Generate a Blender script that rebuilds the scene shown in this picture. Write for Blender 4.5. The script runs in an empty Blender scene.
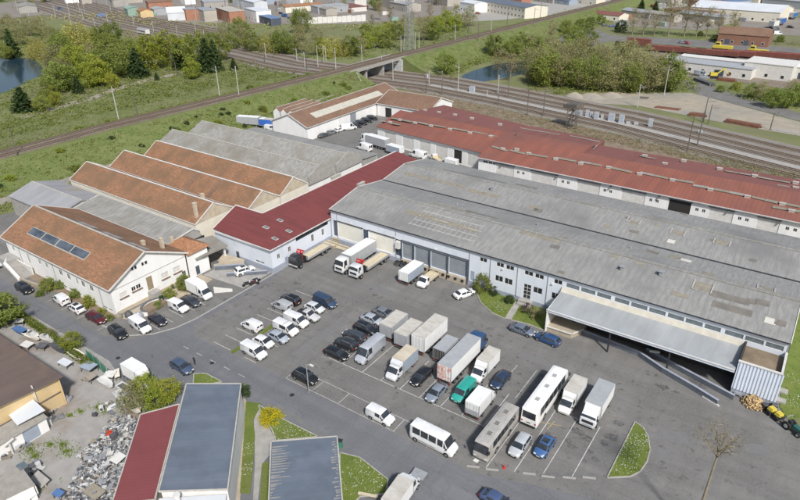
import bpy, math, random
from mathutils import Vector, Matrix
random.seed(7)
S = bpy.context.scene
COL = S.collection
# ------------------------------------------------------------------ camera, sky, sun, exposure
HC = 64.0                                  # the drone hovers 64 m above the yard
FPX, PIT, ROL, YAW = 620.17, 0.481131, -0.011714, -0.610085
_fw = Vector((0, math.cos(PIT), -math.sin(PIT))); _r0 = Vector((1, 0, 0)); _u0 = _r0.cross(_fw)
_r = _r0*math.cos(ROL)+_u0*math.sin(ROL); _u = -_r0*math.sin(ROL)+_u0*math.cos(ROL)
_ex = Vector((math.cos(YAW), math.sin(YAW), 0)); _ey = Vector((-math.sin(YAW), math.cos(YAW), 0))
def _tw(v): return Vector((v.dot(_ex), v.dot(_ey), v.z))      # world x runs along the warehouse, y across it
FW, RT, UP = _tw(_fw), _tw(_r), _tw(_u)
cd = bpy.data.cameras.new('camera'); cam = bpy.data.objects.new('camera', cd); COL.objects.link(cam)
cd.sensor_width = 36; cd.lens = FPX/800*36; cd.clip_start = 1; cd.clip_end = 9000
cam.matrix_world = Matrix(((RT.x, UP.x, -FW.x, 0), (RT.y, UP.y, -FW.y, 0), (RT.z, UP.z, -FW.z, HC), (0, 0, 0, 1)))
S.camera = cam
S.render.resolution_x = 1024; S.render.resolution_y = 640
SUN_EL, SUN_AZ = math.radians(46), math.atan2(0.79, -0.61)   # sun over the photographer's right shoulder
w = bpy.data.worlds.new('World'); S.world = w; w.use_nodes = True
nt = w.node_tree; sk = nt.nodes.new('ShaderNodeTexSky'); sk.sky_type = 'NISHITA'; sk.sun_disc = False
sk.sun_elevation = SUN_EL; sk.sun_rotation = SUN_AZ; sk.air_density = 1.2; sk.dust_density = 2.5
nt.links.new(sk.outputs[0], nt.nodes['Background'].inputs[0]); nt.nodes['Background'].inputs[1].default_value = 0.085
sd = bpy.data.lights.new('sun', 'SUN'); sd.energy = 3.5; sd.angle = math.radians(5.0); sd.color = (1, .985, .965)
so = bpy.data.objects.new('sun', sd); COL.objects.link(so)
_sv = Vector((math.sin(SUN_AZ)*math.cos(SUN_EL), math.cos(SUN_AZ)*math.cos(SUN_EL), math.sin(SUN_EL)))
so.rotation_euler = _sv.to_track_quat('Z', 'Y').to_euler()
S.view_settings.view_transform = 'Standard'; S.view_settings.look = 'None'
S.view_settings.exposure = 0.36; S.view_settings.gamma = 1

def G(px, py, z=0.0):
    """survey helper: plan position of a point of height z seen at a photo pixel"""
    d = FW*FPX+RT*(px-400)-UP*(py-250); t = (HC-z)/-d.z
    return Vector((d.x*t, d.y*t, z))
# ------------------------------------------------------------------ materials
MATS = {}
def M(name, c, c2=None, scale=1.0, rough=.7, bump=0.0, stretch=(1, 1, 1), metal=0.0, coat=0.0, c3=None, scale3=.05,
      r3=(.45, .7), r=(.35, .65), detail=5, bscale=None, rnd=0.0, wave=None, spec=.4, distort=0.0, rot=0.0):
    m = bpy.data.materials.new(name); m.use_nodes = True; MATS[name] = m
    n = m.node_tree.nodes; l = m.node_tree.links; b = n['Principled BSDF']
    b.inputs['Roughness'].default_value = rough; b.inputs['Metallic'].default_value = metal
    b.inputs['Specular IOR Level'].default_value = spec
    if coat: b.inputs['Coat Weight'].default_value = coat; b.inputs['Coat Roughness'].default_value = .08
    b.inputs['Base Color'].default_value = (*c, 1)
    out = None
    if c2 or bump or c3:
        tc = n.new('ShaderNodeTexCoord'); mp = n.new('ShaderNodeMapping'); mp.inputs['Scale'].default_value = stretch
        mr0 = n.new('ShaderNodeMapping'); mr0.inputs['Rotation'].default_value = (0, 0, rot); l.new(tc.outputs['Object'], mr0.inputs[0]); l.new(mr0.outputs[0], mp.inputs[0])
    def noise(sc, src, det=detail):
        x = n.new('ShaderNodeTexNoise'); x.inputs['Scale'].default_value = sc; x.inputs['Detail'].default_value = det
        x.inputs['Roughness'].default_value = .6; x.inputs['Distortion'].default_value = distort; l.new(src, x.inputs['Vector']); return x
    def mix(a, bb, fac):
        x = n.new('ShaderNodeMix'); x.data_type = 'RGBA'; l.new(fac, x.inputs[0])
        for s, v in ((6, a), (7, bb)):
            if isinstance(v, tuple): x.inputs[s].default_value = (*v, 1)
            else: l.new(v, x.inputs[s])
        return x.outputs[2]
    def ramp(src, lo, hi):
        x = n.new('ShaderNodeMapRange'); x.inputs[1].default_value = lo; x.inputs[2].default_value = hi; l.new(src, x.inputs[0]); return x.outputs[0]
    if c2:
        out = mix(c, c2, ramp(noise(scale, mp.outputs[0]).outputs[0], *r))
    if c3:
        out = mix(out or c, c3, ramp(noise(scale3, tc.outputs['Object'], 6).outputs[0], *r3))
    if wave:                                 # sheet joints / corrugation: (axis, period, strength, colour)
        wv = n.new('ShaderNodeTexWave'); wv.bands_direction = wave[0]; wv.inputs['Scale'].default_value = .31416/wave[1]*1.0
        wv.inputs['Distortion'].default_value = 0; tc2 = n.new('ShaderNodeTexCoord'); mr1 = n.new('ShaderNodeMapping'); mr1.inputs['Rotation'].default_value = (0, 0, rot); l.new(tc2.outputs['Object'], mr1.inputs[0]); l.new(mr1.outputs[0], wv.inputs[0])
        mr = ramp(wv.outputs['Fac'], *(wave[4] if len(wave) > 4 else (0, 1)))
        mm = n.new('ShaderNodeMath'); mm.operation = 'MULTIPLY'; mm.inputs[1].default_value = wave[2]; l.new(mr, mm.inputs[0])
        out = mix(out or c, wave[3], mm.outputs[0])
    if rnd:
        oi = n.new('ShaderNodeObjectInfo'); h = n.new('ShaderNodeHueSaturation')
        a = n.new('ShaderNodeMapRange'); a.inputs[3].default_value = 1-rnd; a.inputs[4].default_value = 1+rnd; l.new(oi.outputs['Random'], a.inputs[0])
        l.new(a.outputs[0], h.inputs['Value'])
        a2 = n.new('ShaderNodeMapRange'); a2.inputs[3].default_value = .5-rnd*.07; a2.inputs[4].default_value = .5+rnd*.07
        k = n.new('ShaderNodeMath'); k.operation = 'FRACT'; k2 = n.new('ShaderNodeMath'); k2.operation = 'MULTIPLY'; k2.inputs[1].default_value = 7.13
        l.new(oi.outputs['Random'], k2.inputs[0]); l.new(k2.outputs[0], k.inputs[0]); l.new(k.outputs[0], a2.inputs[0]); l.new(a2.outputs[0], h.inputs['Hue'])
        if out: l.new(out, h.inputs['Color'])
        else: h.inputs['Color'].default_value = (*c, 1)
        out = h.outputs[0]
    if out: l.new(out, b.inputs['Base Color'])
    if bump:
        bp = n.new('ShaderNodeBump'); bp.inputs['Strength'].default_value = bump; bp.inputs['Distance'].default_value = .05
        l.new(noise(bscale or scale*3, mp.outputs[0]).outputs[0], bp.inputs['Height']); l.new(bp.outputs[0], b.inputs['Normal'])
    return m
def leafmat(name, c, c2, rnd=.18):
    m = M(name, c, c2, scale=.55, rough=.75, rnd=rnd, spec=.15)
    n = m.node_tree.nodes; l = m.node_tree.links; b = n['Principled BSDF']
    tr = n.new('ShaderNodeBsdfTranslucent'); ad = n.new('ShaderNodeMixShader'); ad.inputs[0].default_value = .42
    src = b.inputs['Base Color'].links[0].from_socket; l.new(src, tr.inputs[0])
    l.new(b.outputs[0], ad.inputs[1]); l.new(tr.outputs[0], ad.inputs[2]); l.new(ad.outputs[0], n['Material Output'].inputs[0]); return m
PAINT = {}
def paint(c, rough=.38):
    k = tuple(round(x, 3) for x in c)
    if k not in PAINT:
        PAINT[k] = M('car_paint_%d' % len(PAINT), k, tuple(x*.86 for x in k), scale=1.2, rough=rough, coat=.5)
    return PAINT[k]
# ------------------------------------------------------------------ mesh helpers
class MB:
    def __init__(s): s.v = []; s.f = []
    def add(s, pts, faces):
        o = len(s.v); s.v += [tuple(p) for p in pts]; s.f += [tuple(i+o for i in f) for f in faces]; return s
    def quad(s, *p): return s.add(p, [tuple(range(len(p)))])
    def box(s, x0, x1, y0, y1, z0, z1):
        return s.add([(x0, y0, z0), (x1, y0, z0), (x1, y1, z0), (x0, y1, z0), (x0, y0, z1), (x1, y0, z1), (x1, y1, z1), (x0, y1, z1)],
                     [(3, 2, 1, 0), (4, 5, 6, 7), (0, 1, 5, 4), (1, 2, 6, 5), (2, 3, 7, 6), (3, 0, 4, 7)])
    def slab(s, pts, th):                    # polygon with vertical thickness, pts = its top, counter-clockwise from above
        n = len(pts); t = [tuple(p) for p in pts]; b = [(p[0], p[1], p[2]-th) for p in pts]
        return s.add(t+b, [tuple(range(n)), tuple(range(2*n-1, n-1, -1))]+[(i, i+n, (i+1) % n+n, (i+1) % n) for i in range(n)])
    def prism(s, pts, z0, z1): return s.slab([(p[0], p[1], z1) for p in pts], z1-z0)
    def tube(s, a, b, r0, r1=None, k=6, cap=True):
        a = Vector(a); b = Vector(b); r1 = r0 if r1 is None else r1; d = (b-a).normalized()
        x = d.orthogonal().normalized(); y = d.cross(x); o = []
        for p, r in ((a, r0), (b, r1)):
            o += [p+(x*math.cos(i*math.tau/k)+y*math.sin(i*math.tau/k))*r for i in range(k)]
        f = [(i, (i+1) % k, (i+1) % k+k, i+k) for i in range(k)]
        if cap: f += [tuple(range(k-1, -1, -1)), tuple(range(k, 2*k))]
        return s.add(o, f)
    def bar(s, a, b, wd, h, up=(0, 0, 1)):    # rectangular bar along a-b
        a = Vector(a); b = Vector(b); d = (b-a).normalized(); up = Vector(up)
        x = d.cross(up).normalized()*wd/2; y = x.cross(d).normalized()*h/2
        return s.add([a-x-y, a+x-y, a+x+y, a-x+y, b-x-y, b+x-y, b+x+y, b-x+y], [(0, 1, 2, 3), (7, 6, 5, 4), (1, 0, 4, 5), (2, 1, 5, 6), (3, 2, 6, 7), (0, 3, 7, 4)])
    def wall(s, o, u, a0, a1, z0, z1, th, holes=()):
        """upright wall through origin o along unit u, thickness th inwards (left of u), with real openings"""
        o = Vector(o); u = Vector(u); nrm = Vector((-u.y, u.x, 0))
        A = sorted({a0, a1, *[h[0] for h in holes], *[h[1] for h in holes]}); Z = sorted({z0, z1, *[h[2] for h in holes], *[h[3] for h in holes]})
        A = [a for a in A if a0 <= a <= a1]; Z = [z for z in Z if z0 <= z <= z1]
        P = lambda a, z, d: o+u*a+nrm*d+Vector((0, 0, z))
        for i in range(len(A)-1):
            for j in range(len(Z)-1):
                ca = (A[i]+A[i+1])/2; cz = (Z[j]+Z[j+1])/2
                if any(h[0] < ca < h[1] and h[2] < cz < h[3] for h in holes): continue
                q = [P(A[i], Z[j], 0), P(A[i+1], Z[j], 0), P(A[i+1], Z[j+1], 0), P(A[i], Z[j+1], 0)]; s.quad(*q)
                q = [P(A[i], Z[j+1], th), P(A[i+1], Z[j+1], th), P(A[i+1], Z[j], th), P(A[i], Z[j], th)]; s.quad(*q)
        for h in list(holes)+[(a0, a1, z0, z1)]:
            p = [P(h[0], h[2], 0), P(h[1], h[2], 0), P(h[1], h[3], 0), P(h[0], h[3], 0)]; q = [x+nrm*th for x in p]
            for i in range(4): s.quad(p[i], p[(i+1) % 4], q[(i+1) % 4], q[i])
        return s
    def build(s, name, mat, parent=None, smooth=False):
        me = bpy.data.meshes.new(name); me.from_pydata(s.v, [], s.f); me.update()
        if smooth:
            me.polygons.foreach_set('use_smooth', [True]*len(me.polygons))
            try: me.set_sharp_from_angle(angle=math.radians(smooth if smooth is not True else 40))
            except Exception: pass
        o = bpy.data.objects.new(name, me); COL.objects.link(o)
        me.materials.append(MATS[mat] if isinstance(mat, str) else mat); o.parent = parent
        if parent: KIDS.setdefault(parent.as_pointer(), []).append(o)
        return o
def tag(o, label, cat, group=None, kind=None):
    if label: o['label'] = label
    if cat: o['category'] = cat
    if group: o['group'] = group
    if kind: o['kind'] = kind
    return o
def thing(name, label, cat, loc=(0, 0, 0), rz=0.0, group=None):
    o = bpy.data.objects.new(name, None); COL.objects.link(o); o.empty_display_size = .3
    o.location = loc; o.rotation_euler = (0, 0, rz); return tag(o, label, cat, group)
def copy_tree(o, parent=None):
    c = o.copy(); COL.objects.link(c); c.parent = parent
    if parent: KIDS.setdefault(parent.as_pointer(), []).append(c)
    for ch in list(KIDS.get(o.as_pointer(), ())): copy_tree(ch, c)
    return c
KIDS = {}
def place(proto, state, loc, rz, label, cat=None, group=None, scale=None):
    """first use moves the prototype itself, later ones copy it with all its parts"""
    if proto.as_pointer() not in state: state[proto.as_pointer()] = 1; r = proto
    else: r = copy_tree(proto)
    r.location = loc; r.rotation_euler = (0, 0, rz)
    r.scale = (1, 1, 1) if scale is None else scale
    if not group and 'group' in r: del r['group']
    tag(r, label, cat, group); return r
def struct(o): o['kind'] = 'structure'; return o
# ------------------------------------------------------------------ material library
def asphalt(name, base, dark, light, stain, srange):
    m = bpy.data.materials.new(name); m.use_nodes = True; MATS[name] = m; n = m.node_tree.nodes; l = m.node_tree.links; b = n['Principled BSDF']; b.inputs['Roughness'].default_value = .92; b.inputs['Specular IOR Level'].default_value = .25
    tc = n.new('ShaderNodeTexCoord')
    def noise(sc, st=(1, 1, 1), rot=0, det=5, lo=.35, hi=.65, dist=0):
        mp = n.new('ShaderNodeMapping'); mp.inputs['Scale'].default_value = st; mp.inputs['Rotation'].default_value = (0, 0, rot); l.new(tc.outputs['Object'], mp.inputs[0])
        x = n.new('ShaderNodeTexNoise'); x.inputs['Scale'].default_value = sc; x.inputs['Detail'].default_value = det; x.inputs['Roughness'].default_value = .62; x.inputs['Distortion'].default_value = dist; l.new(mp.outputs[0], x.inputs['Vector'])
        r = n.new('ShaderNodeMapRange'); r.inputs[1].default_value = lo; r.inputs[2].default_value = hi; l.new(x.outputs[0], r.inputs[0]); return r.outputs[0]
    def mix(a, c, f, k=1.0):
        x = n.new('ShaderNodeMix'); x.data_type = 'RGBA'
        if k != 1: q = n.new('ShaderNodeMath'); q.operation = 'MULTIPLY'; q.inputs[1].default_value = k; l.new(f, q.inputs[0]); f = q.outputs[0]
        l.new(f, x.inputs[0])
        for s_, v in ((6, a), (7, c)):
            if isinstance(v, tuple): x.inputs[s_].default_value = (*v, 1)
            else: l.new(v, x.inputs[s_])
        return x.outputs[2]
    o = mix(base, light, noise(.07, det=6)); o = mix(o, dark, noise(.45, (.12, 1, 1), .06), .75); o = mix(o, dark, noise(.4, (1, .1, 1), -.05), .6); o = mix(o, light, noise(3.5, det=3, lo=.4, hi=.75), .5)
    v = n.new('ShaderNodeTexVoronoi'); v.feature = 'DISTANCE_TO_EDGE'; v.inputs['Scale'].default_value = .13; nz = n.new('ShaderNodeTexNoise'); nz.inputs['Scale'].default_value = .5
    ad = n.new('ShaderNodeMix'); ad.data_type = 'RGBA'; ad.blend_type = 'ADD'; ad.inputs[0].default_value = 1.6; l.new(tc.outputs['Object'], nz.inputs['Vector']); l.new(tc.outputs['Object'], ad.inputs[6]); l.new(nz.outputs['Color'], ad.inputs[7]); l.new(ad.outputs[2], v.inputs['Vector'])
    r = n.new('ShaderNodeMapRange'); r.inputs[1].default_value = .004; r.inputs[2].default_value = .012; r.inputs[3].default_value = 1; r.inputs[4].default_value = 0; l.new(v.outputs['Distance'], r.inputs[0]); o = mix(o, tuple(x*.55 for x in dark), r.outputs[0], .14)
    big = noise(.05, lo=.42, hi=.6); st_ = noise(.8, det=4, lo=srange[0], hi=srange[1], dist=.6); mu = n.new('ShaderNodeMath'); mu.operation = 'MULTIPLY'; l.new(big, mu.inputs[0]); l.new(st_, mu.inputs[1]); o = mix(o, stain, mu.outputs[0], .85)
    l.new(o, b.inputs['Base Color']); bp = n.new('ShaderNodeBump'); bp.inputs['Strength'].default_value = .2; bp.inputs['Distance'].default_value = .04; l.new(noise(12, lo=0, hi=1), bp.inputs['Height']); l.new(bp.outputs[0], b.inputs['Normal'])
asphalt('asphalt_road', (.15, .153, .16), (.115, .118, .126), (.19, .192, .197), (.085, .085, .09), (.64, .74))
asphalt('asphalt_yard', (.172, .166, .157), (.122, .118, .112), (.225, .216, .202), (.07, .068, .065), (.57, .69))
M('asphalt_patch', (.15, .148, .146), (.175, .17, .163), scale=1.2, rough=.9, bump=.2, bscale=12)
M('oil_stain', (.065, .063, .06), (.16, .155, .148), scale=2.6, rough=.6)
M('sand_dirt', (.36, .31, .235), (.28, .25, .2), scale=.3, rough=.95, c3=(.22, .22, .2), scale3=.04)
M('scrap_dirt', (.27, .255, .235), (.33, .315, .295), scale=.5, rough=.95, c3=(.2, .15, .11), scale3=.12, r3=(.5, .7), bump=.3, bscale=6)
M('brown_dirt', (.18, .13, .09), (.24, .19, .14), scale=.4, rough=.95)
M('concrete', (.36, .34, .31), (.28, .27, .25), scale=.8, rough=.9, bump=.15)
M('concrete_tan', (.42, .36, .27), (.34, .29, .22), scale=.6, rough=.9)
M('kerb_stone', (.38, .36, .33), (.3, .29, .26), scale=2, rough=.9)
M('road_white', (.5, .49, .46), (.3, .29, .27), scale=1.6, rough=.85, r=(.42, .68))
M('road_yellow', (.5, .36, .1), (.3, .25, .16), scale=1.8, rough=.85)
M('grass_ground', (.1, .14, .025), (.14, .17, .035), scale=.35, rough=.95, c3=(.14, .14, .05), scale3=.05, r3=(.5, .75))
M('field', (.13, .155, .05), (.18, .185, .08), scale=.08, rough=.95, c3=(.15, .14, .08), scale3=.015, r3=(.45, .7))
M('bank_grass', (.105, .14, .035), (.15, .17, .06), scale=.2, rough=.95, c3=(.14, .135, .06), scale3=.06, r3=(.5, .72), bump=.6, bscale=1.2)
leafmat('blade', (.18, .25, .035), (.25, .3, .06), .1)
leafmat('bank_blade', (.17, .22, .045), (.24, .265, .08), .1)
M('daisy', (.75, .75, .7))
M('ballast', (.175, .145, .11), (.225, .19, .15), scale=.9, rough=.95, c3=(.15, .115, .09), scale3=.12, bump=.4, bscale=5)
M('ballast_grey', (.24, .222, .195), (.195, .178, .155), scale=.9, rough=.95, c3=(.2, .16, .13), scale3=.1, bump=.4, bscale=5)
M('rail_steel', (.2, .13, .09), rough=.5, metal=.4)
M('sleeper', (.14, .12, .1), (.2, .175, .15), scale=.3, rough=.9)
M('water', (.02, .04, .065), (.015, .03, .045), scale=.03, rough=.12, bump=.05, bscale=1.0, spec=.22)
M('white_wall', (.78, .77, .745), (.71, .7, .675), scale=.6, rough=.85, stretch=(1, 1, .25), c3=(.55, .53, .49), scale3=.25, r3=(.62, .85))
M('blue_white_wall', (.64, .675, .725), (.59, .625, .68), scale=.7, rough=.6, stretch=(1, 1, .2), c3=(.45, .48, .53), scale3=.2, r3=(.6, .85))
M('blue_white_ribbed', (.6, .65, .73), (.55, .6, .68), scale=.7, rough=.55, stretch=(1, 1, .2))
M('wall_slate', (.1, .115, .14), (.14, .15, .17), scale=.9, rough=.85)
M('upstand_cream', (.52, .49, .41), (.44, .41, .35), scale=.9, rough=.85)
M('blue_plinth', (.27, .3, .36), (.33, .35, .4), scale=.7, rough=.8)
M('cream_wall', (.7, .65, .54), (.62, .58, .5), scale=.5, rough=.85)
M('tan_wall', (.55, .4, .2), (.62, .47, .26), scale=.4, rough=.9, c3=(.45, .36, .24), scale3=.3, r3=(.5, .8))
M('orange_wall', (.6, .36, .06), (.55, .34, .1), scale=.5, rough=.85)
M('stone_base', (.42, .34, .24), (.5, .44, .35), scale=.8, rough=.9)
M('roof_cement', (.215, .211, .2), (.285, .28, .266), scale=2.0, rough=.9, stretch=(1, .18, 1), c3=(.18, .178, .174), scale3=.08, r3=(.48, .7), wave=('X', 1.1, .28, (.17, .165, .15), (.8, 1)))
M('roof_cement_old', (.21, .204, .186), (.325, .315, .288), scale=1.7, rough=.92, stretch=(1, .2, 1), c3=(.2, .185, .15), scale3=.12, r3=(.45, .7), wave=('X', 1.1, .2, (.18, .17, .15), (.8, 1)))
M('roof_cement_blue', (.25, .25, .26), (.31, .31, .315), scale=.4, rough=.9, stretch=(1, .2, 1), c3=(.3, .25, .17), scale3=.13, r3=(.58, .75))
M('roof_tile', (.34, .185, .105), (.19, .098, .055), scale=2.2, rough=.9, stretch=(.5, 1.6, 1), c3=(.18, .11, .065), scale3=.22, r3=(.4, .64), bump=.5, bscale=5, wave=('Y', .36, .25, (.16, .075, .035)))
M('roof_tile_pale', (.37, .19, .1), (.23, .11, .06), scale=2.2, rough=.9, c3=(.2, .11, .06), scale3=.3, r3=(.5, .75), bump=.5, bscale=5)
M('roof_tile_brown', (.24, .145, .095), (.15, .09, .062), scale=1.8, rough=.9, c3=(.15, .09, .06), scale3=.12, bump=.4, bscale=4)
M('roof_red', (.19, .052, .047), (.15, .042, .039), scale=.7, rough=.6, stretch=(.2, 1.2, 1), wave=('Y', .9, .12, (.17, .04, .045), (.75, 1)))
M('roof_red_x', (.27, .1, .068), (.21, .08, .058), scale=.35, rough=.65, stretch=(1.2, .2, 1), c3=(.185, .085, .066), scale3=.07, r3=(.45, .7), wave=('X', 1.0, .3, (.15, .045, .036), (.75, 1)))
M('roof_red_dark', (.205, .083, .068), (.165, .068, .056), scale=.35, rough=.7, stretch=(1.2, .2, 1), c3=(.2, .08, .07), scale3=.06, wave=('X', 1.0, .15, (.17, .05, .045), (.75, 1)))
M('roof_red_near', (.21, .06, .06), (.185, .053, .053), scale=.4, rough=.55, rot=.829, wave=('X', .5, .25, (.13, .035, .035), (.7, 1)))
M('roof_slate_blue', (.115, .138, .172), (.14, .163, .198), scale=.5, rough=.55, stretch=(1.5, .25, 1), rot=.829, c3=(.1, .118, .145), scale3=.3, wave=('X', .6, .12, (.085, .105, .14), (.7, 1)))
M('lichen', (.24, .225, .2), (.3, .28, .245), scale=1.5, rough=.9)
M('roof_brown_sheet', (.12, .088, .075), (.15, .11, .09), scale=.35, rough=.85, stretch=(1, .3, 1), c3=(.19, .14, .09), scale3=.18, r3=(.55, .75))
M('roof_canopy', (.37, .385, .392), (.28, .295, .3), scale=.45, rough=.5, stretch=(1, .15, 1), c3=(.29, .3, .3), scale3=.22, r3=(.5, .75), wave=('X', .9, .25, (.32, .34, .35), (.75, 1)))
M('roof_gravel', (.26, .2, .13), (.2, .15, .1), scale=.7, rough=.95, c3=(.14, .11, .08), scale3=.3)
M('rooflight', (.28, .25, .195), (.2, .18, .145), scale=1.3, rough=.7)
M('rooflight_dark', (.15, .14, .125), (.2, .18, .15), scale=.8, rough=.6)
M('rooflight_white', (.6, .58, .52), (.5, .48, .42), scale=1.0, rough=.7)
M('sealant', (.42, .41, .38), (.3, .295, .28), scale=1.3, rough=.8)
M('rooflight_pale', (.5, .48, .4), (.42, .4, .34), scale=.7, rough=.5)
M('solar_glass', (.05, .062, .08), (.12, .14, .16), scale=.5, rough=.15)
M('trim_white', (.64, .625, .59), (.54, .52, .485), scale=1.2, rough=.7)
M('trim_dark', (.035, .035, .04), rough=.6)
M('gutter', (.12, .12, .12), rough=.6)
M('ridge_cap', (.45, .43, .38), (.36, .34, .3), scale=1.5, rough=.8)
M('glass_dark', (.02, .024, .03), rough=.08, spec=.6)
M('glass_sky', (.1, .125, .14), (.16, .19, .2), scale=1.4, rough=.15, spec=.6)
M('glass_car', (.022, .027, .034), (.05, .055, .06), scale=1.3, rough=.05, spec=.8)
M('door_grey', (.235, .26, .285), (.27, .295, .32), scale=.7, rough=.55, wave=('Z', .25, .2, (.19, .21, .23), (.7, 1)))
M('door_dark', (.06, .075, .1), (.085, .1, .125), scale=.8, rough=.6)
M('door_white', (.72, .7, .62), (.66, .64, .57), scale=.8, rough=.6, wave=('Z', .5, .12, (.55, .53, .46), (.8, 1)))
M('door_wood', (.3, .24, .15), (.23, .18, .12), scale=2, rough=.8)
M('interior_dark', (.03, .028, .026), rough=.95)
M('rubber', (.02, .02, .02), rough=.85)
M('rim', (.4, .4, .41), rough=.35, metal=.7)
M('plastic_black', (.03, .03, .032), rough=.6)
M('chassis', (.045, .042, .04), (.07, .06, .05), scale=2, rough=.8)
M('lamp_front', (.7, .7, .68), rough=.15)
M('lamp_rear', (.35, .02, .015), rough=.25)
M('plate', (.7, .68, .55), rough=.5)
M('truck_white', (.74, .74, .72), (.68, .675, .65), scale=.9, rough=.5, c3=(.58, .56, .52), scale3=.5, r3=(.6, .85))
M('truck_roof_dirty', (.52, .5, .45), (.42, .39, .34), scale=1.1, rough=.75, stretch=(1, .5, 1), c3=(.3, .27, .22), scale3=.6, r3=(.55, .8))
M('truck_grey', (.36, .37, .38), (.31, .32, .33), scale=1.0, rough=.6)
M('truck_beige_roof', (.56, .5, .4), (.44, .37, .27), scale=.9, rough=.8, stretch=(1, .3, 1))
M('truck_side_blue', (.3, .35, .41), (.27, .31, .36), scale=1, rough=.6)
M('bus_grey', (.4, .385, .36), (.33, .315, .29), scale=.8, rough=.7, c3=(.27, .25, .22), scale3=.5)
M('bus_white', (.76, .75, .72), (.7, .69, .66), scale=.6, rough=.4)
M('bed_wood', (.55, .49, .36), (.47, .4, .28), scale=.9, rough=.85, stretch=(.3, 1.5, 1))
M('crane_red', (.5, .035, .03), rough=.5)
M('yellow_plastic', (.6, .49, .06), (.5, .4, .06), scale=1.5, rough=.55)
M('galv', (.4, .41, .42), (.33, .34, .35), scale=3, rough=.5, metal=.3)
M('mast_pale', (.44, .44, .41), (.36, .36, .34), scale=.8, rough=.7)
M('mast_dark', (.1, .095, .09), (.14, .12, .1), scale=.8, rough=.75)
M('rust', (.2, .085, .05), (.13, .06, .04), scale=.8, rough=.9)
M('wagon_red', (.19, .058, .045), (.13, .055, .042), scale=.4, rough=.8)
M('bark', (.12, .09, .065), (.17, .14, .11), scale=2.5, rough=.95, stretch=(1, 1, .3))
M('trunk_tan', (.27, .23, .16), (.2, .17, .12), scale=2, rough=.95)
M('bark_pale', (.26, .22, .17), (.2, .17, .13), scale=2, rough=.95)
leafmat('leaf_mid', (.19, .24, .05), (.28, .31, .085))
leafmat('leaf_fresh', (.27, .31, .04), (.36, .38, .07))
leafmat('leaf_yellow', (.36, .34, .09), (.44, .4, .12))
leafmat('leaf_olive', (.29, .285, .13), (.38, .35, .17))
leafmat('leaf_dark', (.06, .1, .035), (.095, .13, .05), .15)
leafmat('leaf_bud', (.27, .235, .12), (.33, .28, .14))
leafmat('leaf_hedge', (.14, .2, .015), (.2, .25, .03), .1)
leafmat('leaf_purple', (.13, .08, .085), (.17, .11, .1))
leafmat('leaf_flower', (.5, .43, .02), (.58, .5, .04), .05)
M('tarp_blue', (.07, .14, .3), (.1, .18, .34), scale=1.2, rough=.5)
M('scrap_steel', (.34, .35, .36), (.24, .245, .25), scale=1.5, rough=.45, metal=.25, rnd=.3)
M('scrap_white', (.52, .515, .5), (.42, .41, .39), scale=1.2, rough=.5, rnd=.15)
M('scrap_dark', (.07, .072, .08), (.12, .12, .125), scale=1.5, rough=.6, rnd=.3)
M('scrap_wood', (.3, .265, .21), (.23, .2, .16), scale=1.5, rough=.9, rnd=.2)
M('scrap_red', (.62, .07, .02), rough=.6)
M('fence_green', (.05, .19, .12), (.07, .23, .15), scale=1, rough=.7)
M('cloth_dark', (.025, .025, .03), rough=.9); M('skin', (.45, .28, .2), rough=.6); M('hair', (.03, .02, .015), rough=.7)
M('log_wood', (.55, .4, .2), (.45, .31, .15), scale=1.5, rough=.85)
M('log_bark', (.18, .12, .08), rough=.95)
M('paint_blue_sheet', (.14, .21, .36), (.12, .18, .3), scale=.5, rough=.6); M('paint_green_sheet', (.25, .36, .3), (.22, .31, .26), scale=.5, rough=.6)
M('steel_roof_far', (.6, .62, .64), (.52, .54, .56), scale=.1, rough=.6)
M('brick_orange', (.36, .18, .115), (.3, .15, .1), scale=.3, rough=.85)
M('brick_far', (.26, .13, .085), (.2, .11, .075), scale=.3, rough=.9)
M('concrete_far', (.42, .39, .34), (.36, .33, .29), scale=.1, rough=.9)
M('graffiti', (.6, .25, .2), (.72, .7, .66), scale=1.6, rough=.6, r=(.45, .55), distort=2)
M('graffiti_wall', (.5, .52, .54), (.25, .26, .3), scale=.8, rough=.8, distort=3, c3=(.6, .58, .5), scale3=.5)
# ================================================================== SETTING: ground, yards, roads
def P2(*pts, z=0.0): return [G(x, y, 0).to_2d().to_tuple() if False else (G(x, y, 0).x, G(x, y, 0).y, z) for x, y in pts]
def sheet(name, pts, mat, z, th=.003):
    m = MB(); m.quad(*[(p[0], p[1], z) for p in pts]); return struct(m.build(name, mat))
struct(MB().quad((-4000, -1500, -.06), (2500, -1500, -.06), (2500, 5000, -.06), (-4000, 5000, -.06)).build('ground', 'field'))
# the yard and road surface round the warehouses
sheet('yard_asphalt', [(-175, 30), (-60, -20), (60, -20), (60, 80), (7.5, 86.5), (5.2, 96), (5.2, 178.5), (-75, 186), (-135, 210), (-165, 150), (-165, 62), (-175, 45)], 'asphalt_yard', 0)
sheet('access_road', [(-175, 28.5), (-88, 28.5)]+[(-45, 30), (-25, 34), (0, 44), (60, 44), (60, 76), (14, 74), (4, 66.5), (-3, 60.5), (-11, 58.6), (-26, 53.6), (-60, 53.7), (-82, 53.2), (-84.8, 55.5), (-84.8, 80), (-86.2, 78), (-86.2, 56), (-87.8, 50), (-90.5, 46), (-96, 44.2), (-100, 44), (-175, 44.5)], 'asphalt_road', .004)
random.seed(3)
def blob(cx, cy, rx, ry, n=14, jag=.25):
    return [(cx+rx*math.cos(i*math.tau/n)*(1+random.uniform(-jag, jag)), cy+ry*math.sin(i*math.tau/n)*(1+random.uniform(-jag, jag))) for i in range(n)]
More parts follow.
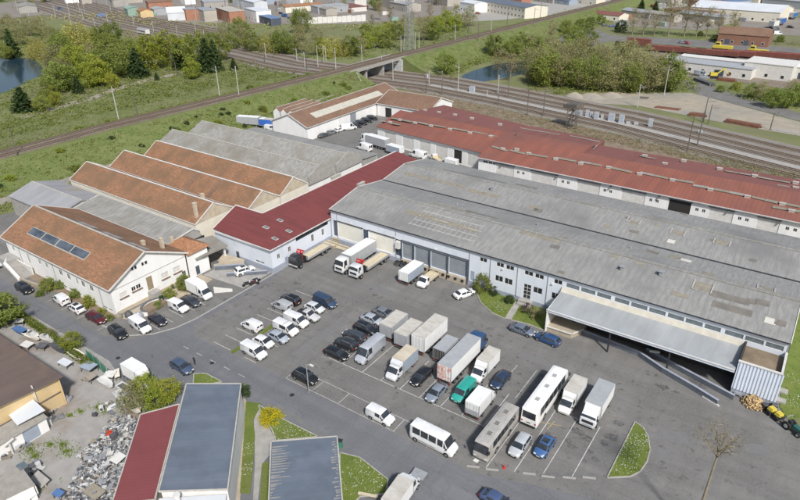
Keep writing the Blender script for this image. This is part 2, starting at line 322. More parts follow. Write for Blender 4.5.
def stains(name, spots, mat, z):
    m = MB()
    for i, (cx, cy, rx, ry) in enumerate(spots):
        m.quad(*[(x, y, z+i*.0002) for x, y in blob(cx, cy, rx, ry, 18, .38)])
    return struct(m.build(name, mat))
sp = []
for px, py, r in [(577, 431, .9), (585, 437, .9), (568, 441, .5), (573, 447, .6), (590, 452, .5), (604, 443, .6), (584, 461, .35), (595, 459, .5), (375, 295, .55), (371, 289, .35), (300, 284, .25), (217, 352, .3),
                  (612, 437, .9), (619, 424, .8), (663, 387, .9), (676, 392, .5), (693, 379, .7), (697, 384, 1.2), (615, 343, .5), (630, 352, .6), (407, 372, .4), (470, 455, .3)]:
    g = G(px, py); sp.append((g.x, g.y, r*1.15, r*.8))
for i in range(26):
    sp.append((random.uniform(-60, -5), random.uniform(60, 88), random.uniform(.1, .35), random.uniform(.1, .3)))
stains('oil_stains', sp, 'oil_stain', .009)
pm = MB()
for cx, cy, lx, ly, an in [(-64, 84, 7, 2.2, .05), (-46, 82.5, 9, 1.4, -.03), (-28, 80.5, 8, 1.6, .02), (-63, 66, 2, 14, 0), (-100, 40.5, 8, 1.5, .04), (-52, 48, 10, .9, -.1), (-6, 75, 4, 2.4, .4), (4, 79, 3, 2, .3), (G(668, 455).x, G(668, 455).y, 3.4, 2.2, .5), (-120, 41, 9, 1.1, 0), (-82, 66, 1.6, 12, 0)]:
    c, s_ = math.cos(an), math.sin(an); pm.quad(*[(cx+a*lx/2*c-b*ly/2*s_, cy+a*lx/2*s_+b*ly/2*c, .0065) for a, b in ((-1, -1), (1, -.9), (.97, 1), (-1.02, .95))])
struct(pm.build('asphalt_patches', 'asphalt_patch'))
# painted bays
def line(m, x0, y0, x1, y1, wd=.12, z=.012):
    d = Vector((x1-x0, y1-y0, 0)).normalized(); n = Vector((-d.y, d.x, 0))*wd/2
    m.quad((x0-n.x, y0-n.y, z), (x1-n.x, y1-n.y, z), (x1+n.x, y1+n.y, z), (x0+n.x, y0+n.y, z))
m = MB()
for x in (-55.1, -51, -47.3, -43.6, -40, -36.3, -32.7, -29): line(m, x, 61.9, x, 70.4)
line(m, -58, 61.8, -29, 62)
for x, y0 in ((-25.1, 55.3), (-21.7, 56.8), (-18.4, 58.6), (-15.1, 60.3)): line(m, x, y0, x, 71 if x > -22 else 66)
line(m, -25.3, 70.7, -22.5, 70.8); line(m, -21.9, 70.9, -14.9, 71.1, .1); line(m, -31, 68, -31, 77.5, .1); line(m, -27.8, 70, -27.8, 78, .1)
for k in range(9):
    y = 54+2.59*k
    line(m, -77.7, y, -73.4, y); line(m, -72.6 if k else -70, y, -67.2, y, .1)
line(m, -60.3, 53.9, -39, 53.9, .08); line(m, -60.3, 56.7, -38, 56.7, .08)
for x in (-60.3, -54.7, -49.5, -44.5, -39.2, -33.6): line(m, x, 53.9, x, 56.7, .1)
for y in (51.2, 54, 56.2, 58.8, 61.2): line(m, -93, y, -88.6, y-.1, .1)
for x in (-115.2, -110, -104.6, -98): line(m, x, 44.6, x+.2, 47.2, .1)
for k in range(5): line(m, -81+k*3.4, 50.2+k*.03, -79.6+k*3.4, 50.23+k*.03, .1)
struct(m.build('bay_markings', 'road_white'))
m = MB()
g = G(552, 425); line(m, g.x-1.6, g.y-.4, g.x+1.2, g.y+.6, .1); line(m, g.x-.2, g.y-1.2, g.x, g.y+1, .1)
g = G(313, 297); line(m, g.x-1, g.y, g.x+1, g.y, .14)
struct(m.build('yellow_markings', 'road_yellow'))
# kerbs: real steps
def kerb(pts, wd=.22, h=.12, name='kerb', mat='kerb_stone'):
    m = MB()
    for a, b in zip(pts, pts[1:]):
        n = max(1, int((Vector(b)-Vector(a)).length/1.0)) if False else 1
        m.bar((a[0], a[1], h/2), (b[0], b[1], h/2), wd, h)
    return struct(m.build(name, mat))
kerb([(-99.5, 46), (-95.5, 46.2), (-91.5, 47), (-88.6, 49.5), (-86.8, 53), (-86.1, 57), (-86.1, 62), (-86.1, 80)], .3, .05)
stop = MB()
for px, py in ((473, 467), (529, 474), (548, 477), (569, 478), (589, 478), (492, 470)):
    g = G(px, py)
    o = MB().box(-.85, .85, -.12, .12, 0, .12).build('wheel_stop', 'concrete'); o.location = (g.x, g.y, 0); o.rotation_euler = (0, 0, .45)
    tag(o, 'low concrete wheel stop along the road below the bays, %s from the left' % {473: 'first', 492: 'second', 529: 'third', 548: 'fourth', 569: 'fifth', 589: 'sixth'}[px], 'wheel stop', 'wheel stops along the road')
# manhole covers
for px, py, lb in ((212, 363, 'dark iron manhole cover in the road near the white van'), (118, 358, 'dark iron manhole cover in the left road'), (292, 395, 'round iron manhole cover in the road below the black car')):
    g = G(px, py); mb = MB(); mb.tube((0, 0, 0), (0, 0, .02), .38, k=14); o = mb.build('manhole_cover', 'plastic_black'); o.location = (g.x, g.y, 0); tag(o, lb, 'manhole cover')
# ------------------------------------------------------------------ grass beds
def inside(p, poly):
    c = False; j = len(poly)-1
    for i in range(len(poly)):
        a, b = poly[i], poly[j]
        if (a[1] > p[1]) != (b[1] > p[1]) and p[0] < (b[0]-a[0])*(p[1]-a[1])/(b[1]-a[1])+a[0]: c = not c
        j = i
    return c
def scatter(poly, dens, rnd=random):
    x0 = min(p[0] for p in poly); x1 = max(p[0] for p in poly); y0 = min(p[1] for p in poly); y1 = max(p[1] for p in poly)
    for _ in range(int((x1-x0)*(y1-y0)*dens)):
        p = (rnd.uniform(x0, x1), rnd.uniform(y0, y1))
        if inside(p, poly): yield p
def tufts(m, x, y, z, h, n=3):
    for _ in range(n):
        a = random.uniform(0, math.tau); l = random.uniform(.4, 1)*h; dx, dy = math.cos(a)*h*.45, math.sin(a)*h*.45
        ox, oy = random.uniform(-h, h)*.4, random.uniform(-h, h)*.4
        m.quad((x+ox-dy*.35, y+oy+dx*.35, z), (x+ox+dy*.35, y+oy-dx*.35, z), (x+ox+dx, y+oy+dy, z+l))
GRASS = MB(); DAISY = MB()
def lawn(name, pts, daisies=(), edge=True, dens=14, z=.1, h=.22):
    poly = [(p[0], p[1]) for p in pts]
    struct(MB().prism(poly, -.05, z).build(name, 'grass_ground'))
    if edge: kerb([*poly, poly[0]], .16, z+.05, 'bed_kerb')
    for x, y in scatter(poly, dens): tufts(GRASS, x, y, z-.01, h*random.uniform(.6, 1.3))
    for cx, cy, r, n in daisies:
        for _ in range(n):
            a = random.uniform(0, math.tau); d = r*1.25*math.sqrt(random.random()); x, y = cx+math.cos(a)*d, cy+math.sin(a)*d
            if inside((x, y), poly):
                s = random.uniform(.025, .05); DAISY.quad((x-s, y-s, z+.14), (x+s, y-s, z+.15), (x+s, y+s, z+.15), (x-s, y+s, z+.14))
def gp(*a): return [(G(x, y).x, G(x, y).y) for x, y in a]
def dz(px, py, r, n): g = G(px, py); return (g.x, g.y, r, n)
lawn('lawn', gp((635, 422), (643, 428), (648, 437), (650, 450), (647, 462), (640, 472), (630, 477), (607, 478)), [dz(632, 448, 1.6, 90), dz(622, 464, 1.5, 70), dz(640, 440, 1, 40)])
lawn('lawn', gp((474, 287), (480, 282), (500, 290), (519, 297), (505, 319), (492, 313), (481, 303)), [dz(505, 309, 1.4, 60), dz(494, 305, 1.2, 30)])
lawn('lawn', gp((523, 299), (548, 309), (545, 331), (530, 325), (511, 320)), [], dens=10)
lawn('lawn', gp((246, 402), (262, 404), (253, 420), (255, 435), (253, 470), (250, 494), (240, 493), (243, 450)), [dz(250, 450, 1.0, 40), dz(247, 470, 1, 40)], edge=False)
lawn('lawn', gp((258, 405), (280, 418), (318, 437), (276, 441), (272, 430), (262, 414)), [dz(285, 428, 2.2, 120), dz(300, 434, 1.6, 70)])
lawn('lawn', gp((262, 464), (270, 462), (269, 505), (260, 505)), [], edge=False)
lawn('lawn', gp((340, 453), (360, 458), (388, 480), (386, 494), (360, 497), (340, 520)), [dz(362, 478, 2.5, 170)])
lawn('lawn', gp((194, 374), (206, 374), (222, 382), (193, 388)), [dz(205, 380, 1, 20)])
lawn('lawn', [(5.2, 96), (5.2, 200), (60, 200), (60, 100), (10.5, 92.6), (7, 87.6), (5.6, 90)], [dz(795, 402, 1.4, 60), dz(798, 380, 1.5, 40)], edge=False, dens=1.5, h=.3)
lawn('lawn', [(-72.9, 59.3), (-72.2, 59.3), (-72.2, 63.8), (-72.9, 63.8)], [], edge=False, dens=26)
lawn('lawn', [(-72.9, 53.6), (-72.2, 53.6), (-72.2, 55.8), (-72.9, 55.8)], [], edge=False, dens=26)
sheet('garden_path', gp((519, 297), (523, 299), (511, 320), (505, 319)), 'concrete', .105)
sheet('footpath', gp((258, 407), (276, 441), (276, 447), (262, 464), (258, 500), (253, 500), (255, 464), (254, 420)), 'concrete', .006)
sheet('paved_strip', gp((243, 396), (247, 402), (240, 500), (226, 500)), 'concrete_tan', .008)
# stone terrace before the white house gable
sheet('house_forecourt', [(-98.6, 49), (-95.2, 50.2), (-94.3, 53), (-95.3, 57), (-93.9, 62), (-95, 68.5), (-98.6, 68.5)], 'concrete_tan', .01)
sheet('house_terrace', [(-139, 47.6), (-99, 47.6), (-99, 50), (-139, 50)], 'brown_dirt', .01)
sheet('ramp_apron', [(-98, 68.6), (-87, 69.5), (-87, 77), (-92, 77.5), (-98, 73)], 'concrete', .008)
# the scrap yard
sheet('scrap_yard_ground', [(-140, 27), (-112, 40.6), (-88, 40.6), (-77, 37.5), (-65.6, 32.2), (-55.5, 20), (-50, 5), (-140, -10)], 'scrap_dirt', .014)
# ------------------------------------------------------------------ railway: embankment, corridor, tracks
EX, EZ = -188.3, 6.6                        # centre line and level of the raised line
def bank(name, y0, y1, xs):
    m = MB(); n = 14; rows = []
    prof = [(-26, -.05), (-19, 1.2), (-12, 3.6), (-6.2, EZ-.45), (-5, EZ-.3), (5, EZ-.3), (6.2, EZ-.45), (11, 3.9), (17, 1.3), (23, -.05)]
    for i in range(n+1):
        y = y0+(y1-y0)*i/n
        rows.append([(xs(y)+px+random.uniform(-.4, .4)*(1 if abs(px) > 7 else 0), y, pz+(random.uniform(-.2, .2) if abs(px) > 7 else 0)) for px, pz in prof])
    k = len(prof); m.v = [p for r in rows for p in r]
    for i in range(n):
        for j in range(k-1): m.f.append((i*k+j, i*k+j+1, (i+1)*k+j+1, (i+1)*k+j))
    m.f.append(tuple(range(k-1, -1, -1))); m.f.append(tuple(n*k+j for j in range(k)))
    return struct(m.build(name, 'bank_grass', smooth=True))
def exy(y): return EX-5.5+(y+50)/650*22 if y < 600 else EX+16.5     # the raised line bends slightly
def exy(y): return -193.5 if y < 110 else (-193.5+(y-110)*.075 if y < 200 else -186.75+(y-200)*.05)
bank('embankment', -60, 224, exy); bank('embankment', 260, 640, exy)
def ribbon(m, pts, wd, z, off=0.0, th=0.0):
    L = []
    for i, p in enumerate(pts):
        a = Vector(pts[max(0, i-1)]).to_3d(); b = Vector(pts[min(len(pts)-1, i+1)]).to_3d(); d = (b-a).normalized(); n = Vector((-d.y, d.x, 0))
        c = Vector(p).to_3d()+n*off; L.append((c+n*wd/2, c-n*wd/2))
    for i in range(len(L)-1):
        (a, b), (c, d) = L[i], L[i+1]
        q = [(b.x, b.y, z), (d.x, d.y, z), (c.x, c.y, z), (a.x, a.y, z)]
        m.slab(q, th) if th else m.quad(*q)
def offset_line(pts, off):
    o = []
    for i, p in enumerate(pts):
        a = Vector(pts[max(0, i-1)]); b = Vector(pts[min(len(pts)-1, i+1)]); d = (b-a).normalized(); o.append((p[0]-d.y*off, p[1]+d.x*off))
    return o
def track(pts, z, label, group, sl=.9, mat='ballast'):
    t = thing('railway_track', label, 'railway track', (0, 0, 0), 0, group)
    m = MB(); ribbon(m, pts, 3.3, z+.05, 0, .35); m.build('ballast_bed', mat, t)
    for s in (-.75, .75):
        m = MB(); q = offset_line(pts, s); ribbon(m, q, .13, z+.32, 0, .16); m.build('rail', 'rail_steel', t)
    m = MB()
    for a, b in zip(pts, pts[1:]):
        a = Vector((*a, z+.1)); b = Vector((*b, z+.1)); d = (b-a); n = int(d.length/sl); d.normalize(); s = Vector((-d.y, d.x, 0))
        for i in range(n):
            c = a+d*(i+.5)*sl; m.bar(c-s*1.25, c+s*1.25, .26, .12)
    o = m.build('sleepers', 'sleeper', t); o['kind'] = 'stuff'
    return t
UPL = [(exy(y), y) for y in (-60, 20, 70, 110, 140, 170, 200, 223, 242, 261, 320, 400, 480, 560, 640)]
track(offset_line(UPL, 2.1), EZ, 'left hand track of the raised railway line on the grassy embankment', 'raised railway tracks', 1.1)
track(offset_line(UPL, -2.1), EZ, 'right hand track of the raised railway line on the grassy embankment', 'raised railway tracks', 1.1)
LOW = [(-700, 344), (-609, 322), (-485, 287), (-367, 268), (-289, 252), (-234, 242), (-190, 243), (-150, 245), (-113, 240), (-84, 234), (-60, 230), (-31, 221), (-2, 212), (60, 193), (160, 160)]
m = MB(); ribbon(m, LOW, 34, .02); struct(m.build('railway_corridor', 'ballast_grey'))
names = ['nearest low track', 'second low track', 'third low track', 'fourth low track', 'farthest low track']
for off, nm, mt in ((-12.5, 0, 'ballast'), (-7.6, 1, 'ballast'), (-.5, 2, 'ballast_grey'), (4.6, 3, 'ballast'), (11.5, 4, 'ballast')):
    track(offset_line(LOW, off), .1, names[nm]+' of the railway that passes under the bridge', 'low railway tracks', 1.2, mt)
YARD_ = LOW[:4]; m = MB(); ribbon(m, YARD_, 30, .012, 31); struct(m.build('rail_yard', 'ballast_grey'))
for k, off in enumerate((17.5, 22.5, 27.5, 33, 39)): track(offset_line(YARD_, off), .1, ['first', 'second', 'third', 'fourth', 'fifth'][k]+' siding track beyond the low line at the top left', 'sidings at the top left', 1.6, 'ballast')
m = MB(); ribbon(m, LOW[7:], 3.2, .05, -3.9); struct(m.build('service_path', 'concrete'))
# the strip of grass between the red sheds and the line
# bridge
br = thing('railway_bridge', 'concrete railway bridge with graffiti carrying the raised line over the low tracks', 'bridge', (0, 0, 0))
bx = exy(242)
MB().box(bx-4.6, bx+4.6, 222, 262, EZ-1.25, EZ-.32).build('deck', 'concrete', br)
for s in (-4.9, 4.65):
    MB().box(bx+s, bx+s+.25, 220, 264, EZ-1.3, EZ+.1).build('parapet', 'concrete', br)
for y in (224, 259.5):
    MB().box(bx-6, bx+6, y-.8, y+1.2, -.2, EZ-1.25).build('abutment', 'graffiti_wall', br)
for y in (233, 246.5):
    MB().box(bx-4, bx+4, y-.5, y+.5, -.2, EZ-1.25).build('pier', 'concrete', br)
for y, d in ((222.5, -1), (261.5, 1)):
    m = MB(); m.add([(bx+6.2, y, -.2), (bx+19, y+d*9, -.2), (bx+6.2, y, EZ-.8), (bx+6.2, y-.6*d, -.2), (bx+19, y+d*9-.6*d, -.2), (bx+6.2, y-.6*d, EZ-.8)], [(0, 1, 2), (5, 4, 3), (0, 2, 5, 3), (1, 0, 3, 4), (2, 1, 4, 5)]); m.build('wing_wall', 'concrete', br)
# ponds, paths, far surfaces
sheet('pond', [(G(x, y).x, G(x, y).y) for x, y in ((-40, 58), (0, 57), (33, 58), (42, 66), (45, 74), (30, 80), (8, 92), (-10, 95), (-60, 110))], 'water', -.02)
sheet('pond', [(G(x, y).x, G(x, y).y) for x, y in ((459, 81), (463, 75), (472, 71), (495, 64), (515, 62), (528, 66), (527, 73), (500, 79), (480, 82))], 'water', -.02)
sheet('track_path', gp((20, 116), (85, 98), (120, 86), (150, 78), (190, 70), (188, 72.5), (150, 81), (122, 89), (88, 101), (22, 119)), 'sand_dirt', .0)
sheet('sand_yard', gp((565, 96), (600, 92), (690, 93), (700, 95), (800, 122), (800, 136), (730, 124), (640, 106), (590, 103)), 'sand_dirt', .004)
sheet('far_road', gp((672, 80), (690, 80), (800, 113), (800, 121), (700, 95)), 'asphalt_yard', .012)
sheet('far_road', gp((560, 34), (575, 28), (598, 30), (610, 35), (700, 40), (800, 48), (800, 55), (700, 47), (610, 41), (590, 46), (560, 44)), 'asphalt_yard', .004)
sheet('goods_yard', gp((645, 44), (700, 48), (800, 56), (800, 92), (755, 84), (700, 78), (668, 74), (655, 58)), 'ballast', .002)
sheet('lorry_park', gp((735, 14), (800, 18), (800, 36), (768, 34), (740, 30)), 'ballast_grey', .002)
sheet('works_yard', gp((-40, 22), (0, 4), (60, -8), (420, -10), (455, 6), (450, 14), (360, 24), (300, 24), (260, 24), (180, 22), (110, 10)), 'ballast_grey', -.02)
sheet('works_yard', gp((450, 12), (470, 2), (560, -6), (800, -6), (800, 12), (700, 10), (640, 8), (560, 14), (500, 20), (460, 22)), 'concrete', -.02)
sheet('car_park', gp((610, 14), (720, 16), (722, 28), (700, 30), (615, 26)), 'ballast_grey', -.01)
sheet('dirt_clearing', gp((425, 58), (440, 62), (430, 78), (418, 74)), 'sand_dirt', .0)
sheet('rail_verge', [(-160, 231), (-135, 211), (-113, 191.5), (-77, 184), (-52, 181.8), (-51, 177.2), (60, 177.2), (60, 183), (-2, 199), (-31, 206), (-60, 215), (-113, 225)], 'brown_dirt', -.012)
# ================================================================== VEGETATION
def leaf(m, c, s, flat=.5):
    n = Vector((random.gauss(0, 1), random.gauss(0, 1), random.gauss(0, 1)+flat)).normalized()
    a = n.orthogonal().normalized(); b = n.cross(a); t = random.uniform(0, math.tau)
    u = (a*math.cos(t)+b*math.sin(t))*s; v = (b*math.cos(t)-a*math.sin(t))*s*random.uniform(.5, .9)
    m.quad(c-u*.6-v*.3, c-v*.6, c+u*.7, c+v*.6)
def crown_round(h, w, z0, nc, k, s, droop=0.0, hollow=.55):
    """clumps of leaves spread through an uneven volume"""
    m = MB(); L = random.uniform(0, 9)
    for _ in range(nc):
        while True:
            d = Vector((random.gauss(0, 1), random.gauss(0, 1), random.gauss(0, 1)))
            if d.length > .1: break
        d.normalize(); rr = random.uniform(hollow, 1)**.6
        lob = 1+.22*math.sin(3*math.atan2(d.y, d.x)+L)+.15*math.sin(5*d.z+L*2)
        c = Vector((d.x*w/2*rr*lob, d.y*w/2*rr*lob, z0+(h-z0)/2+d.z*(h-z0)/2*rr*(1+.1*math.sin(L+4*d.x))))
        cr = random.uniform(.09, .19)*w
        for _ in range(k):
            p = c+Vector((random.gauss(0, .5)*cr, random.gauss(0, .5)*cr, random.gauss(0, .38)*cr-droop*random.random()*cr*2))
            leaf(m, p, s*random.uniform(.6, 1.3), 1.0)
    return m
def crown_cone(h, w, z0, s):
    m = MB(); t = 0
    while True:
        z = z0+(h-z0)*t
        if t >= 1: break
        r = w/2*(1-t)**.62+.25; nb = max(5, int(9*(1-t))+4)
        for b in range(nb):
            a = b*math.tau/nb+t*40+random.uniform(-.3, .3); rl = r*random.uniform(.6, 1.15)
            for q in range(max(2, int(rl*3.2))):
                f = (q+.6)/max(2, int(rl*3.2)); p = Vector((math.cos(a)*rl*f, math.sin(a)*rl*f, z-f*rl*.32+random.uniform(-.15, .15)))
                for _ in range(3): leaf(m, p+Vector((random.gauss(0, .22), random.gauss(0, .22), random.gauss(0, .15))), s*random.uniform(.7, 1.2), 1.2)
        t += .055
    return m
def trunk_mesh(h, w, z0, r, limbs=6, bare=0):
    m = MB(); top = Vector((random.uniform(-.3, .3), random.uniform(-.3, .3), h*.86)); mid = Vector((random.uniform(-.2, .2), random.uniform(-.2, .2), h*.45))
    m.tube((0, 0, -.2), mid, r, r*.7, 7, False); m.tube(mid, top, r*.7, r*.15, 6, False)
    for i in range(limbs):
        t = random.uniform(.25, .85); st = mid.lerp(top, t) if t > .45 else Vector((0, 0, 0)).lerp(mid, .5+t)
        a = i*2.4+random.uniform(-.4, .4); ln = w*.42*random.uniform(.6, 1)
        e = st+Vector((math.cos(a)*ln, math.sin(a)*ln, ln*random.uniform(.4, 1.0)))
        if e.z > h: e.z = h*.97
        m.tube(st, e, r*.4, r*.1, 5, False)
        for _ in range(bare):
            a2 = a+random.uniform(-1, 1); q = st.lerp(e, random.uniform(.3, .95)); l2 = ln*.45
            m.tube(q, q+Vector((math.cos(a2)*l2*.6, math.sin(a2)*l2*.6, l2*random.uniform(.3, .9))), r*.16, r*.05, 3, False)
    return m
TREES = {}
def kind(key, variants, builder):
    TREES[key] = []
    for v in range(variants):
        o = thing(key, 'x', 'tree'); builder(o); TREES[key].append(o)
def k_round(mat, h, w, z0, nc, k, s, tr=.28, bark='bark', **kw):
    def f(o):
        crown_round(h, w, z0, nc, k, s, **kw).build('crown', mat, o); trunk_mesh(h, w, z0, tr, 7).build('trunk', bark, o)
    return f
kind('broadleaf_tree', 3, k_round('leaf_mid', 13, 11.5, .6, 100, 40, .5))
kind('fresh_tree', 3, k_round('leaf_fresh', 13, 10.5, .6, 95, 40, .48))
kind('willow_tree', 2, k_round('leaf_yellow', 13, 14, .5, 130, 40, .48, .4, droop=1.6))
kind('olive_tree', 3, k_round('leaf_olive', 13, 11, .8, 95, 30, .4, .22, 'bark_pale', hollow=.3))
def _con(o): crown_cone(10.5, 8.6, .2, .7).build('crown', 'leaf_dark', o); trunk_mesh(14, 3, 1, .22, 0).build('trunk', 'bark', o)
kind('conifer_tree', 2, _con)
def _pop(o):
    crown_round(18, 7.5, 2.5, 90, 16, .36, hollow=.2).build('crown', 'leaf_bud', o); trunk_mesh(18, 7.5, 4, .3, 14, 5).build('trunk', 'bark_pale', o)
kind('poplar_tree', 3, _pop)
kind('bush', 3, k_round('leaf_mid', 3.0, 3.6, -.3, 70, 40, .2, .08))
kind('fresh_bush', 2, k_round('leaf_fresh', 2.5, 3.0, -.3, 60, 36, .18, .06))
kind('dark_bush', 2, k_round('leaf_dark', 2.1, 2.2, -.3, 50, 36, .15, .05))
USED = {}
def tree(key, x, y, h=1.0, label='', group=None, wd=None, cat='tree', i=None):
    L = TREES[key]; p = L[(random.randrange(len(L)) if i is None else i) % len(L)]; wd = wd or h
    return place(p, USED, (x, y, 0), random.uniform(0, 6.28), label, cat, group, (wd, wd, h))
def tpx(key, px, py, h, label, group=None, wd=None, cat='tree', z=0):
    g = G(px, py, z); o = tree(key, g.x, g.y, h, label, group, wd, cat); o.location.z = z-.05*(z != 0); return o
ORD = ['first', 'second', 'third', 'fourth', 'fifth', 'sixth', 'seventh', 'eighth', 'ninth', 'tenth', 'eleventh', 'twelfth', 'thirteenth', 'fourteenth', 'fifteenth', 'sixteenth', 'seventeenth', 'eighteenth', 'nineteenth', 'twentieth']
ORD += ['twenty '+o for o in ORD[:9]]+['thirtieth']+['thirty '+o for o in ORD[:9]]+['fortieth']+['forty '+o for o in ORD[:9]]
NTH = {}; NTHC = {}
def nth(L, px, k, text):
    xs = NTH.setdefault((id(L), k), sorted(q[0]+i*.001 for i, q in enumerate(L) if q[2] == k)); c = NTHC.setdefault((id(L), k, px), [v for v in xs if abs(v-px) < .2]); return ORD[xs.index(c.pop(0))]+' '+text+', from the left'
random.seed(21)
# --- individual trees that stand out in the wood round the left pond
tpx('willow_tree', 80, 48, 1.25, 'broad yellow green willow below the tracks, largest tree left of the wood', None, 1.35)
tpx('willow_tree', 41, 59, .95, 'yellow willow leaning over the far bank of the dark pond', None, .8)
tpx('conifer_tree', 99, 73, 1.0, 'broad dark conifer right of the yellow willow', None, 1.5)
tpx('conifer_tree', 139, 77, 1.3, 'tall layered dark conifer in the middle of the wood', None, 1.35)
tpx('conifer_tree', 128, 70, .85, 'dark conifer just left of the tall layered one')
tpx('conifer_tree', 181, 69, 1.15, 'dark green conifer right of the bright yellow green tree', None, 1.2)
tpx('conifer_tree', 208, 72, 1.55, 'pair of dark conifers beside the railway, left one', None, 1.3)
tpx('conifer_tree', 216, 71, 1.45, 'pair of dark conifers beside the railway, right one', None, 1.1)
tpx('conifer_tree', 14, 57, 1.45, 'dark conifer at the far edge of the pond', None, 1.1)
tpx('conifer_tree', 25, 111, .9, 'dark round conifer on the near bank of the pond', None, 1.2)
tpx('conifer_tree', 79, 93, .7, 'small dark conifer among the low green trees')
tpx('conifer_tree', 157, 80, .35, 'tiny dark conifer alone on the pale slope')
tpx('fresh_tree', 150, 70, 1.3, 'bright green tree right of the tall layered conifer')
tpx('fresh_tree', 172, 66, 1.35, 'bright yellow green tree between two dark conifers')
tpx('fresh_tree', 193, 79, .75, 'bright yellow green bush tree on the pale slope by the conifers')
tpx('broadleaf_tree', 200, 68, 1.35, 'soft green tree leaning on the pair of dark conifers')
tpx('broadleaf_tree', 130, 62, .95, 'mid green tree behind the dark conifers')
tpx('fresh_tree', 113, 88, .55, 'small yellow bush tree beside the pale mast', None)
tpx('conifer_tree', 234, 70, .55, 'lone dark bushy tree by the tall pale mast')
W = [(0, 40, 'olive'), (12, 33, 'olive'), (30, 36, 'olive'), (44, 36, 'olive'), (22, 45, 'olive'), (54, 44, 'olive'), (62, 52, 'broadleaf'), (5, 60, 'broadleaf'), (52, 70, 'olive'), (60, 74, 'olive'), (66, 82, 'olive'),
     (55, 82, 'olive'), (48, 90, 'broadleaf'), (62, 92, 'broadleaf'), (75, 78, 'fresh'), (82, 72, 'fresh'), (88, 88, 'fresh'), (98, 86, 'fresh'), (105, 82, 'broadleaf'), (70, 90, 'broadleaf'), (46, 104, 'broadleaf'),
     (44, 112, 'broadleaf'), (56, 106, 'fresh'), (55, 101, 'fresh'), (110, 66, 'broadleaf'), (116, 58, 'broadleaf'), (122, 76, 'broadleaf'), (108, 52, 'broadleaf'), (62, 62, 'broadleaf'), (72, 64, 'olive'), (90, 60, 'olive'),
     (222, 60, 'broadleaf'), (186, 60, 'fresh'), (115, 44, 'broadleaf'), (132, 52, 'olive'), (-4, 50, 'olive'), (103, 47, 'broadleaf'), (48, 52, 'olive'), (146, 60, 'broadleaf'), (160, 57, 'olive')]
nmw = {'olive': 'thin olive brown tree around the left pond', 'broadleaf': 'rounded mid green tree around the left pond', 'fresh': 'light green young tree around the left pond'}
for px, py, k in W: tpx(k+'_tree', px+random.uniform(-2, 2), py, random.uniform(.75, 1.15) if px > 58 or py < 50 else random.uniform(.45, .65), nth(W, px, k, nmw[k]), 'trees of the pond wood')
# --- beyond the bridge: trees behind the low line and behind the raised line
nm2 = {'olive': 'olive budding tree in the belt behind the tracks', 'broadleaf': 'green tree in the belt behind the tracks', 'fresh': 'fresh green tree in the belt behind the tracks', 'willow': 'golden yellow tree in the belt behind the low tracks'}
BELT = [(203, 46, 'olive'), (212, 50, 'broadleaf'), (222, 48, 'olive'), (232, 50, 'broadleaf'), (242, 47, 'olive'), (252, 52, 'broadleaf'), (262, 50, 'olive'), (272, 53, 'willow'), (282, 54, 'broadleaf'), (292, 55, 'broadleaf'), (302, 54, 'olive'),
                  (312, 56, 'olive'), (322, 56, 'fresh'), (332, 57, 'willow'), (343, 57, 'willow'), (352, 57, 'broadleaf'), (360, 55, 'olive'), (300, 42, 'olive'), (226, 40, 'olive'), (240, 38, 'broadleaf'), (368, 50, 'fresh'), (277, 44, 'olive'), (318, 46, 'olive')]
for px, py, k in BELT:
    tpx(k+'_tree', px, py-1, random.uniform(.6, 1.0), nth(BELT, px, k, nm2[k]), 'tree belt behind the low tracks', None)
tpx('broadleaf_tree', 302, 33, 1.25, 'tall green tree standing alone before the white fence far back')
nm3 = {'olive': 'bare brownish tree by the lattice pylon', 'broadleaf': 'green tree by the lattice pylon', 'fresh': 'spring green tree by the lattice pylon', 'poplar': 'bare upright tree by the lattice pylon'}
RAISED = [(378, 45, 'fresh'), (388, 40, 'fresh'), (396, 42, 'broadleaf'), (386, 50, 'broadleaf'), (405, 30, 'olive'), (420, 34, 'poplar'), (428, 32, 'olive'), (436, 36, 'fresh'), (446, 34, 'fresh'), (456, 32, 'fresh'), (462, 30, 'olive'), (424, 42, 'olive'), (434, 42, 'broadleaf'),
                  (405, 40, 'olive'), (372, 32, 'poplar'), (390, 26, 'poplar'), (412, 26, 'poplar'), (444, 24, 'poplar'), (470, 28, 'olive'), (380, 22, 'poplar'), (430, 24, 'poplar'), (456, 22, 'poplar'), (366, 40, 'broadleaf')]
for px, py, k in RAISED:
    tpx(k+'_tree', px, py-2, random.uniform(.7, 1.05) if k != 'poplar' else random.uniform(.6, .8), nth(RAISED, px, k, nm3[k]), 'trees behind the raised line')
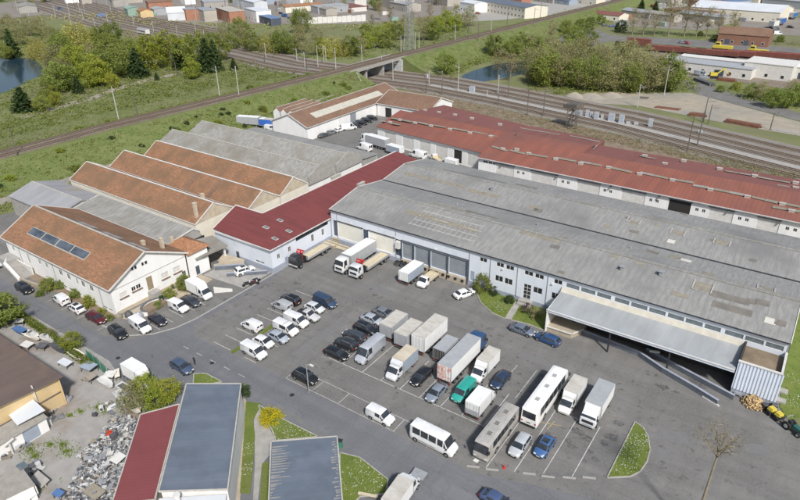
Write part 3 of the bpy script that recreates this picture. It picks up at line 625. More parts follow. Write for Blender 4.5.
# --- around the middle pond and the dense wood right of it
tpx('poplar_tree', 498, 79, .85, 'thin yellowish tree standing in front of the middle pond', None, .9)
tpx('poplar_tree', 510, 81, .8, 'olive tree right of centre before the middle pond', None, .9)
tpx('broadleaf_tree', 445, 74, .8, 'small tree on the slope left of the middle pond')
nm4 = {'olive': 'bare olive tree in the dense wood by the middle pond', 'broadleaf': 'full green tree in the dense wood by the middle pond', 'fresh': 'light green tree in the dense wood by the middle pond', 'poplar': 'tall bare tree in the dense wood by the middle pond'}
DENSE = [(532, 82, 'olive'), (540, 78, 'olive'), (545, 86, 'broadleaf'), (551, 84, 'broadleaf'), (558, 86, 'olive'), (566, 87, 'olive'), (574, 88, 'broadleaf'), (583, 90, 'olive'), (592, 90, 'broadleaf'), (601, 91, 'olive'), (611, 91, 'olive'), (620, 92, 'olive'), (629, 92, 'broadleaf'), (638, 92, 'olive'), (647, 92, 'olive'),
                  (656, 91, 'olive'), (664, 91, 'broadleaf'), (672, 90, 'olive'), (549, 76, 'broadleaf'), (560, 74, 'olive'), (571, 76, 'olive'), (583, 78, 'olive'), (595, 78, 'broadleaf'), (607, 80, 'olive'), (620, 80, 'olive'), (633, 80, 'olive'), (645, 80, 'olive'), (657, 80, 'olive'), (525, 74, 'olive'), (535, 66, 'broadleaf'), (545, 64, 'olive'),
                  (556, 62, 'olive'), (568, 64, 'olive'), (580, 66, 'olive'), (592, 68, 'olive'), (604, 70, 'olive'), (618, 68, 'olive'), (630, 68, 'olive'), (642, 70, 'olive'), (510, 58, 'broadleaf'), (520, 54, 'broadleaf'), (530, 54, 'olive'), (495, 56, 'broadleaf'), (548, 60, 'poplar'), (556, 80, 'poplar'), (598, 84, 'poplar'), (575, 54, 'broadleaf'), (585, 46, 'broadleaf'), (570, 44, 'broadleaf')]
for px, py, k in DENSE:
    tpx(k+'_tree', px+random.uniform(-1.5, 1.5), py, random.uniform(.75, 1.15), nth(DENSE, px, k, nm4[k]), 'dense wood right of the middle pond')
# --- row of tall budding trees top right, hedges
PR = 0
for i, px in enumerate((632, 643, 654, 668, 684, 696, 706, 717, 731)):
    tpx('poplar_tree', px, 35+i*.35, [1.0, .9, .85, 1.7, 1.5, 1, 1.1, 1.0, 1.0][i], 'tall budding tree in the row by the far road, %s from the left' % ['first', 'second', 'third', 'fourth and largest', 'fifth', 'sixth', 'seventh', 'eighth', 'ninth'][i], 'row of tall budding trees', [1.1, 1, 1, 1.6, 1.4, 1, 1, 1, 1][i])
for px, py, k, s in [(620, 32, 'dark_bush', 3.5), (641, 10, 'conifer_tree', .8), (655, 11, 'conifer_tree', .75), (700, 36, 'bush', 1), (715, 40, 'bush', 1.1), (780, 42, 'bush', 1.3), (772, 108, 'broadleaf_tree', .6), (760, 100, 'olive_tree', .6), (750, 98, 'broadleaf_tree', .45), (785, 108, 'broadleaf_tree', .55), (798, 106, 'broadleaf_tree', .7), (736, 90, 'fresh_bush', 1.3),
                     (770, 98, 'fresh_bush', 1.6), (720, 92, 'bush', .9), (790, 98, 'olive_tree', .6), (580, 30, 'broadleaf_tree', .6), (590, 28, 'broadleaf_tree', .6), (600, 24, 'bush', 2), (566, 34, 'broadleaf_tree', .7)]:
    tpx(k, px, py, s, {'dark_bush': 'dark evergreen clump by the far road', 'conifer_tree': 'dark conifer far back at the top edge', 'bush': 'green shrub on the verge of the far road', 'broadleaf_tree': 'small green tree on the far verge at right', 'olive_tree': 'small budding tree on the far verge at right', 'fresh_bush': 'yellow green bush by the goods yard'}[k]+{(780, 42): ' beside the brick hall', (700, 36): ', leftmost under the tall trees', (715, 40): ', left of the brick hall', (600, 24): ' behind the red roof', (720, 92): ' before the goods yard', (772, 108): ' in the middle of the verge', (750, 98): ', smallest one', (785, 108): ' near the edge', (798, 106): ' at the very edge', (580, 30): ' beside the junction', (590, 28): ' left of the red roof', (566, 34): ' by the raised line', (760, 100): ' near the road', (790, 98): ' nearer the edge', (736, 90): ' entrance', (770, 98): ' and the road', (641, 10): ', left one', (655, 11): ', right one'}.get((px, py), ''), 'far roadside greenery', None, 'tree' if 'tree' in k else 'shrub')
random.seed(5)
DT = []
for i in range(80):                        # scattered crowns along the far edge
    px = random.uniform(0, 800); py = random.choice([random.uniform(-6, 3), random.uniform(-12, 0), random.uniform(0, 12) if px < 460 else 0]); DT.append((px, py, random.choice(['broadleaf', 'olive', 'poplar'])))
for px, py, k in DT: tpx(k+'_tree', px, py, random.uniform(.5, .9), nth(DT, px, k, {'broadleaf': 'distant green tree', 'olive': 'distant olive tree', 'poplar': 'distant bare tree'}[k]+' among the works at the top edge'), 'distant trees')
# --- yard greenery
tpx('bush', 483, 291, 1.15, 'round clipped green shrub at the left end of the front lawn', None, .95, 'shrub')
tpx('dark_bush', 494, 294, .75, 'small dark shrub beside the round shrub on the front lawn', None, .95, 'shrub')
tpx('dark_bush', 509, 303, .75, 'small dark shrub in the middle of the front lawn', None, .95, 'shrub')
for (px, py, s, mt, lb) in ((528, 313, 1.0, 'leaf_purple', 'purplish shrub beside the garden path'), (537, 318, 1.0, 'leaf_olive', 'brownish shrub right of the purple one by the wall')):
    o = thing('shrub', lb, 'shrub', G(px, py)); crown_round(2.0, 2.6, 0, 26, 22, .16).build('foliage', mt, o); trunk_mesh(2, 1.5, .2, .05, 4).build('stem', 'bark', o)
o = thing('flowering_bush', 'bright yellow flowering bush at the corner of the verge', 'bush', G(271, 421)); crown_round(2.0, 3.0, -.4, 90, 50, .13, hollow=.75).build('foliage', 'leaf_flower', o); trunk_mesh(2, 2, .2, .06, 5).build('stem', 'bark', o)
tpx('dark_bush', 243, 396, 1.1, 'dark clipped shrub at the corner of the slate roofed building', None, 1.0, 'shrub')
tpx('fresh_tree', 158, 407, .25, 'yellow green bush crowding the red roofed building', None, .38)
tpx('fresh_tree', 146, 396, .3, 'yellow green bush left of the largest one by the red roof', None, .34)
tpx('fresh_tree', 170, 400, .3, 'greener bush right of the ones behind the red roof', None, .34)
tpx('olive_tree', 134, 410, .35, 'bare twiggy bush beside the boats in the scrap yard', None, .4)
tpx('broadleaf_tree', 6, 324, .5, 'leafy tree at the left edge beside the road', None, .55)
tpx('broadleaf_tree', -6, 330, .55, 'tree cut by the left edge of the picture', None, .6)
tpx('fresh_tree', 75, 349, .27, 'yellowish tree leaning over the hedge by the road', None, .3)
tpx('olive_tree', 52, 338, .16, 'small twiggy shrub beside the hedge', None, .18)
for px, py, s, k, lb in [(49, 290, .85, 'bush', 'green bush beside the concrete stairs of the white house'), (62, 288, .6, 'bush', 'low shrub behind the parked white van at the house'), (76, 297, .6, 'bush', 'green shrub behind the white hatchback at the house'), (90, 306, .85, 'fresh_bush', 'bright green shrub behind the maroon car'), (102, 314, .5, 'fresh_bush', 'small yellow green shrub right of the maroon car'), (40, 296, .4, 'bush', 'low shrub at the foot of the concrete stairs'),
                      (163, 302, .7, 'dark_bush', 'dark shrub on the curved planter'), (170, 298, .75, 'fresh_bush', 'bright green bush on the curved planter'), (158, 308, .45, 'bush', 'grey green shrub at the front of the curved planter'), (184, 289, .95, 'bush', 'tall green bush left of the white box truck'), (110, 320, .4, 'bush', 'low shrub at the corner of the white house')]:
    tpx(k, px, py, s, lb, None, None, 'shrub')
# the sparse young tree at the lower right
sp = thing('young_tree', 'tall thin tree with a sparse crown of brown buds at the lower right', 'tree', (-.3, 59.6, 0)); m = MB(); top = Vector((.15, .3, 13.5)); random.seed(77)
m.tube((0, 0, -.2), (.1, .1, 7), .18, .15, 8, False); m.tube((.1, .1, 7), top, .15, .09, 8, False)
for i in range(11):
    a = i*2.4; st = Vector((.1, .1, 7)).lerp(top, random.uniform(.8, 1)); e = st+Vector((math.cos(a)*random.uniform(1.2, 2.5), math.sin(a)*random.uniform(1.2, 2.5), random.uniform(1.6, 3.6))); m.tube(st, e, .055, .02, 5, False)
    for _ in range(14):
        q = st.lerp(e, random.uniform(.3, 1)); m.tube(q, q+Vector((random.uniform(-.9, .9), random.uniform(-.9, .9), random.uniform(.1, .9))), .03, .012, 3, False)
m.build('trunk', 'trunk_tan', sp); c = MB(); 
for _ in range(900):
    a = random.uniform(0, math.tau); d = 2.7*math.sqrt(random.random()); leaf(c, Vector((math.cos(a)*d, math.sin(a)*d+.2, random.uniform(13.4, 17.2))), random.uniform(.05, .13))
c.build('crown', 'leaf_bud', sp)
# hedge along the left road
hp = [(G(x, y).x, G(x, y).y) for x, y in ((13, 312), (30, 324), (48, 336), (62, 347), (75, 358), (92, 369))]
hd = thing('hedge', 'long clipped bright green hedge between the road and the scrap yard', 'hedge'); m = MB(); b = MB()
for a, c in zip(hp, hp[1:]):
    a = Vector(a).to_3d(); c = Vector(c).to_3d(); b.bar(a+Vector((0, 0, .6)), c+Vector((0, 0, .6)), .25, 1.1)
    for _ in range(int((c-a).length*170)):
        p = a.lerp(c, random.random()); leaf(m, p+Vector((random.uniform(-.6, .6), random.uniform(-.6, .6), random.uniform(.1, 1.5))), .2, 1.0)
m.build('foliage', 'leaf_hedge', hd); b.build('stems', 'bark', hd)
random.seed(61); SB = sorted(((random.uniform(30, 220), random.choice([random.uniform(-22, -8), random.uniform(8, 21), random.uniform(8, 21)]), random.choice(['bush', 'bush', 'fresh_bush', 'dark_bush'])) for _ in range(90)))
for i, (y, u, k) in enumerate(SB):
    j = sum(1 for q in SB[:i] if q[2] == k); o = tree(k, exy(y)+u, y, random.uniform(.35, .8), {'bush': 'green shrub', 'fresh_bush': 'light green shrub', 'dark_bush': 'dark shrub'}[k]+' on the slope of the railway embankment, %s from the near end' % ORD[j % 49], 'shrubs on the embankment', random.uniform(.5, 1.0), 'shrub')
    pf = [(-26, 0), (-19, 1.2), (-12, 3.6), (-6.2, EZ-.45), (6.2, EZ-.45), (11, 3.9), (17, 1.3), (23, 0)]
    for (a, za), (b, zb) in zip(pf, pf[1:]):
        if a <= u <= b: o.location.z = za+(zb-za)*(u-a)/(b-a)-.1
# --- ground cover: banks and wood floor (nobody could count it)
def cover(name, pts, mat, label, size, nleaf):
    m = MB()
    for x, y, z in pts:
        s = size*random.uniform(.5, 1.4)
        for _ in range(nleaf): leaf(m, Vector((x+random.gauss(0, s*.6), y+random.gauss(0, s*.6), z+random.uniform(0, s*.6))), s*.4, 2.2)
    return tag(m.build(name, mat), label, 'ground cover', None, 'stuff')

def bankz(u):
    prof = [(-26, 0), (-19, 1.2), (-12, 3.6), (-6.2, EZ-.45), (6.2, EZ-.45), (11, 3.9), (17, 1.3), (23, 0)]
    for (a, za), (b, zb) in zip(prof, prof[1:]):
        if a <= u <= b: return za+(zb-za)*(u-a)/(b-a)
    return 0
random.seed(9)
pts = []
for _ in range(17000):
    y = random.uniform(20, 222) if random.random() < .8 else random.uniform(262, 520); u = random.choice([random.uniform(-30, -6.6), random.uniform(6.4, 27)])
    pts.append((exy(y)+u, y, bankz(u)))
for _ in range(5000): y = random.uniform(262, 560); u = random.choice([random.uniform(-30, -6.6), random.uniform(6.4, 27)]); pts.insert(0, (exy(y)+u, y, bankz(u)))
for _ in range(5500): y = random.uniform(40, 222); pts.insert(0, (exy(y)-random.uniform(22, 62), y, 0))
cover('bank_undergrowth', pts[:20500], 'bank_blade', 'rough green undergrowth covering the slopes of the railway embankment', .6, 7)
cover('bank_brambles', pts[20500:24000], 'leaf_mid', 'darker bramble patches on the slopes of the railway embankment', .75, 6)
cover('bank_straw', pts[24000:], 'leaf_olive', 'dry straw coloured tufts on the slopes of the railway embankment', .7, 6)
pts = [(x, y, 0) for x, y in scatter(gp((-60, 130), (-40, 30), (60, 30), (180, 46), (260, 66), (300, 74), (200, 92), (110, 112), (0, 140)), .3) if not inside((x, y), gp((-40, 58), (0, 57), (33, 58), (42, 66), (45, 74), (30, 80), (8, 92), (-10, 95), (-60, 110)))]
cover('wood_undergrowth', pts, 'bank_blade', 'undergrowth and low bushes filling the wood around the left pond', 1.3, 8)
pts = [(x, y, 0) for x, y in scatter(gp((420, 58), (470, 60), (530, 40), (600, 50), (690, 78), (700, 92), (560, 95), (530, 90), (528, 60), (495, 60), (465, 70), (455, 80), (430, 74)), .3)]
cover('scrub', pts, 'bank_blade', 'low scrub between the middle pond and the dense wood', 1.6, 8)
pts = [(x, y, 0) for x, y in scatter(gp((190, 40), (260, 44), (360, 46), (420, 34), (470, 26), (470, 38), (370, 58), (350, 60), (270, 56)), .06)]
cover('belt_undergrowth', pts, 'bank_blade', 'brushwood under the tree belt behind the low tracks', 2.0, 8)
pts = []
for i in range(2600):
    t = random.uniform(0, 1); px = 400+400*t
    g = G(px, 88+88*t+random.uniform(-2, 10)*(1-.3*t)); pts.append((g.x, g.y, 0))
cover('verge_weeds', pts, 'leaf_olive', 'weeds on the verge between the red sheds and the tracks', .7, 5)
pts = [(x, y, 0) for x, y in scatter(gp((700, 84), (760, 88), (800, 90), (800, 112), (740, 98)), .3)]+[(x, y, 0) for x, y in scatter(gp((610, 30), (740, 36), (800, 42), (800, 47), (720, 41), (620, 36)), .12)]
cover('verge_grass', pts, 'bank_blade', 'rough verge growth beside the far road and goods yard', 1.2, 7)
for px, py, r_ in ((62, 445, .9), (67, 452, 1.1), (40, 483, 1.0), (98, 407, .7), (103, 411, .9), (30, 450, 1.2), (50, 445, .6), (80, 412, .5), (36, 456, .8), (70, 416, .5)):
    g = G(px, py)
    for _ in range(int(170*r_)): a = random.uniform(0, 6.28); d = abs(random.gauss(0, .55))*r_*1.3; tufts(GRASS, g.x+math.cos(a)*d*1.5, g.y+math.sin(a)*d, .012, random.uniform(.15, .4), 2)
tag(GRASS.build('lawn_grass', 'blade'), 'short green grass blades of the lawns and verges', 'grass', None, 'stuff')
tag(DAISY.build('lawn_daisies', 'daisy'), 'white daisies scattered over the lawns', 'flowers', None, 'stuff')
# ================================================================== BUILDINGS
def win(t, o, u, a0, a1, z0, z1, glass='glass_dark', frame='trim_white', mull=1, name='window', fw=.07):
    """window in an opening: frame with mullions, pane set back from the wall face"""
    o = Vector(o); u = Vector(u); n = Vector((-u.y, u.x, 0)); P = lambda a, z, d: o+u*a+n*d+Vector((0, 0, z))
    m = MB(); zc = (z0+z1)/2
    for a in (a0+fw/2, a1-fw/2, *[a0+(a1-a0)*(i+1)/(mull+1) for i in range(mull)]): m.bar(P(a, z0+.005, .07), P(a, z1-.005, .07), fw, .06, n)
    for z in (z0+fw/2, z1-fw/2): m.bar(P(a0+fw, z, .07), P(a1-fw, z, .07), fw*.98, .055, (0, 0, 1))
    f = m.build(name, frame, t)
    MB().quad(P(a0, z0, .1), P(a1, z0, .1), P(a1, z1, .1), P(a0, z1, .1)).build('pane', glass, f); return f
def panel(t, name, o, u, a0, a1, z0, z1, mat, d=.1):
    o = Vector(o); u = Vector(u); n = Vector((-u.y, u.x, 0)); P = lambda a, z, dd: o+u*a+n*dd+Vector((0, 0, z)); m = MB()
    p = [P(a0, z0, d), P(a1, z0, d), P(a1, z1, d), P(a0, z1, d)]; q = [x+n*.06 for x in p]
    m.add(p+q, [(0, 1, 2, 3), (7, 6, 5, 4)]+[(i, i+4, (i+1) % 4+4, (i+1) % 4) for i in range(4)]); return m.build(name, mat, t)
def gable(t, ax, a0, a1, b0, b1, ze, zr, wall, roof, over=.35, holes={}, th=.18, rb=None, ends=True, trim='trim_white', ridge='ridge_cap', z0=-.05, skip=(), gablemat=None):
    """gabled block; ax = 'x' or 'y' is the ridge direction, a along it, b across"""
    rb = (b0+b1)/2 if rb is None else rb
    Q = (lambda a, b, z: (a, b, z)) if ax == 'x' else (lambda a, b, z: (b, a, z))
    if ax == 'x':
        sides = {'b0': ((0, b0, 0), (1, 0, 0), a0, a1), 'b1': ((0, b1, 0), (-1, 0, 0), -a1, -a0)}
    else:
        sides = {'b0': ((b0, 0, 0), (0, -1, 0), -a1, -a0), 'b1': ((b1, 0, 0), (0, 1, 0), a0, a1)}
    for k, (o, u, c0, c1) in sides.items():
        if k in skip: continue
        MB().wall(o, u, c0, c1, z0, ze-.05, .25, holes.get(k, ())).build('wall', wall, t)
    ei = .25                                  # end walls between the long ones
    for k, a, d in (('a0', a0, 1), ('a1', a1, -1)):
        if k in skip: continue
        hs = holes.get(k, ())
        o, u = (((a, 0, 0), (0, -d, 0)) if ax == 'x' else ((0, a, 0), (d, 0, 0)))
        lo, hi = ((-b1+ei, -b0-ei) if d > 0 else (b0+ei, b1-ei)) if ax == 'x' else ((b0+ei, b1-ei) if d > 0 else (-b1+ei, -b0-ei))
        MB().wall(o, u, lo, hi, z0, ze-.3, .25, hs).build('end_wall', wall, t)
        ag = a-d*.005; m = MB(); pts = [Q(ag, b0+.02, ze-.3), Q(ag, b1-.02, ze-.3), Q(ag, b1-.02, ze-.06), Q(ag, rb, zr-.1), Q(ag, b0+.02, ze-.06)]; off = Vector(Q(d*.24, 0, 0))
        p2 = [tuple(Vector(p)+off) for p in pts]; m.add(pts+p2, [(0, 1, 2, 3, 4), (9, 8, 7, 6, 5)]+[(i, i+5, (i+1) % 5+5, (i+1) % 5) for i in range(5)]); m.build('gable', gablemat or wall, t)
    s0 = (zr-ze)/(rb-b0); s1 = (zr-ze)/(b1-rb); A0, A1 = a0-over, a1+over
    R = []
    for name, lo in (('b0', True), ('b1', False)):
        if lo: p = [Q(A0, b0-over, ze-s0*over), Q(A1, b0-over, ze-s0*over), Q(A1, rb, zr), Q(A0, rb, zr)]
        else: p = [Q(A0, rb, zr), Q(A1, rb, zr), Q(A1, b1+over, ze-s1*over), Q(A0, b1+over, ze-s1*over)]
        if ax == 'y': p = p[::-1]
        R.append(MB().slab(p, th).build('roof_slope', roof, t))
    if ridge: MB().bar(Q(A0-.02, rb, zr+.02), Q(A1+.02, rb, zr+.02), .4, .12).build('ridge', ridge, t)
    if trim:
        for a in (A0-.06, A1+.06):
            m = MB(); m.bar(Q(a, b0-over-.02, ze-s0*over-.06), Q(a, rb, zr-.06), .1, .3); m.bar(Q(a, rb, zr-.06), Q(a, b1+over+.02, ze-s1*over-.06), .1, .3); m.build('verge_board', trim, t)
        for b, z in ((b0-over-.08, ze-s0*over-.1), (b1+over+.08, ze-s1*over-.1)):
            MB().bar(Q(A0, b, z), Q(A1, b, z), .14, .14).build('gutter', trim, t)
    return R
UX = (1, 0, 0); UY = (0, 1, 0)
# ------------------------------------------------------------------ the large grey warehouse
wh = thing('warehouse', 'large pale blue warehouse with grey corrugated twin gable roof and loading doors', 'warehouse', (0, 0, 0))
X0, X1, Y0, Y1, ZE = -85.8, 4.3, 95.7, 136.2, 7.9
upw = [(-48, -46.45), (-44.4, -42.85), (-42.4, -40.75), (-38.6, -36.9), (-36.5, -34.8), (-32.8, -31.25)]
low = [(-44.5, -42.85), (-42.5, -40.85), (-36.6, -34.8), (-33, -31.5)]
strip = [(-30.5, -28.05), (-27.8, -25.15), (-24.9, -22.4), (-21.8, -19.25), (-19, -16.25), (-16.0, -13.3), (-13.0, -10.4), (-10.2, -7.55), (-7.3, -4.85), (-4.3, -1.6), (-1.4, 1.25), (1.45, 3.95)]
rollers = [(-66.3, -63.5), (-63.2, -59.5), (-59.2, -55.2), (-54.9, -50.7)]
bigw = [(-83.9, -77), (-75.1, -68.5)]; darkd = [(-85.3, -84.1), (-76.8, -75.3), (-68.2, -66.5)]
H = [(a, b, 6.08, 7.0) for a, b in upw]+[(a, b, 2.86, 4.14) for a, b in low]+[(a, b, 6.0, 6.92) for a, b in strip]
H += [(a, b, 1.4, 5.2) for a, b in rollers]+[(a, b, 1.5, 5.4) for a, b in bigw]+[(a, b, 1.5, 5.45) for a, b in darkd]+[(-38.5, -37.0, 1.0, 4.14), (-49.9, -49.0, 1.2, 3.3)]
MB().wall((0, Y0, 0), UX, X0, X1, 1.0, ZE-.1, .3, H).build('front_wall', 'blue_white_wall', wh)
MB().box(X0-.03, X1+.03, Y0-.06, Y0+.3, -.05, .98).build('plinth', 'blue_plinth', wh)
for hh in upw: win(wh, (0, Y0, 0), UX, *hh, 6.08, 7.0, 'glass_dark', 'trim_white', 1)
for i, hh in enumerate(low): win(wh, (0, Y0, 0), UX, *hh, 2.86, 4.14, 'glass_dark', 'trim_white', 1)
for i, hh in enumerate(strip): win(wh, (0, Y0, 0), UX, *hh, 6.0, 6.92, 'glass_sky', 'trim_white', 0, fw=.06)
d = win(wh, (0, Y0, 0), UX, -38.5, -37.0, 1.0, 4.14, 'glass_dark', 'trim_white', 1, 'door'); m = MB()
for z in (1.9, 2.7, 3.4): m.bar((-38.4, Y0+.06, z), (-37.1, Y0+.06, z), .05, .06)
m.build('glazing_bar', 'trim_white', d)
m = MB(); m.box(-39, -36.4, Y0-1.6, Y0-.07, -.05, .5); m.box(-39, -36.4, Y0-1.1, Y0-.07, .5, .98); m.build('door_step', 'concrete', wh)
panel(wh, 'side_door', (0, Y0, 0), UX, -49.9, -49.0, 1.2, 3.3, 'truck_side_blue', .06)
for a, b in rollers:
    p = panel(wh, 'roller_door', (0, Y0, 0), UX, a, b, 1.4, 5.2, 'door_grey', .22); m = MB()
    for k in range(9): m.box(a+.02, b-.02, Y0+.2, Y0+.225, 1.6+k*.4, 1.63+k*.4)
    m.build('slat_joint', 'door_dark', p)
o = MB(); o.tube((-65.2, Y0+.212, 3.3), (-65.2, Y0+.206, 3.3), .75, k=20); o.build('door_mark', 'galv', wh)
for a, b in bigw:
    p = panel(wh, 'sliding_door', (0, Y0, 0), UX, a, b, 1.5, 5.4, 'door_white', .12); MB().box(a-.3, b+.3, Y0-.1, Y0-.02, 5.42, 5.6).build('door_track', 'trim_dark', wh)
for a, b in darkd: panel(wh, 'dark_door', (0, Y0, 0), UX, a, b, 1.5, 5.45, 'door_dark', .2)
for x in (-63.35, -59.35, -55.05, -50.5, -66.45): MB().box(x-.14, x+.14, Y0-.22, Y0-.003, 0, 5.4).build('door_post', 'door_dark', wh)
MB().box(-66.6, -50.4, Y0-.2, Y0-.003, 5.42, 5.62).build('door_lintel', 'door_dark', wh)
for a, b in rollers[1:]+rollers[:1]:                # dock platforms with buffers
    MB().box(a+.1, b-.1, Y0-.75, Y0-.07, 0, 1.32).build('dock_sill', 'concrete_tan', wh)
    for x in (a+.5, (a+b)/2, b-.5): MB().box(x-.25, x+.25, Y0-.95, Y0-.76, .75, 1.2).build('dock_buffer', 'rubber', wh)
MB().box(-67.6, -66.6, Y0-.8, Y0-.02, 3.6, 5.2).build('wall_unit', 'trim_white', wh)
for x in (-80, -68, -58, -43, -33): MB().box(x-.15, x+.15, Y0-.3, Y0-.02, 5.75, 6.0).build('wall_lamp', 'trim_white', wh)
for x in (-84.0+.02, -67.9, -50.2, -45.6, -39.9, -33.9):
    m = MB(); m.tube((x, Y0-.09, .9), (x, Y0-.09, ZE-.45), .06, k=6); m.build('downpipe', 'galv', wh)
MB().box(X0-.02, X1, Y0-.12, Y0-.004, ZE-.42, ZE-.12).build('fascia', 'blue_white_ribbed', wh)
for x in (X0, X1):
    s = 1 if x > 0 else -1
    m = MB(); pts = [(x, Y0+.02, 0), (x, Y0+.02, ZE-.12), (x, 106, 9.6), (x, 115.9, 8.1), (x, 125.8, 9.5), (x, Y1, ZE-.1), (x, Y1, 0)]; p2 = [(q[0]-s*.3, q[1], q[2]) for q in pts]; n = len(pts)
    m.add(pts+p2, [tuple(range(n)), tuple(range(2*n-1, n-1, -1))]+[(i, i+n, (i+1) % n+n, (i+1) % n) for i in range(n)]); m.build('end_wall', 'blue_white_wall', wh)
MB().box(X0, X1, Y1-.3, Y1, 0, ZE-.1).build('back_wall', 'white_wall', wh)
RP = [(Y0-.3, ZE), (106, 9.8), (115.9, 8.3), (125.8, 9.7), (Y1+.3, ZE)]
rslopes = []
for (ya, za), (yb, zb) in zip(RP, RP[1:]):
    rslopes.append(MB().slab([(X0-.2, ya, za), (X1+.25, ya, za), (X1+.25, yb, zb), (X0-.2, yb, zb)], .14).build('roof_slope', 'roof_cement', wh))
MB().bar((X0-.2, 115.9, 8.33), (X1+.25, 115.9, 8.33), .5, .1).build('valley_gutter', 'trim_dark', wh)
for y, z in ((106, 9.83), (125.8, 9.73)): MB().bar((X0-.22, y, z), (X1+.27, y, z), .6, .1).build('ridge', 'roof_cement_old', wh)
MB().bar((X0-.2, Y0-.38, ZE-.02), (X1+.25, Y0-.38, ZE-.02), .16, .16).build('eaves_gutter', 'trim_dark', wh)
m = MB()
for (ya, za), (yb, zb) in zip(RP, RP[1:]):
    m.bar((X0-.26, ya, za-.04), (X0-.26, yb, zb-.04), .1, .26); m.bar((X1+.31, ya, za-.04), (X1+.31, yb, zb-.04), .12, .3)
m.build('verge_board', 'trim_white', wh)
def rz(y):
    for (ya, za), (yb, zb) in zip(RP, RP[1:]):
        if ya <= y <= yb: return za+(zb-za)*(y-ya)/(yb-ya), (zb-za)/(yb-ya)
    return ZE, 0
def on_roof(t, name, x0, x1, y0, y1, mat, up=.03, zf=rz):
    za = zf(y0)[0]; zb = zf(y1)[0]
    return MB().slab([(x0, y0, za+up), (x1, y0, za+up), (x1, y1, zb+up), (x0, y1, zb+up)], up+.02).build(name, mat, t)
def rp(px, py, z=9): g = G(px, py, z); g = G(px, py, rz(min(max(g.y, Y0), Y1))[0]); return g
# long weathered rooflight strips (read off the roof) and single sheets
for (xa, ya), (xb, yb), wd, mt in [((405, 172.5), (465, 188), 1.3, 'rooflight'), ((468, 189), (498, 198), 1.3, 'rooflight'), ((442, 170), (508, 183), .8, 'rooflight_dark'), ((432, 203), (470, 213), 1.0, 'rooflight'), ((466, 211), (498, 219), .9, 'rooflight_dark'),
                                   ((406, 211), (436, 219), 1.4, 'rooflight'), ((434, 219), (478, 231), 1.4, 'rooflight'), ((516, 184), (537, 189), 1.2, 'rooflight_dark'), ((710, 292), (750, 303), 1.6, 'rooflight_dark'), ((712, 303), (752, 316), 1.6, 'rooflight_dark'), ((520, 231), (560, 242), 1.0, 'rooflight')]:
    a = rp(xa, ya); b = rp(xb, yb); y = (a.y+b.y)/2; n = max(1, int(abs(b.x-a.x)/3.2)); st = (b.x-a.x)/n
    for i in range(n): on_roof(wh, 'rooflight_sheet', a.x+st*i+.03, a.x+st*(i+1)-.03, y-wd/2, y+wd/2, mt, .03+.006*(i % 2))
random.seed(31)
for px, py, sx, sy, mt in [(534, 208, 2.4, 1.6, 'rooflight'), (538, 211, 2, 1.2, 'rooflight_dark'), (653, 252, 2.2, 1.4, 'rooflight_dark'), (635, 222, 2.0, 1.2, 'rooflight'), (634, 232, 1.8, 1, 'rooflight_dark'), (607, 227, 1.4, 1, 'rooflight'), (684, 213, 1.5, 1, 'rooflight_dark'), (679, 232.5, 2.2, 1.4, 'rooflight'),
                         (722, 242, 2.4, 1.4, 'rooflight'), (675, 257, 2.2, 1.8, 'rooflight'), (708, 274.5, 2.0, 1.2, 'rooflight'), (703, 286, 2.4, 2.0, 'rooflight'), (766, 289, 1.8, 1.2, 'rooflight'), (763, 302, 2, 1.4, 'rooflight_dark'), (752, 301, 1.3, 1.2, 'rooflight_dark'), (770, 322, 1.6, 1.4, 'rooflight_white'), (780, 324, 1.6, 1.3, 'rooflight_dark'),
                         (685, 260, 2.2, 1.3, 'rooflight_white'), (671, 242, 1.4, 1.2, 'rooflight_white'), (657, 166+58, 1, .8, 'rooflight'), (564, 238, 1.6, 1, 'rooflight'), (555, 246, 1.8, 1.1, 'rooflight_dark'), (561, 273, 1.2, .8, 'rooflight_dark'), (713, 240, 1, .7, 'rooflight_dark'), (628, 217, 1, .8, 'rooflight_dark'), (753, 261, 1.2, .9, 'rooflight_dark'), (640, 263, 1.5, .9, 'rooflight'), (680, 296, 2.6, 1.0, 'rooflight'), (615, 256, 1.4, .8, 'rooflight')]:
    g = rp(px, py); on_roof(wh, 'rooflight_sheet', g.x-sx/2, g.x+sx/2, g.y-sy/2, g.y+sy/2, mt, .05)
for px, py, sx, sy in [(634, 220, 2.6, 2.0), (678, 232, 2.6, 2.0), (722, 242, 2.8, 2.0), (703, 286, 3.0, 2.6), (766, 289, 2.6, 1.7)]:
    g = rp(px, py); m = MB(); za, sl = rz(g.y)
    for dx in (-sx/2, sx/2): m.bar((g.x+dx, g.y-sy/2, za-sl*sy/2+.09), (g.x+dx, g.y+sy/2, za+sl*sy/2+.09), .22, .12)
    m.bar((g.x-sx/2, g.y-sy/2, za-sl*sy/2+.09), (g.x-sx/5, g.y-sy/2, za-sl*sy/2+.09), .2, .1); m.build('rooflight_kerb', 'sealant', wh)
a = rp(432, 224); b = rp(492, 247.5)                  # lattice of pale battens where sheets were relaid
for i in range(4):
    y = 98.3+i*1.75; x0 = -66.6-.25*i*0; on_roof(wh, 'sealing_strip', -66.5+i*.15, -51.3+(3-i)*.2, y, y+.2, 'sealant', .035)
for i in range(13):
    x = -66.3+i*1.2; on_roof(wh, 'sealing_strip', x, x+.1, 98.0, 103.9, 'sealant', .03)
for px, py in ((622, 270), (661, 275), (492, 190)):     # small roof vents
    g = rp(px, py); m = MB(); m.box(g.x-.3, g.x+.3, g.y-.3, g.y+.3, g.z-.1, g.z+.7); m.box(g.x-.42, g.x+.42, g.y-.42, g.y+.42, g.z+.7, g.z+.82); m.build('roof_vent', 'galv', wh)
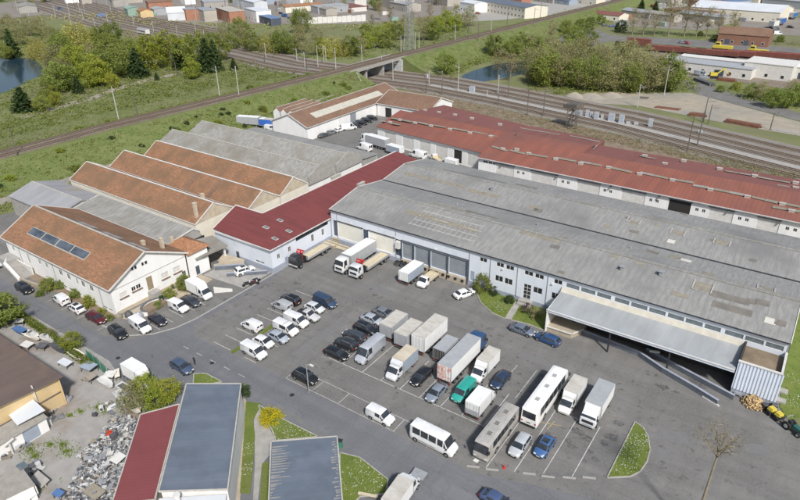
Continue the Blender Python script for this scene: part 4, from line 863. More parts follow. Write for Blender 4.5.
for k in range(3):
    x = -62+k*19; m = MB(); m.tube((x, 111, rz(111)[0]), (x, 111, rz(111)[0]+.5), .16, k=8); m.build('vent_pipe', 'galv', wh)
# ------------------------------------------------------------------ canopy over the loading dock
cp = thing('loading_canopy', 'white ribbed canopy roof over the dark sunken loading dock', 'canopy', (0, 0, 0))
ca, cb = -31.1, -1.3
MB().slab([(ca, 89.0, 4.6), (cb, 89.0, 4.6), (cb, 95.05, 5.15), (ca, 95.05, 5.15)], .12).build('roof_sheet', 'roof_canopy', cp)
MB().box(ca-.05, cb, 88.82, 88.99, 4.2, 4.72).build('front_fascia', 'blue_white_ribbed', cp)
MB().box(ca-.06, cb, 88.7, 88.83, 4.62, 4.78).build('gutter', 'trim_white', cp)
m = MB(); m.add([(ca-.05, 95.0, 5.1), (cb, 95.0, 5.1), (cb, 95.6, 5.9), (ca-.05, 95.6, 5.9), (ca-.05, 95.69, 5.1), (cb, 95.69, 5.1), (cb, 95.69, 5.9), (ca-.05, 95.69, 5.9)], [(0, 1, 2, 3), (4, 7, 6, 5), (0, 3, 7, 4), (1, 5, 6, 2), (3, 2, 6, 7), (0, 4, 5, 1)]); m.build('upstand', 'upstand_cream', cp)
MB().add([(ca, 88.9, -.05), (ca, 95.65, -.05), (ca, 95.65, 5.2), (ca, 88.9, 4.65), (ca+.2, 88.9, -.05), (ca+.2, 95.65, -.05), (ca+.2, 95.65, 5.0), (ca+.2, 88.9, 4.45)], [(0, 3, 2, 1), (4, 5, 6, 7), (0, 4, 7, 3), (1, 2, 6, 5), (2, 3, 7, 6), (0, 1, 5, 4)]).build('side_wall', 'white_wall', cp)
for x in (-20, -10.5): MB().box(x-.12, x+.12, 89.1, 89.35, 0, 4.5).build('post', 'trim_dark', cp)
MB().slab([(ca+.21, 89.3, 1.05), (-26.5, 89.5, 1.05), (-25.3, 92, 1.05), (-25.3, 95.6, 1.05), (ca+.21, 95.6, 1.05)], 1.1).build('dock_platform', 'concrete_tan', cp)
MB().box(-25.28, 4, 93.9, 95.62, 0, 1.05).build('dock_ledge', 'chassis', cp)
m = MB(); m.bar((-26.3, 89.45, 1.08), (-25.2, 91.9, 1.08), .25, .1); m.bar((ca, 89.25, 1.0), (-26.4, 89.4, 1.0), .2, .2); m.build('platform_edge', 'trim_white', cp)
for k in range(7):
    x = -24+k*3.2; MB().box(x, x+2.4, 95.52, 95.66, 1.1, 3.9).build('dock_door', 'door_dark', cp)
def low_wall(name, pts, h, label):
    t = thing(name, label, 'wall', (0, 0, 0)); m = MB(); c = MB()
    for a, b in zip(pts, pts[1:]):
        m.bar((*a, h/2-.05), (*b, h/2-.05), .3, h); c.bar((*a, h), (*b, h), .38, .1)
    m.build('wall_face', 'wall_slate', t); c.build('coping', 'blue_plinth', t)
low_wall('retaining_wall', [(-25.4, 91.8), (-15.4, 91), (-11, 88.8), (-6, 87), (-2.2, 85.4)], .95, 'long low slate blue retaining wall of the dock ramp, outer one')
low_wall('retaining_wall', [(-14.6, 92.6), (-7.2, 90.2), (-.4, 88)], .9, 'shorter low slate blue wall of the dock ramp, inner one under the canopy')
m = MB(); m.bar((-4.4, 86.2, .1), (-1.9, 85.2, .1), .25, .25); tag(m.build('kerb_beam', 'trim_white'), 'white concrete beam at the end of the dock ramp wall', 'beam')
g = G(645, 345.5); m = MB(); m.bar((-13.9, 91.7, 1.2), (-12.4, 92.3, 1.2), .35, .3); tag(m.build('dock_leveller', 'trim_white'), 'short white beam lying under the canopy edge', 'beam')
for k in range(3):
    g = G(737+k*3.5, 397-k*1.2); m = MB()
    for s in (-.5, .5): m.tube((s, 0, 0), (s, 0, .9), .05); m.tube((s, .6, 0), (s, .6, .9), .05)
    m.tube((-.5, 0, .9), (.5, 0, .9), .05); m.tube((-.5, .6, .9), (.5, .6, .9), .05); m.box(-.5, .5, 0, .6, .4, .46)
    o = m.build('steel_trestle', 'galv'); o.location = (-.4-.15*k, 89.2+.05*k, .001); o.location.x = g.x; o.location.y = g.y
    tag(o, ['leftmost', 'middle', 'rightmost'][k]+' of the three pale steel trestles beside the clad annex', 'trestle', 'steel trestles')
an = thing('clad_annex', 'pale ribbed metal clad annex with a brown gravel roof at the warehouse corner', 'annex', (0, 0, 0))
m = MB(); x = -1.15
while x < 4.55:                               # ribbed sheeting: real ribs
    m.add([(x, 89.5, 1.0), (x+.2, 89.5, 1.0), (x+.26, 89.42, 1.0), (x+.4, 89.42, 1.0), (x+.46, 89.5, 1.0), (x, 89.5, 6.0), (x+.2, 89.5, 6.0), (x+.26, 89.42, 6.0), (x+.4, 89.42, 6.0), (x+.46, 89.5, 6.0)], [(i, i+1, i+6, i+5) for i in range(4)]); x += .46
m.build('cladding', 'blue_white_ribbed', an)
MB().box(-1.1, 4.6, 89.52, 89.8, -.05, 5.98).build('front_wall', 'blue_plinth', an)
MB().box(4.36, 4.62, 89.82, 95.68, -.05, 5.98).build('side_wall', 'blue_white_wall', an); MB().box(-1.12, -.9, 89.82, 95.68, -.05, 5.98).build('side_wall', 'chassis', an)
MB().box(-.88, 4.34, 89.82, 95.66, 4.9, 5.2).build('roof_deck', 'roof_gravel', an)
m = MB(); m.box(-1.2, 4.68, 89.36, 89.84, 6.0, 6.1); m.box(4.34, 4.66, 89.86, 95.68, 6.0, 6.1); m.build('parapet_cap', 'trim_white', an)
for y in (91, 93.6): m = MB(); m.box(4.65, 6.2, y, y+1.1, -.05, .35); tag(m.build('concrete_block', 'concrete'), ['flat concrete slab on the grass beside the annex, nearer one', 'flat concrete slab on the grass beside the annex, farther one'][y > 92], 'slab')
# ------------------------------------------------------------------ long red roofed sheds behind
rs = thing('red_roofed_shed', 'long white shed with a brick red metal roof behind the grey warehouse', 'shed', (0, 0, 0))
RR = [(150.0, 6.0), (163.2, 8.0), (163.3, 7.4), (176.6, 6.6)]
xr0, xr1 = -77.5, 34.0
doors = [(-72, -66.5), (-61.5, -54), (-48.5, -42.5), (-37, -31.2), (-25.6, -20.6), (-16.6, -11.4), (-6.5, -2), (4, 9), (14, 19)]
wins = [(-76, -74.6, 4.6, 5.2), (-74.3, -73.2, 4.6, 5.2), (-73, -72.2, 4.6, 5.2)]+[(x+s, x+s+.75, 3.4, 4.2) for x in (-65.6, -52.8, -41.6, -30.2, -19.6, -10.4, -.8) for s in (0, 1.5)]
hh = [(a, b, 1.2, 5.1) for a, b in doors]+wins
MB().wall((0, 150.3, 0), UX, xr0, xr1, 0, 5.8, .3, hh).build('front_wall', 'white_wall', rs)
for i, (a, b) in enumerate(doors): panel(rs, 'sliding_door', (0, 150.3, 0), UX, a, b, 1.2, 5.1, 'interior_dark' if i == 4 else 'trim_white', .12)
for wn in wins: win(rs, (0, 150.3, 0), UX, *wn, mull=1)
for a, b in doors: MB().box(a-.2, b+.2, 150.1, 150.28, 5.12, 5.28).build('door_track', 'gutter', rs)
for x in (-70.2, -54, -39.8, -28, -12.5, -2): m = MB(); m.bar((x, 149.7, 4.9), (x, 150.25, 5.3), .35, .25); m.build('wall_lamp', 'gutter', rs)
MB().box(xr1-.3, xr1, 150.6, 176.5, 0, 6.2).build('end_wall', 'white_wall', rs); MB().box(xr0, xr0+.3, 150.6, 170, 0, 5.9).build('end_wall', 'white_wall', rs); MB().box(xr0, xr1, 176.3, 176.6, 0, 6.4).build('back_wall', 'white_wall', rs)
MB().slab([(xr0-.3, 149.7, 5.95), (xr1, 149.7, 5.95), (xr1, 163.2, 8.1), (xr0-.3, 163.2, 8.1)], .14).build('roof_slope', 'roof_red_x', rs)
MB().slab([(-52, 163.4, 7.6), (xr1, 163.4, 7.6), (xr1, 176.9, 6.6), (-52, 176.9, 6.6)], .14).build('rear_roof_slope', 'roof_red_dark', rs)
MB().slab([(-77.8, 163.25, 8.08), (-52.2, 163.25, 8.08), (-52.2, 170.2, 8.3), (-77.8, 170.2, 8.3)], .14).build('roof_slope', 'roof_red_x', rs)
MB().slab([(-77.8, 170.4, 7.8), (-52.2, 170.4, 7.8), (-52.2, 181.5, 6.9), (-77.8, 183.2, 6.9)], .14).build('rear_roof_slope', 'roof_red_dark', rs)
for a, b in (((-52, 163.3), (xr1, 163.3)), ((-77.8, 170.3), (-52.1, 170.3))): MB().bar((*a, 7.85 if a[0] > -60 else 8.05), (*b, 7.85 if a[0] > -60 else 8.05), .1, .5).build('step_face', 'roof_tile_brown', rs)
MB().bar((xr0-.3, 149.62, 5.9), (xr1, 149.62, 5.9), .16, .16).build('gutter', 'trim_white', rs)
MB().box(-52.15, -51.95, 163.35, 170.3, 6.3, 8.15).build('step_face', 'roof_red_dark', rs); MB().box(-52.15, -51.95, 170.3, 181.4, 5, 6.85).build('step_face', 'roof_red_dark', rs)
rsl = thing('red_roofed_shed', 'left end of the brick red roofs, set back with white doors and vans before it', 'shed', (0, 0, 0))
F0, F1 = Vector((-120.6, 160.4, 0)), Vector((-78.2, 155.4, 0)); fu = (F1-F0).normalized(); fl = (F1-F0).length
drs = [(3, 8), (11, 15.6), (18, 22.5), (24.5, 29), (36.5, 41)]
MB().wall(F0, fu, 0, fl, 0, 5.3, .3, [(a, b, 0.3, 4.4) for a, b in drs]+[(31.5, 34.5, .3, 4.3)]).build('front_wall', 'white_wall', rsl)
for a, b in drs: panel(rsl, 'sliding_door', F0, fu, a, b, .3, 4.4, 'trim_white', .1)
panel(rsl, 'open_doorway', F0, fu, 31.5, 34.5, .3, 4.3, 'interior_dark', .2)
MB().slab([(-121, 159.9, 5.5), (-77.9, 154.8, 5.5), (-77.9, 170.2, 7.9), (-120.6, 173.6, 7.9)], .14).build('roof_slope', 'roof_red_x', rsl)
MB().slab([(-117, 173.6, 7.6), (-77.9, 170.4, 7.6), (-77.9, 183.3, 6.9), (-113.5, 191, 6.9)], .14).build('rear_roof_slope', 'roof_red_dark', rsl)
MB().bar((-120.6, 173.55, 7.7), (-77.9, 170.25, 7.7), .1, .5).build('step_face', 'roof_tile_brown', rsl)
MB().prism([(-120.3, 160.8), (-120.0, 160.8), (-120.0, 173), (-120.3, 173)], 0, 5.6).build('end_wall', 'white_wall', rsl); MB().prism([(-113, 190.6), (-78, 183), (-78, 182.7), (-113, 190.3)], 0, 6.7).build('back_wall', 'white_wall', rsl)
def rz2(y): return (5.95+(y-149.7)/13.5*2.15, .16) if y < 163.3 else (7.6-(y-163.4)*.074, -.07)
def rz3(y): return (5.5+(y-157)*.17, .17) if y < 171 else (7.6-(y-172)*.05, 0)
def strip_on(t, pts, zf, wd, mat, vents=True, n=None):
    for (xa, ya), (xb, yb) in pts:
        for _ in range(1):
            a = G(xa, ya, 7); a = G(xa, ya, zf(a.y)[0]); b = G(xb, yb, 7); b = G(xb, yb, zf(b.y)[0])
            z = max(zf(a.y)[0], zf(b.y)[0])+.05; za = zf(a.y)[0]+.09; zb = zf(b.y)[0]+.09
            n = max(1, int((b-a).length/2.6))
            for i in range(n):
                f0, f1 = i/n+.004, (i+1)/n-.004; MB().bar((a.x+(b.x-a.x)*f0, a.y+(b.y-a.y)*f0, za+(zb-za)*f0+.004*(i % 2)), (a.x+(b.x-a.x)*f1, a.y+(b.y-a.y)*f1, za+(zb-za)*f1+.004*(i % 2)), wd*random.uniform(.9, 1.15), .05).build('rooflight_sheet', mat if random.random() < .8 else 'lichen', t)
def vents_on(t, pts, zf):
    for px, py in pts:
        g = G(px, py, 7); g = G(px, py, zf(g.y)[0]+.4); z = zf(g.y)[0]; m = MB(); m.box(g.x-.6, g.x+.6, g.y-.38, g.y+.38, z-.1, z+.4); m.box(g.x-.68, g.x+.68, g.y-.45, g.y+.45, z+.4, z+.48); m.build('roof_vent', 'ridge_cap', t)
strip_on(rs, [((492, 146), (507, 151)), ((510, 150), (525, 154)), ((529, 154), (548, 157)), ((556, 157), (576, 161)), ((580, 161), (602, 165)), ((607, 166), (632, 172)), ((640, 171.5), (668, 178)), ((674, 179), (694, 182)), ((693, 185), (708, 187.5)), ((714, 189), (744, 195)), ((752, 197), (778, 203)), ((785, 204), (800, 207)), ((772, 208), (800, 213))], rz2, 1.3, 'rooflight')
vents_on(rs, [(503, 147), (529, 151.5), (556, 157), (581, 161.5), (609, 165), (640, 171.5), (673, 177.5), (711, 187.5), (748, 194.5), (783, 202), (792, 210), (517, 147)], rz2)
strip_on(rs, [((640, 156), (655, 159)), ((725, 171), (755, 176)), ((757, 177), (790, 183)), ((777, 185), (790, 187)), ((520, 128), (560, 135)), ((570, 136), (600, 142))], lambda y: (7.2, 0), .7, 'rooflight')
vents_on(rs, [(645, 155), (684, 160), (720, 168), (755, 175), (796, 182), (665, 163), (796, 187)], lambda y: (7.1, 0))
on = [(612, 160, 4, 2.2), (628, 163, 3.5, 2.4), (604, 158, 3, 1.8)]
for px, py, a, b in on: g = G(px, py, 7.2); on_roof(rs, 'patched_sheet', g.x-a/2, g.x+a/2, g.y-b/2, g.y+b/2, 'roof_red_x', .06, rz2)
strip_on(rsl, [((391, 118), (399, 119.5)), ((402, 120), (412, 122)), ((418, 122), (428, 124.5)), ((434, 125), (446, 127.5)), ((452, 128), (468, 131)), ((472, 131), (488, 134)), ((491, 134), (502, 137)), ((380, 122), (386, 123)), ((392, 125), (400, 126.5))], rz3, 1.2, 'rooflight')
vents_on(rsl, [(400, 118), (415, 121), (431, 124), (450, 127.5), (470, 131), (491, 134.5), (390, 122), (425, 110), (439, 112), (455, 114.5), (472, 118), (500, 124)], rz3)
m = MB(); m.bar((-103, 160, 6.8), (-92, 163, 7.2), .06, .05); m.tube((-74, 167, 8.2), (-74, 167, 10), .12); m.tube((-74.5, 167, 9.6), (-70, 165, 8.7), .05); m.build('flue', 'gutter', rs)
# ------------------------------------------------------------------ narrow building with the deep red hipped roof
nr = thing('red_roofed_building', 'L shaped pale building with a deep red metal roof between yard and workshops', 'building', (0, 0, 0))
B_ = (-85.7, 76.6, 5.9); A_ = (-103.6, 77.0, 5.9); F_ = (-97.6, 86.2, 7.6); G_ = (-106.0, 86.0, 7.6); C_ = (-85.7, 137.6, 5.9); E_ = (-97.2, 137.6, 7.6)
MB().slab([B_, C_, E_, F_], .14).build('roof_slope', 'roof_red', nr)
MB().slab([A_, B_, F_, G_], .14).build('roof_slope', 'roof_red', nr)
m = MB(); m.bar(Vector(F_)+Vector((0, 0, .02)), Vector(E_)+Vector((0, 0, .02)), .3, .16); m.bar(Vector(G_)+Vector((0, 0, .02)), Vector(F_)+Vector((0, 0, .02)), .3, .16); m.bar(Vector(A_)+Vector((0, 0, .02)), Vector(G_)+Vector((0, 0, .02)), .2, .14); m.build('verge_board', 'trim_white', nr)
hs = [(84.5, 95.0, 4.4, 5.35), (78.7, 79.5, 2.7, 3.8), (82.0, 82.8, 2.9, 4.1), (89.2, 90.1, 2.3, 4.0), (92.7, 93.5, 2.4, 4.0), (80.8, 81.7, .0, 2.1)]
MB().wall((-86.2, 0, 0), UY, 77.402, 137, 0, 5.75, .3, hs).build('side_wall', 'blue_white_wall', nr)
win(nr, (-86.2, 0, 0), UY, 84.5, 95.0, 4.4, 5.35, 'glass_dark', 'door_dark', 6)
for h in hs[1:5]: win(nr, (-86.2, 0, 0), UY, *h, mull=1)
panel(nr, 'door', (-86.2, 0, 0), UY, 80.8, 81.7, 0, 2.1, 'truck_side_blue', .1)
MB().box(-86.17, -86.0, 77.0, 96, -.05, 1.3).build('plinth', 'blue_plinth', nr)
hs = [(-97.3, -96.2, 0, 2.2), (-91.2, -88.6, 1.5, 1.9)]
MB().wall((0, 77.1, 0), UX, -103.3, -86.2, 0, 5.75, .3, hs).build('front_wall', 'blue_white_wall', nr); panel(nr, 'door', (0, 77.1, 0), UX, -97.3, -96.2, 0, 2.2, 'door_dark', .1); win(nr, (0, 77.1, 0), UX, *hs[1])
MB().box(-96, -86.3, 76.95, 77.07, -.05, 1.3).build('plinth', 'blue_plinth', nr)
MB().box(-97.4, -97.1, 86.5, 137.2, 0, 7.3).build('rear_wall', 'cream_wall', nr); MB().add([(-103.3, 77.4, 0), (-103.3, 85.6, 0), (-103.3, 85.6, 7.2), (-103.3, 77.4, 5.7), (-103.6, 77.4, 0), (-103.6, 85.6, 0), (-103.6, 85.6, 7.2), (-103.6, 77.4, 5.7)], [(0, 1, 2, 3), (7, 6, 5, 4), (0, 3, 7, 4), (1, 5, 6, 2), (3, 2, 6, 7), (0, 4, 5, 1)]).build('rear_wall', 'cream_wall', nr)
MB().box(-97, -86.3, 137.0, 137.3, 0, 5.7).build('end_wall', 'cream_wall', nr)
MB().bar((-85.62, 76.6, 5.82), (-85.62, 95.3, 5.82), .16, .16).build('gutter', 'trim_white', nr); MB().bar((-103.6, 76.5, 5.82), (-85.6, 76.5, 5.82), .16, .16).build('gutter', 'trim_white', nr)
def nrz(x): return 5.9+(-85.7-x)/11.9*1.7
for px, py in ((266, 227), (280, 220), (275, 239), (289, 231.5)):
    g = G(px, py, 6.6); g = G(px, py, nrz(g.x)); z = nrz(g.x)
    s = MB().slab([(g.x+.7, g.y-.45, z-.05), (g.x+.7, g.y+.45, z-.05), (g.x-.7, g.y+.45, z+.15), (g.x-.7, g.y-.45, z+.15)], .25).build('rooflight', 'ridge_cap', nr); MB().slab([(g.x+.5, g.y-.3, z), (g.x+.5, g.y+.3, z), (g.x-.5, g.y+.3, z+.14), (g.x-.5, g.y-.3, z+.14)], .1).build('pane', 'glass_sky', s)
for px, py, w_ in ((336, 179, 1.7), (361, 187, 1.2)):
    g = G(px, py, 7); m = MB(); m.box(g.x-.3, g.x+.3, g.y-w_, g.y+w_, 6.2, 8.0); m.box(g.x-.4, g.x+.4, g.y-w_-.1, g.y+w_+.1, 8.0, 8.12); m.build('chimney_wall', 'ridge_cap', nr)
# concrete carport between the house and the red roof
cpq = thing('concrete_carport', 'open fronted carport with a flat grey concrete roof and dark inside', 'carport', (0, 0, 0))
MB().slab([(-98.4, 67.8, 4.0), (-97.6, 75.6, 4.1), (-103.5, 76.5, 4.5), (-106, 70.3, 4.5)], .3).build('roof_slab', 'roof_cement_old', cpq)
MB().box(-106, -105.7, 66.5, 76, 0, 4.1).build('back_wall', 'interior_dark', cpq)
m = MB(); m.box(-98.7, -98.4, 75.0, 75.4, 0, 3.8); m.build('post', 'trim_white', cpq)
MB().slab([(-97.9, 71.4, 1.1), (-93.2, 75.6, 1.1), (-94.4, 76.8, 1.1), (-99.4, 75.5, 1.6)], 1.15).build('ramp_block', 'concrete_tan', cpq)
low_wall('ramp_wall', [(-97.6, 71.3), (-93, 75.5)], 1.0, 'blue grey side wall of the ramp beside the parked white car'); low_wall('ramp_wall', [(-93.4, 70.9), (-87.2, 76.4)], .8, 'low grey wall between the white car and the motorcycles')
g = G(216, 250, 1); m = MB(); m.tube((0, 0, 0), (0, 0, 1.3), .5, .55, 10); o = m.build('dark_drum', 'scrap_dark'); o.location = (-98.2, 72.4, 0); tag(o, 'dark drum standing in the carport opening', 'drum')
m = MB(); m.add([(-90.6, 65.2, 0), (-88, 67.6, 0), (-88, 67.6, .5), (-90.6, 65.2, 1.3), (-90.4, 65, 0), (-87.8, 67.4, 0), (-87.8, 67.4, .5), (-90.4, 65, 1.3)], [(0, 1, 2, 3), (7, 6, 5, 4), (0, 3, 7, 4), (1, 5, 6, 2), (3, 2, 6, 7), (0, 4, 5, 1)]); tag(m.build('barrier_wall', 'trim_white'), 'low white angled barrier behind the white box truck', 'barrier')
# ------------------------------------------------------------------ the white house with the clay tile roof
ho = thing('white_house', 'long white two storey house with a faded orange clay tile roof', 'house', (0, 0, 0))
hx0, hx1, hy0, hy1 = -138, -99.3, 49.4, 66.0
wf = [(-135.8, -134.8, 3.3, 4.5), (-129.8, -128.9, 2.0, 4.4), (-125.2, -124.2, 3.2, 4.4), (-122.5, -121.5, 3.2, 4.4), (-117.4, -116.2, 3.1, 4.4), (-114.5, -113.3, 3.1, 4.4), (-111.4, -110.6, 3.0, 4.4), (-109.5, -108.3, 3.1, 4.4), (-106.7, -105.5, 3.1, 4.4)]
wl = [(x, x+1.4, .45, .85) for x in (-124, -122.3, -120.6, -118.9, -117.2, -115.5, -113.8, -112.1, -110.4, -108.7, -107, -103.4, -101.8)]
we = [(53.4, 54.3, 3.2, 4.1), (54.4, 55.4, 3.2, 4.1), (50.9, 52.4, 3.0, 4.0), (60.0, 61.6, 2.7, 3.9), (62.8, 64.5, 2.7, 3.9), (56.7, 58.0, 1.7, 4.6), (64.6, 65.5, .2, 2.2)]
gable(ho, 'x', hx0, hx1, hy0, hy1, 6.2, 10.3, 'white_wall', 'roof_tile', .55, {'b0': wf+wl, 'a1': we}, .2, rb=57.3)
for h in wf: win(ho, (0, hy0, 0), UX, *h, mull=1)
for h in wl: win(ho, (0, hy0, 0), UX, *h, mull=0)
for i, h in enumerate(we[:5]): win(ho, (hx1, 0, 0), UY, *h, 'glass_dark' if i < 2 else 'trim_white', mull=1)
panel(ho, 'door', (hx1, 0, 0), UY, *we[5], 'door_wood', .1); panel(ho, 'door', (hx1, 0, 0), UY, *we[6], 'door_dark', .1)
for a, b, z in ((50.7, 52.6, 2.8), (53.3, 55.6, 3.0), (59.8, 61.8, 2.5), (62.6, 64.7, 2.5)): MB().box(hx1+.003, hx1+.22, a, b, z, z+.14).build('window_sill', 'roof_tile_brown', ho)
for a, b in ((54.2, 54.75), (54.85, 55.4), (56.4, 56.95), (57.1, 57.7)):
    o = MB().box(hx1+.003, hx1+.06, a, b, 7.35, 8.1).build('window', 'trim_white', ho); MB().box(hx1+.061, hx1+.07, a+.07, b-.07, 7.42, 8.03).build('pane', 'glass_dark', o)
MB().box(hx1+.003, hx1+1.6, 56.4, 58.3, -.05, 1.65).build('door_step', 'concrete', ho)
MB().box(hx1+.003, hx1+.06, hy0, hy1, 5.2, 5.32).build('string_course', 'ridge_cap', ho); MB().box(hx1+.003, hx1+.09, hy0+.3, hy1, -.05, .7).build('stone_base', 'stone_base', ho)
for i in range(4):                             # four big roof windows
    a = -132+i*5.35; zf = lambda y: 6.2+(y-hy0)*4.1/7.9
    y0_, y1_ = 51.6, 53.3
    o = MB().slab([(a, y0_, zf(y0_)+.1), (a+5.25, y0_, zf(y0_)+.1), (a+5.25, y1_, zf(y1_)+.1), (a, y1_, zf(y1_)+.1)], .16).build('roof_window', 'trim_white' if False else 'ridge_cap', ho)
    MB().slab([(a+.12, y0_+.12, zf(y0_+.12)+.14), (a+5.13, y0_+.12, zf(y0_+.12)+.14), (a+5.13, y1_-.12, zf(y1_-.12)+.14), (a+.12, y1_-.12, zf(y1_-.12)+.14)], .06).build('pane', 'solar_glass', o)
for i in range(9):                             # patched lead strips on the rear slope by the ridge
    x = -126+i*2.9; y0_ = 58.2+.12*(i % 3); zb = lambda y: 10.3-(y-57.3)*4.1/8.7
    MB().slab([(x, y0_, zb(y0_)+.05), (x+2.4, y0_, zb(y0_)+.05), (x+2.5, y0_+1.0, zb(y0_+1)+.05), (x+.1, y0_+1.0, zb(y0_+1)+.05)], .06).build('lead_flashing', 'solar_glass' if i % 3 == 0 else 'galv', ho)
for x in (-132.5, -119.3, -103.2): m = MB(); m.tube((x, hy0-.08, 0), (x, hy0-.08, 6), .06, k=6); m.build('downpipe', 'galv', ho)
for x, y in ((-104, 60.5), (-102, 63.2)):
    m = MB(); m.box(x-.35, x+.35, y-.3, y+.3, 6.5, 9.6); m.box(x-.42, x+.42, y-.37, y+.37, 9.6, 9.75); m.build('chimney', 'stone_base', ho)
# stair block and terrace walls in front
stt = thing('concrete_stairs', 'pale concrete stairs and side walls leading up to the white house', 'stairs', (0, 0, 0))
for i in range(9): MB().box(-133.4+i*.62, -132.8+i*.62, 46.6, 48.6, -.05, 2.0-i*.22).build('step', 'concrete', stt)
MB().slab([(-136.2, 48.0, 2.3), (-133.6, 46.0, 2.3), (-127.4, 45.6, .3), (-127.4, 46.3, .3), (-133.2, 46.55, 2.4)], .5).build('side_wall', 'trim_white', stt)
MB().box(-133.8, -127.9, 48.65, 48.95, -.05, 1.9).build('side_wall', 'trim_white', stt); MB().box(-138, -133.6, 46.8, 49.3, -.05, 2.2).build('landing', 'concrete', stt)
m = MB(); m.bar((-127.4, 45.9, .4), (-121.6, 46.6, .4), .3, .9); m.build('garden_wall', 'concrete_tan', stt)
pl = thing('curved_planter', 'white curved planter wall with a grey coping before the house gable', 'planter', (0, 0, 0))
m = MB(); c = MB(); arc = [(-95.3+1.9*math.cos(a), 54.9+2.6*math.sin(a)) for a in [math.pi*.42+i*math.pi*1.25/12 for i in range(13)]]
for a, b in zip(arc, arc[1:]): m.bar((*a, .45), (*b, .45), .3, 1.0); c.bar((*a, 1.0), (*b, 1.0), .42, .12)
m.build('wall_face', 'white_wall', pl); c.build('coping', 'gutter', pl); MB().prism(arc, .0, .7).build('soil', 'brown_dirt', pl)
for (x, y, s, lb, mt) in ((-97.3, 50.6, 1.0, 'grey covered barrel cluster at the corner of the house', 'scrap_dark'), (-95.3, 51.4, 1.1, 'grey rounded tarp over goods before the gable', 'scrap_steel'), (-98.2, 49.2, .9, 'tan crate at the very corner of the house', 'scrap_wood')):
    m = MB(); m.tube((0, 0, 0), (0, 0, .6*s), .75*s, .7*s, 10); m.tube((0, 0, .6*s), (0, 0, 1.1*s), .7*s, .3*s, 10); o = m.build('covered_goods', mt); o.location = (x, y, .012); tag(o, lb, 'covered goods')
# little hipped annex of the house
hi = thing('hipped_annex', 'small white annex with a hipped orange tile roof beside the house', 'annex', (0, 0, 0))
ax0, ax1, ay0, ay1, ze = -105.6, -98.8, 66.1, 71.4, 5.6
MB().wall((ax1, 0, 0), UY, ay0, ay1, 0, ze-.1, .25, [(67.6, 68.6, .1, 2.2), (69.6, 71, 3.2, 3.5)]).build('wall', 'white_wall', hi); panel(hi, 'door', (ax1, 0, 0), UY, 67.6, 68.6, .1, 2.2, 'door_dark'); win(hi, (ax1, 0, 0), UY, 69.6, 71, 3.2, 3.5)
MB().wall((0, ay1, 0), (-1, 0, 0), -ax1, -ax0, 0, ze-.1, .25).build('wall', 'white_wall', hi)
pk = [(-103.4, 68.7, 7.4), (-101.4, 68.7, 7.4)]; e = [(ax0-.3, ay0-.1, ze), (ax1+.4, ay0-.1, ze), (ax1+.4, ay1+.4, ze), (ax0-.3, ay1+.4, ze)]
for q in ([e[0], e[1], pk[1], pk[0]], [e[1], e[2], pk[1]], [e[2], e[3], pk[0], pk[1]], [e[3], e[0], pk[0]]): MB().slab(q, .14).build('roof_slope', 'roof_tile_pale', hi)
m = MB(); m.box(-105, -104.4, 67, 67.6, 5.5, 7.6); m.build('chimney', 'stone_base', hi)
# grey sheds behind the house
gs = thing('grey_roofed_shed', 'low shed with a bluish grey sheet roof behind the far end of the house', 'shed', (0, 0, 0))
gable(gs, 'x', -163, -141, 62.6, 75.0, 5.2, 6.9, 'concrete', 'roof_cement_blue', .3, trim=None)
gs2 = thing('grey_roofed_shed', 'long shed with a mottled grey sheet roof between the house and the tiled workshops', 'shed', (0, 0, 0))
gable(gs2, 'x', -140.6, -106, 66.4, 75.3, 5.6, 6.7, 'concrete', 'roof_cement_old', .12, trim='trim_white', rb=73.6)
# ------------------------------------------------------------------ three tiled workshops
lab = ['nearest', 'middle', 'farthest']
for i, (b0, b1) in enumerate(((75.9, 87.0), (87.3, 97.9), (98.2, 108.0))):
    t = thing('tiled_workshop', lab[i]+' of the three orange tile roofed workshops standing side by side', 'workshop', (0, 0, 0), 0, 'orange tiled workshops')
    xe = -104.0 if i else -108
    gable(t, 'x', -158, xe, b0, b1, 6.3, 9.5, 'cream_wall', 'roof_tile', .05, trim='trim_white', ridge='trim_white', gablemat='stone_base')
    if i == 0:
        for x, y in ((-112, 81.8), (-109.2, 77.4)): m = MB(); m.box(x-.33, x+.33, y-.33, y+.33, 7, 10.4); m.box(x-.42, x+.42, y-.42, y+.42, 10.4, 10.55); m.build('chimney', 'stone_base', t)
    if i == 1:
        zf = lambda y: 6.3+(y-b0)*3.2/5.3
        for x in (-127, -118.5): MB().slab([(x, b0+.1, zf(b0+.1)+.04), (x+1.5, b0+.1, zf(b0+.1)+.04), (x+1.5, b0+5.1, zf(b0+5.1)+.04), (x, b0+5.1, zf(b0+5.1)+.04)], .06).build('patched_tiles', 'roof_tile_brown', t)
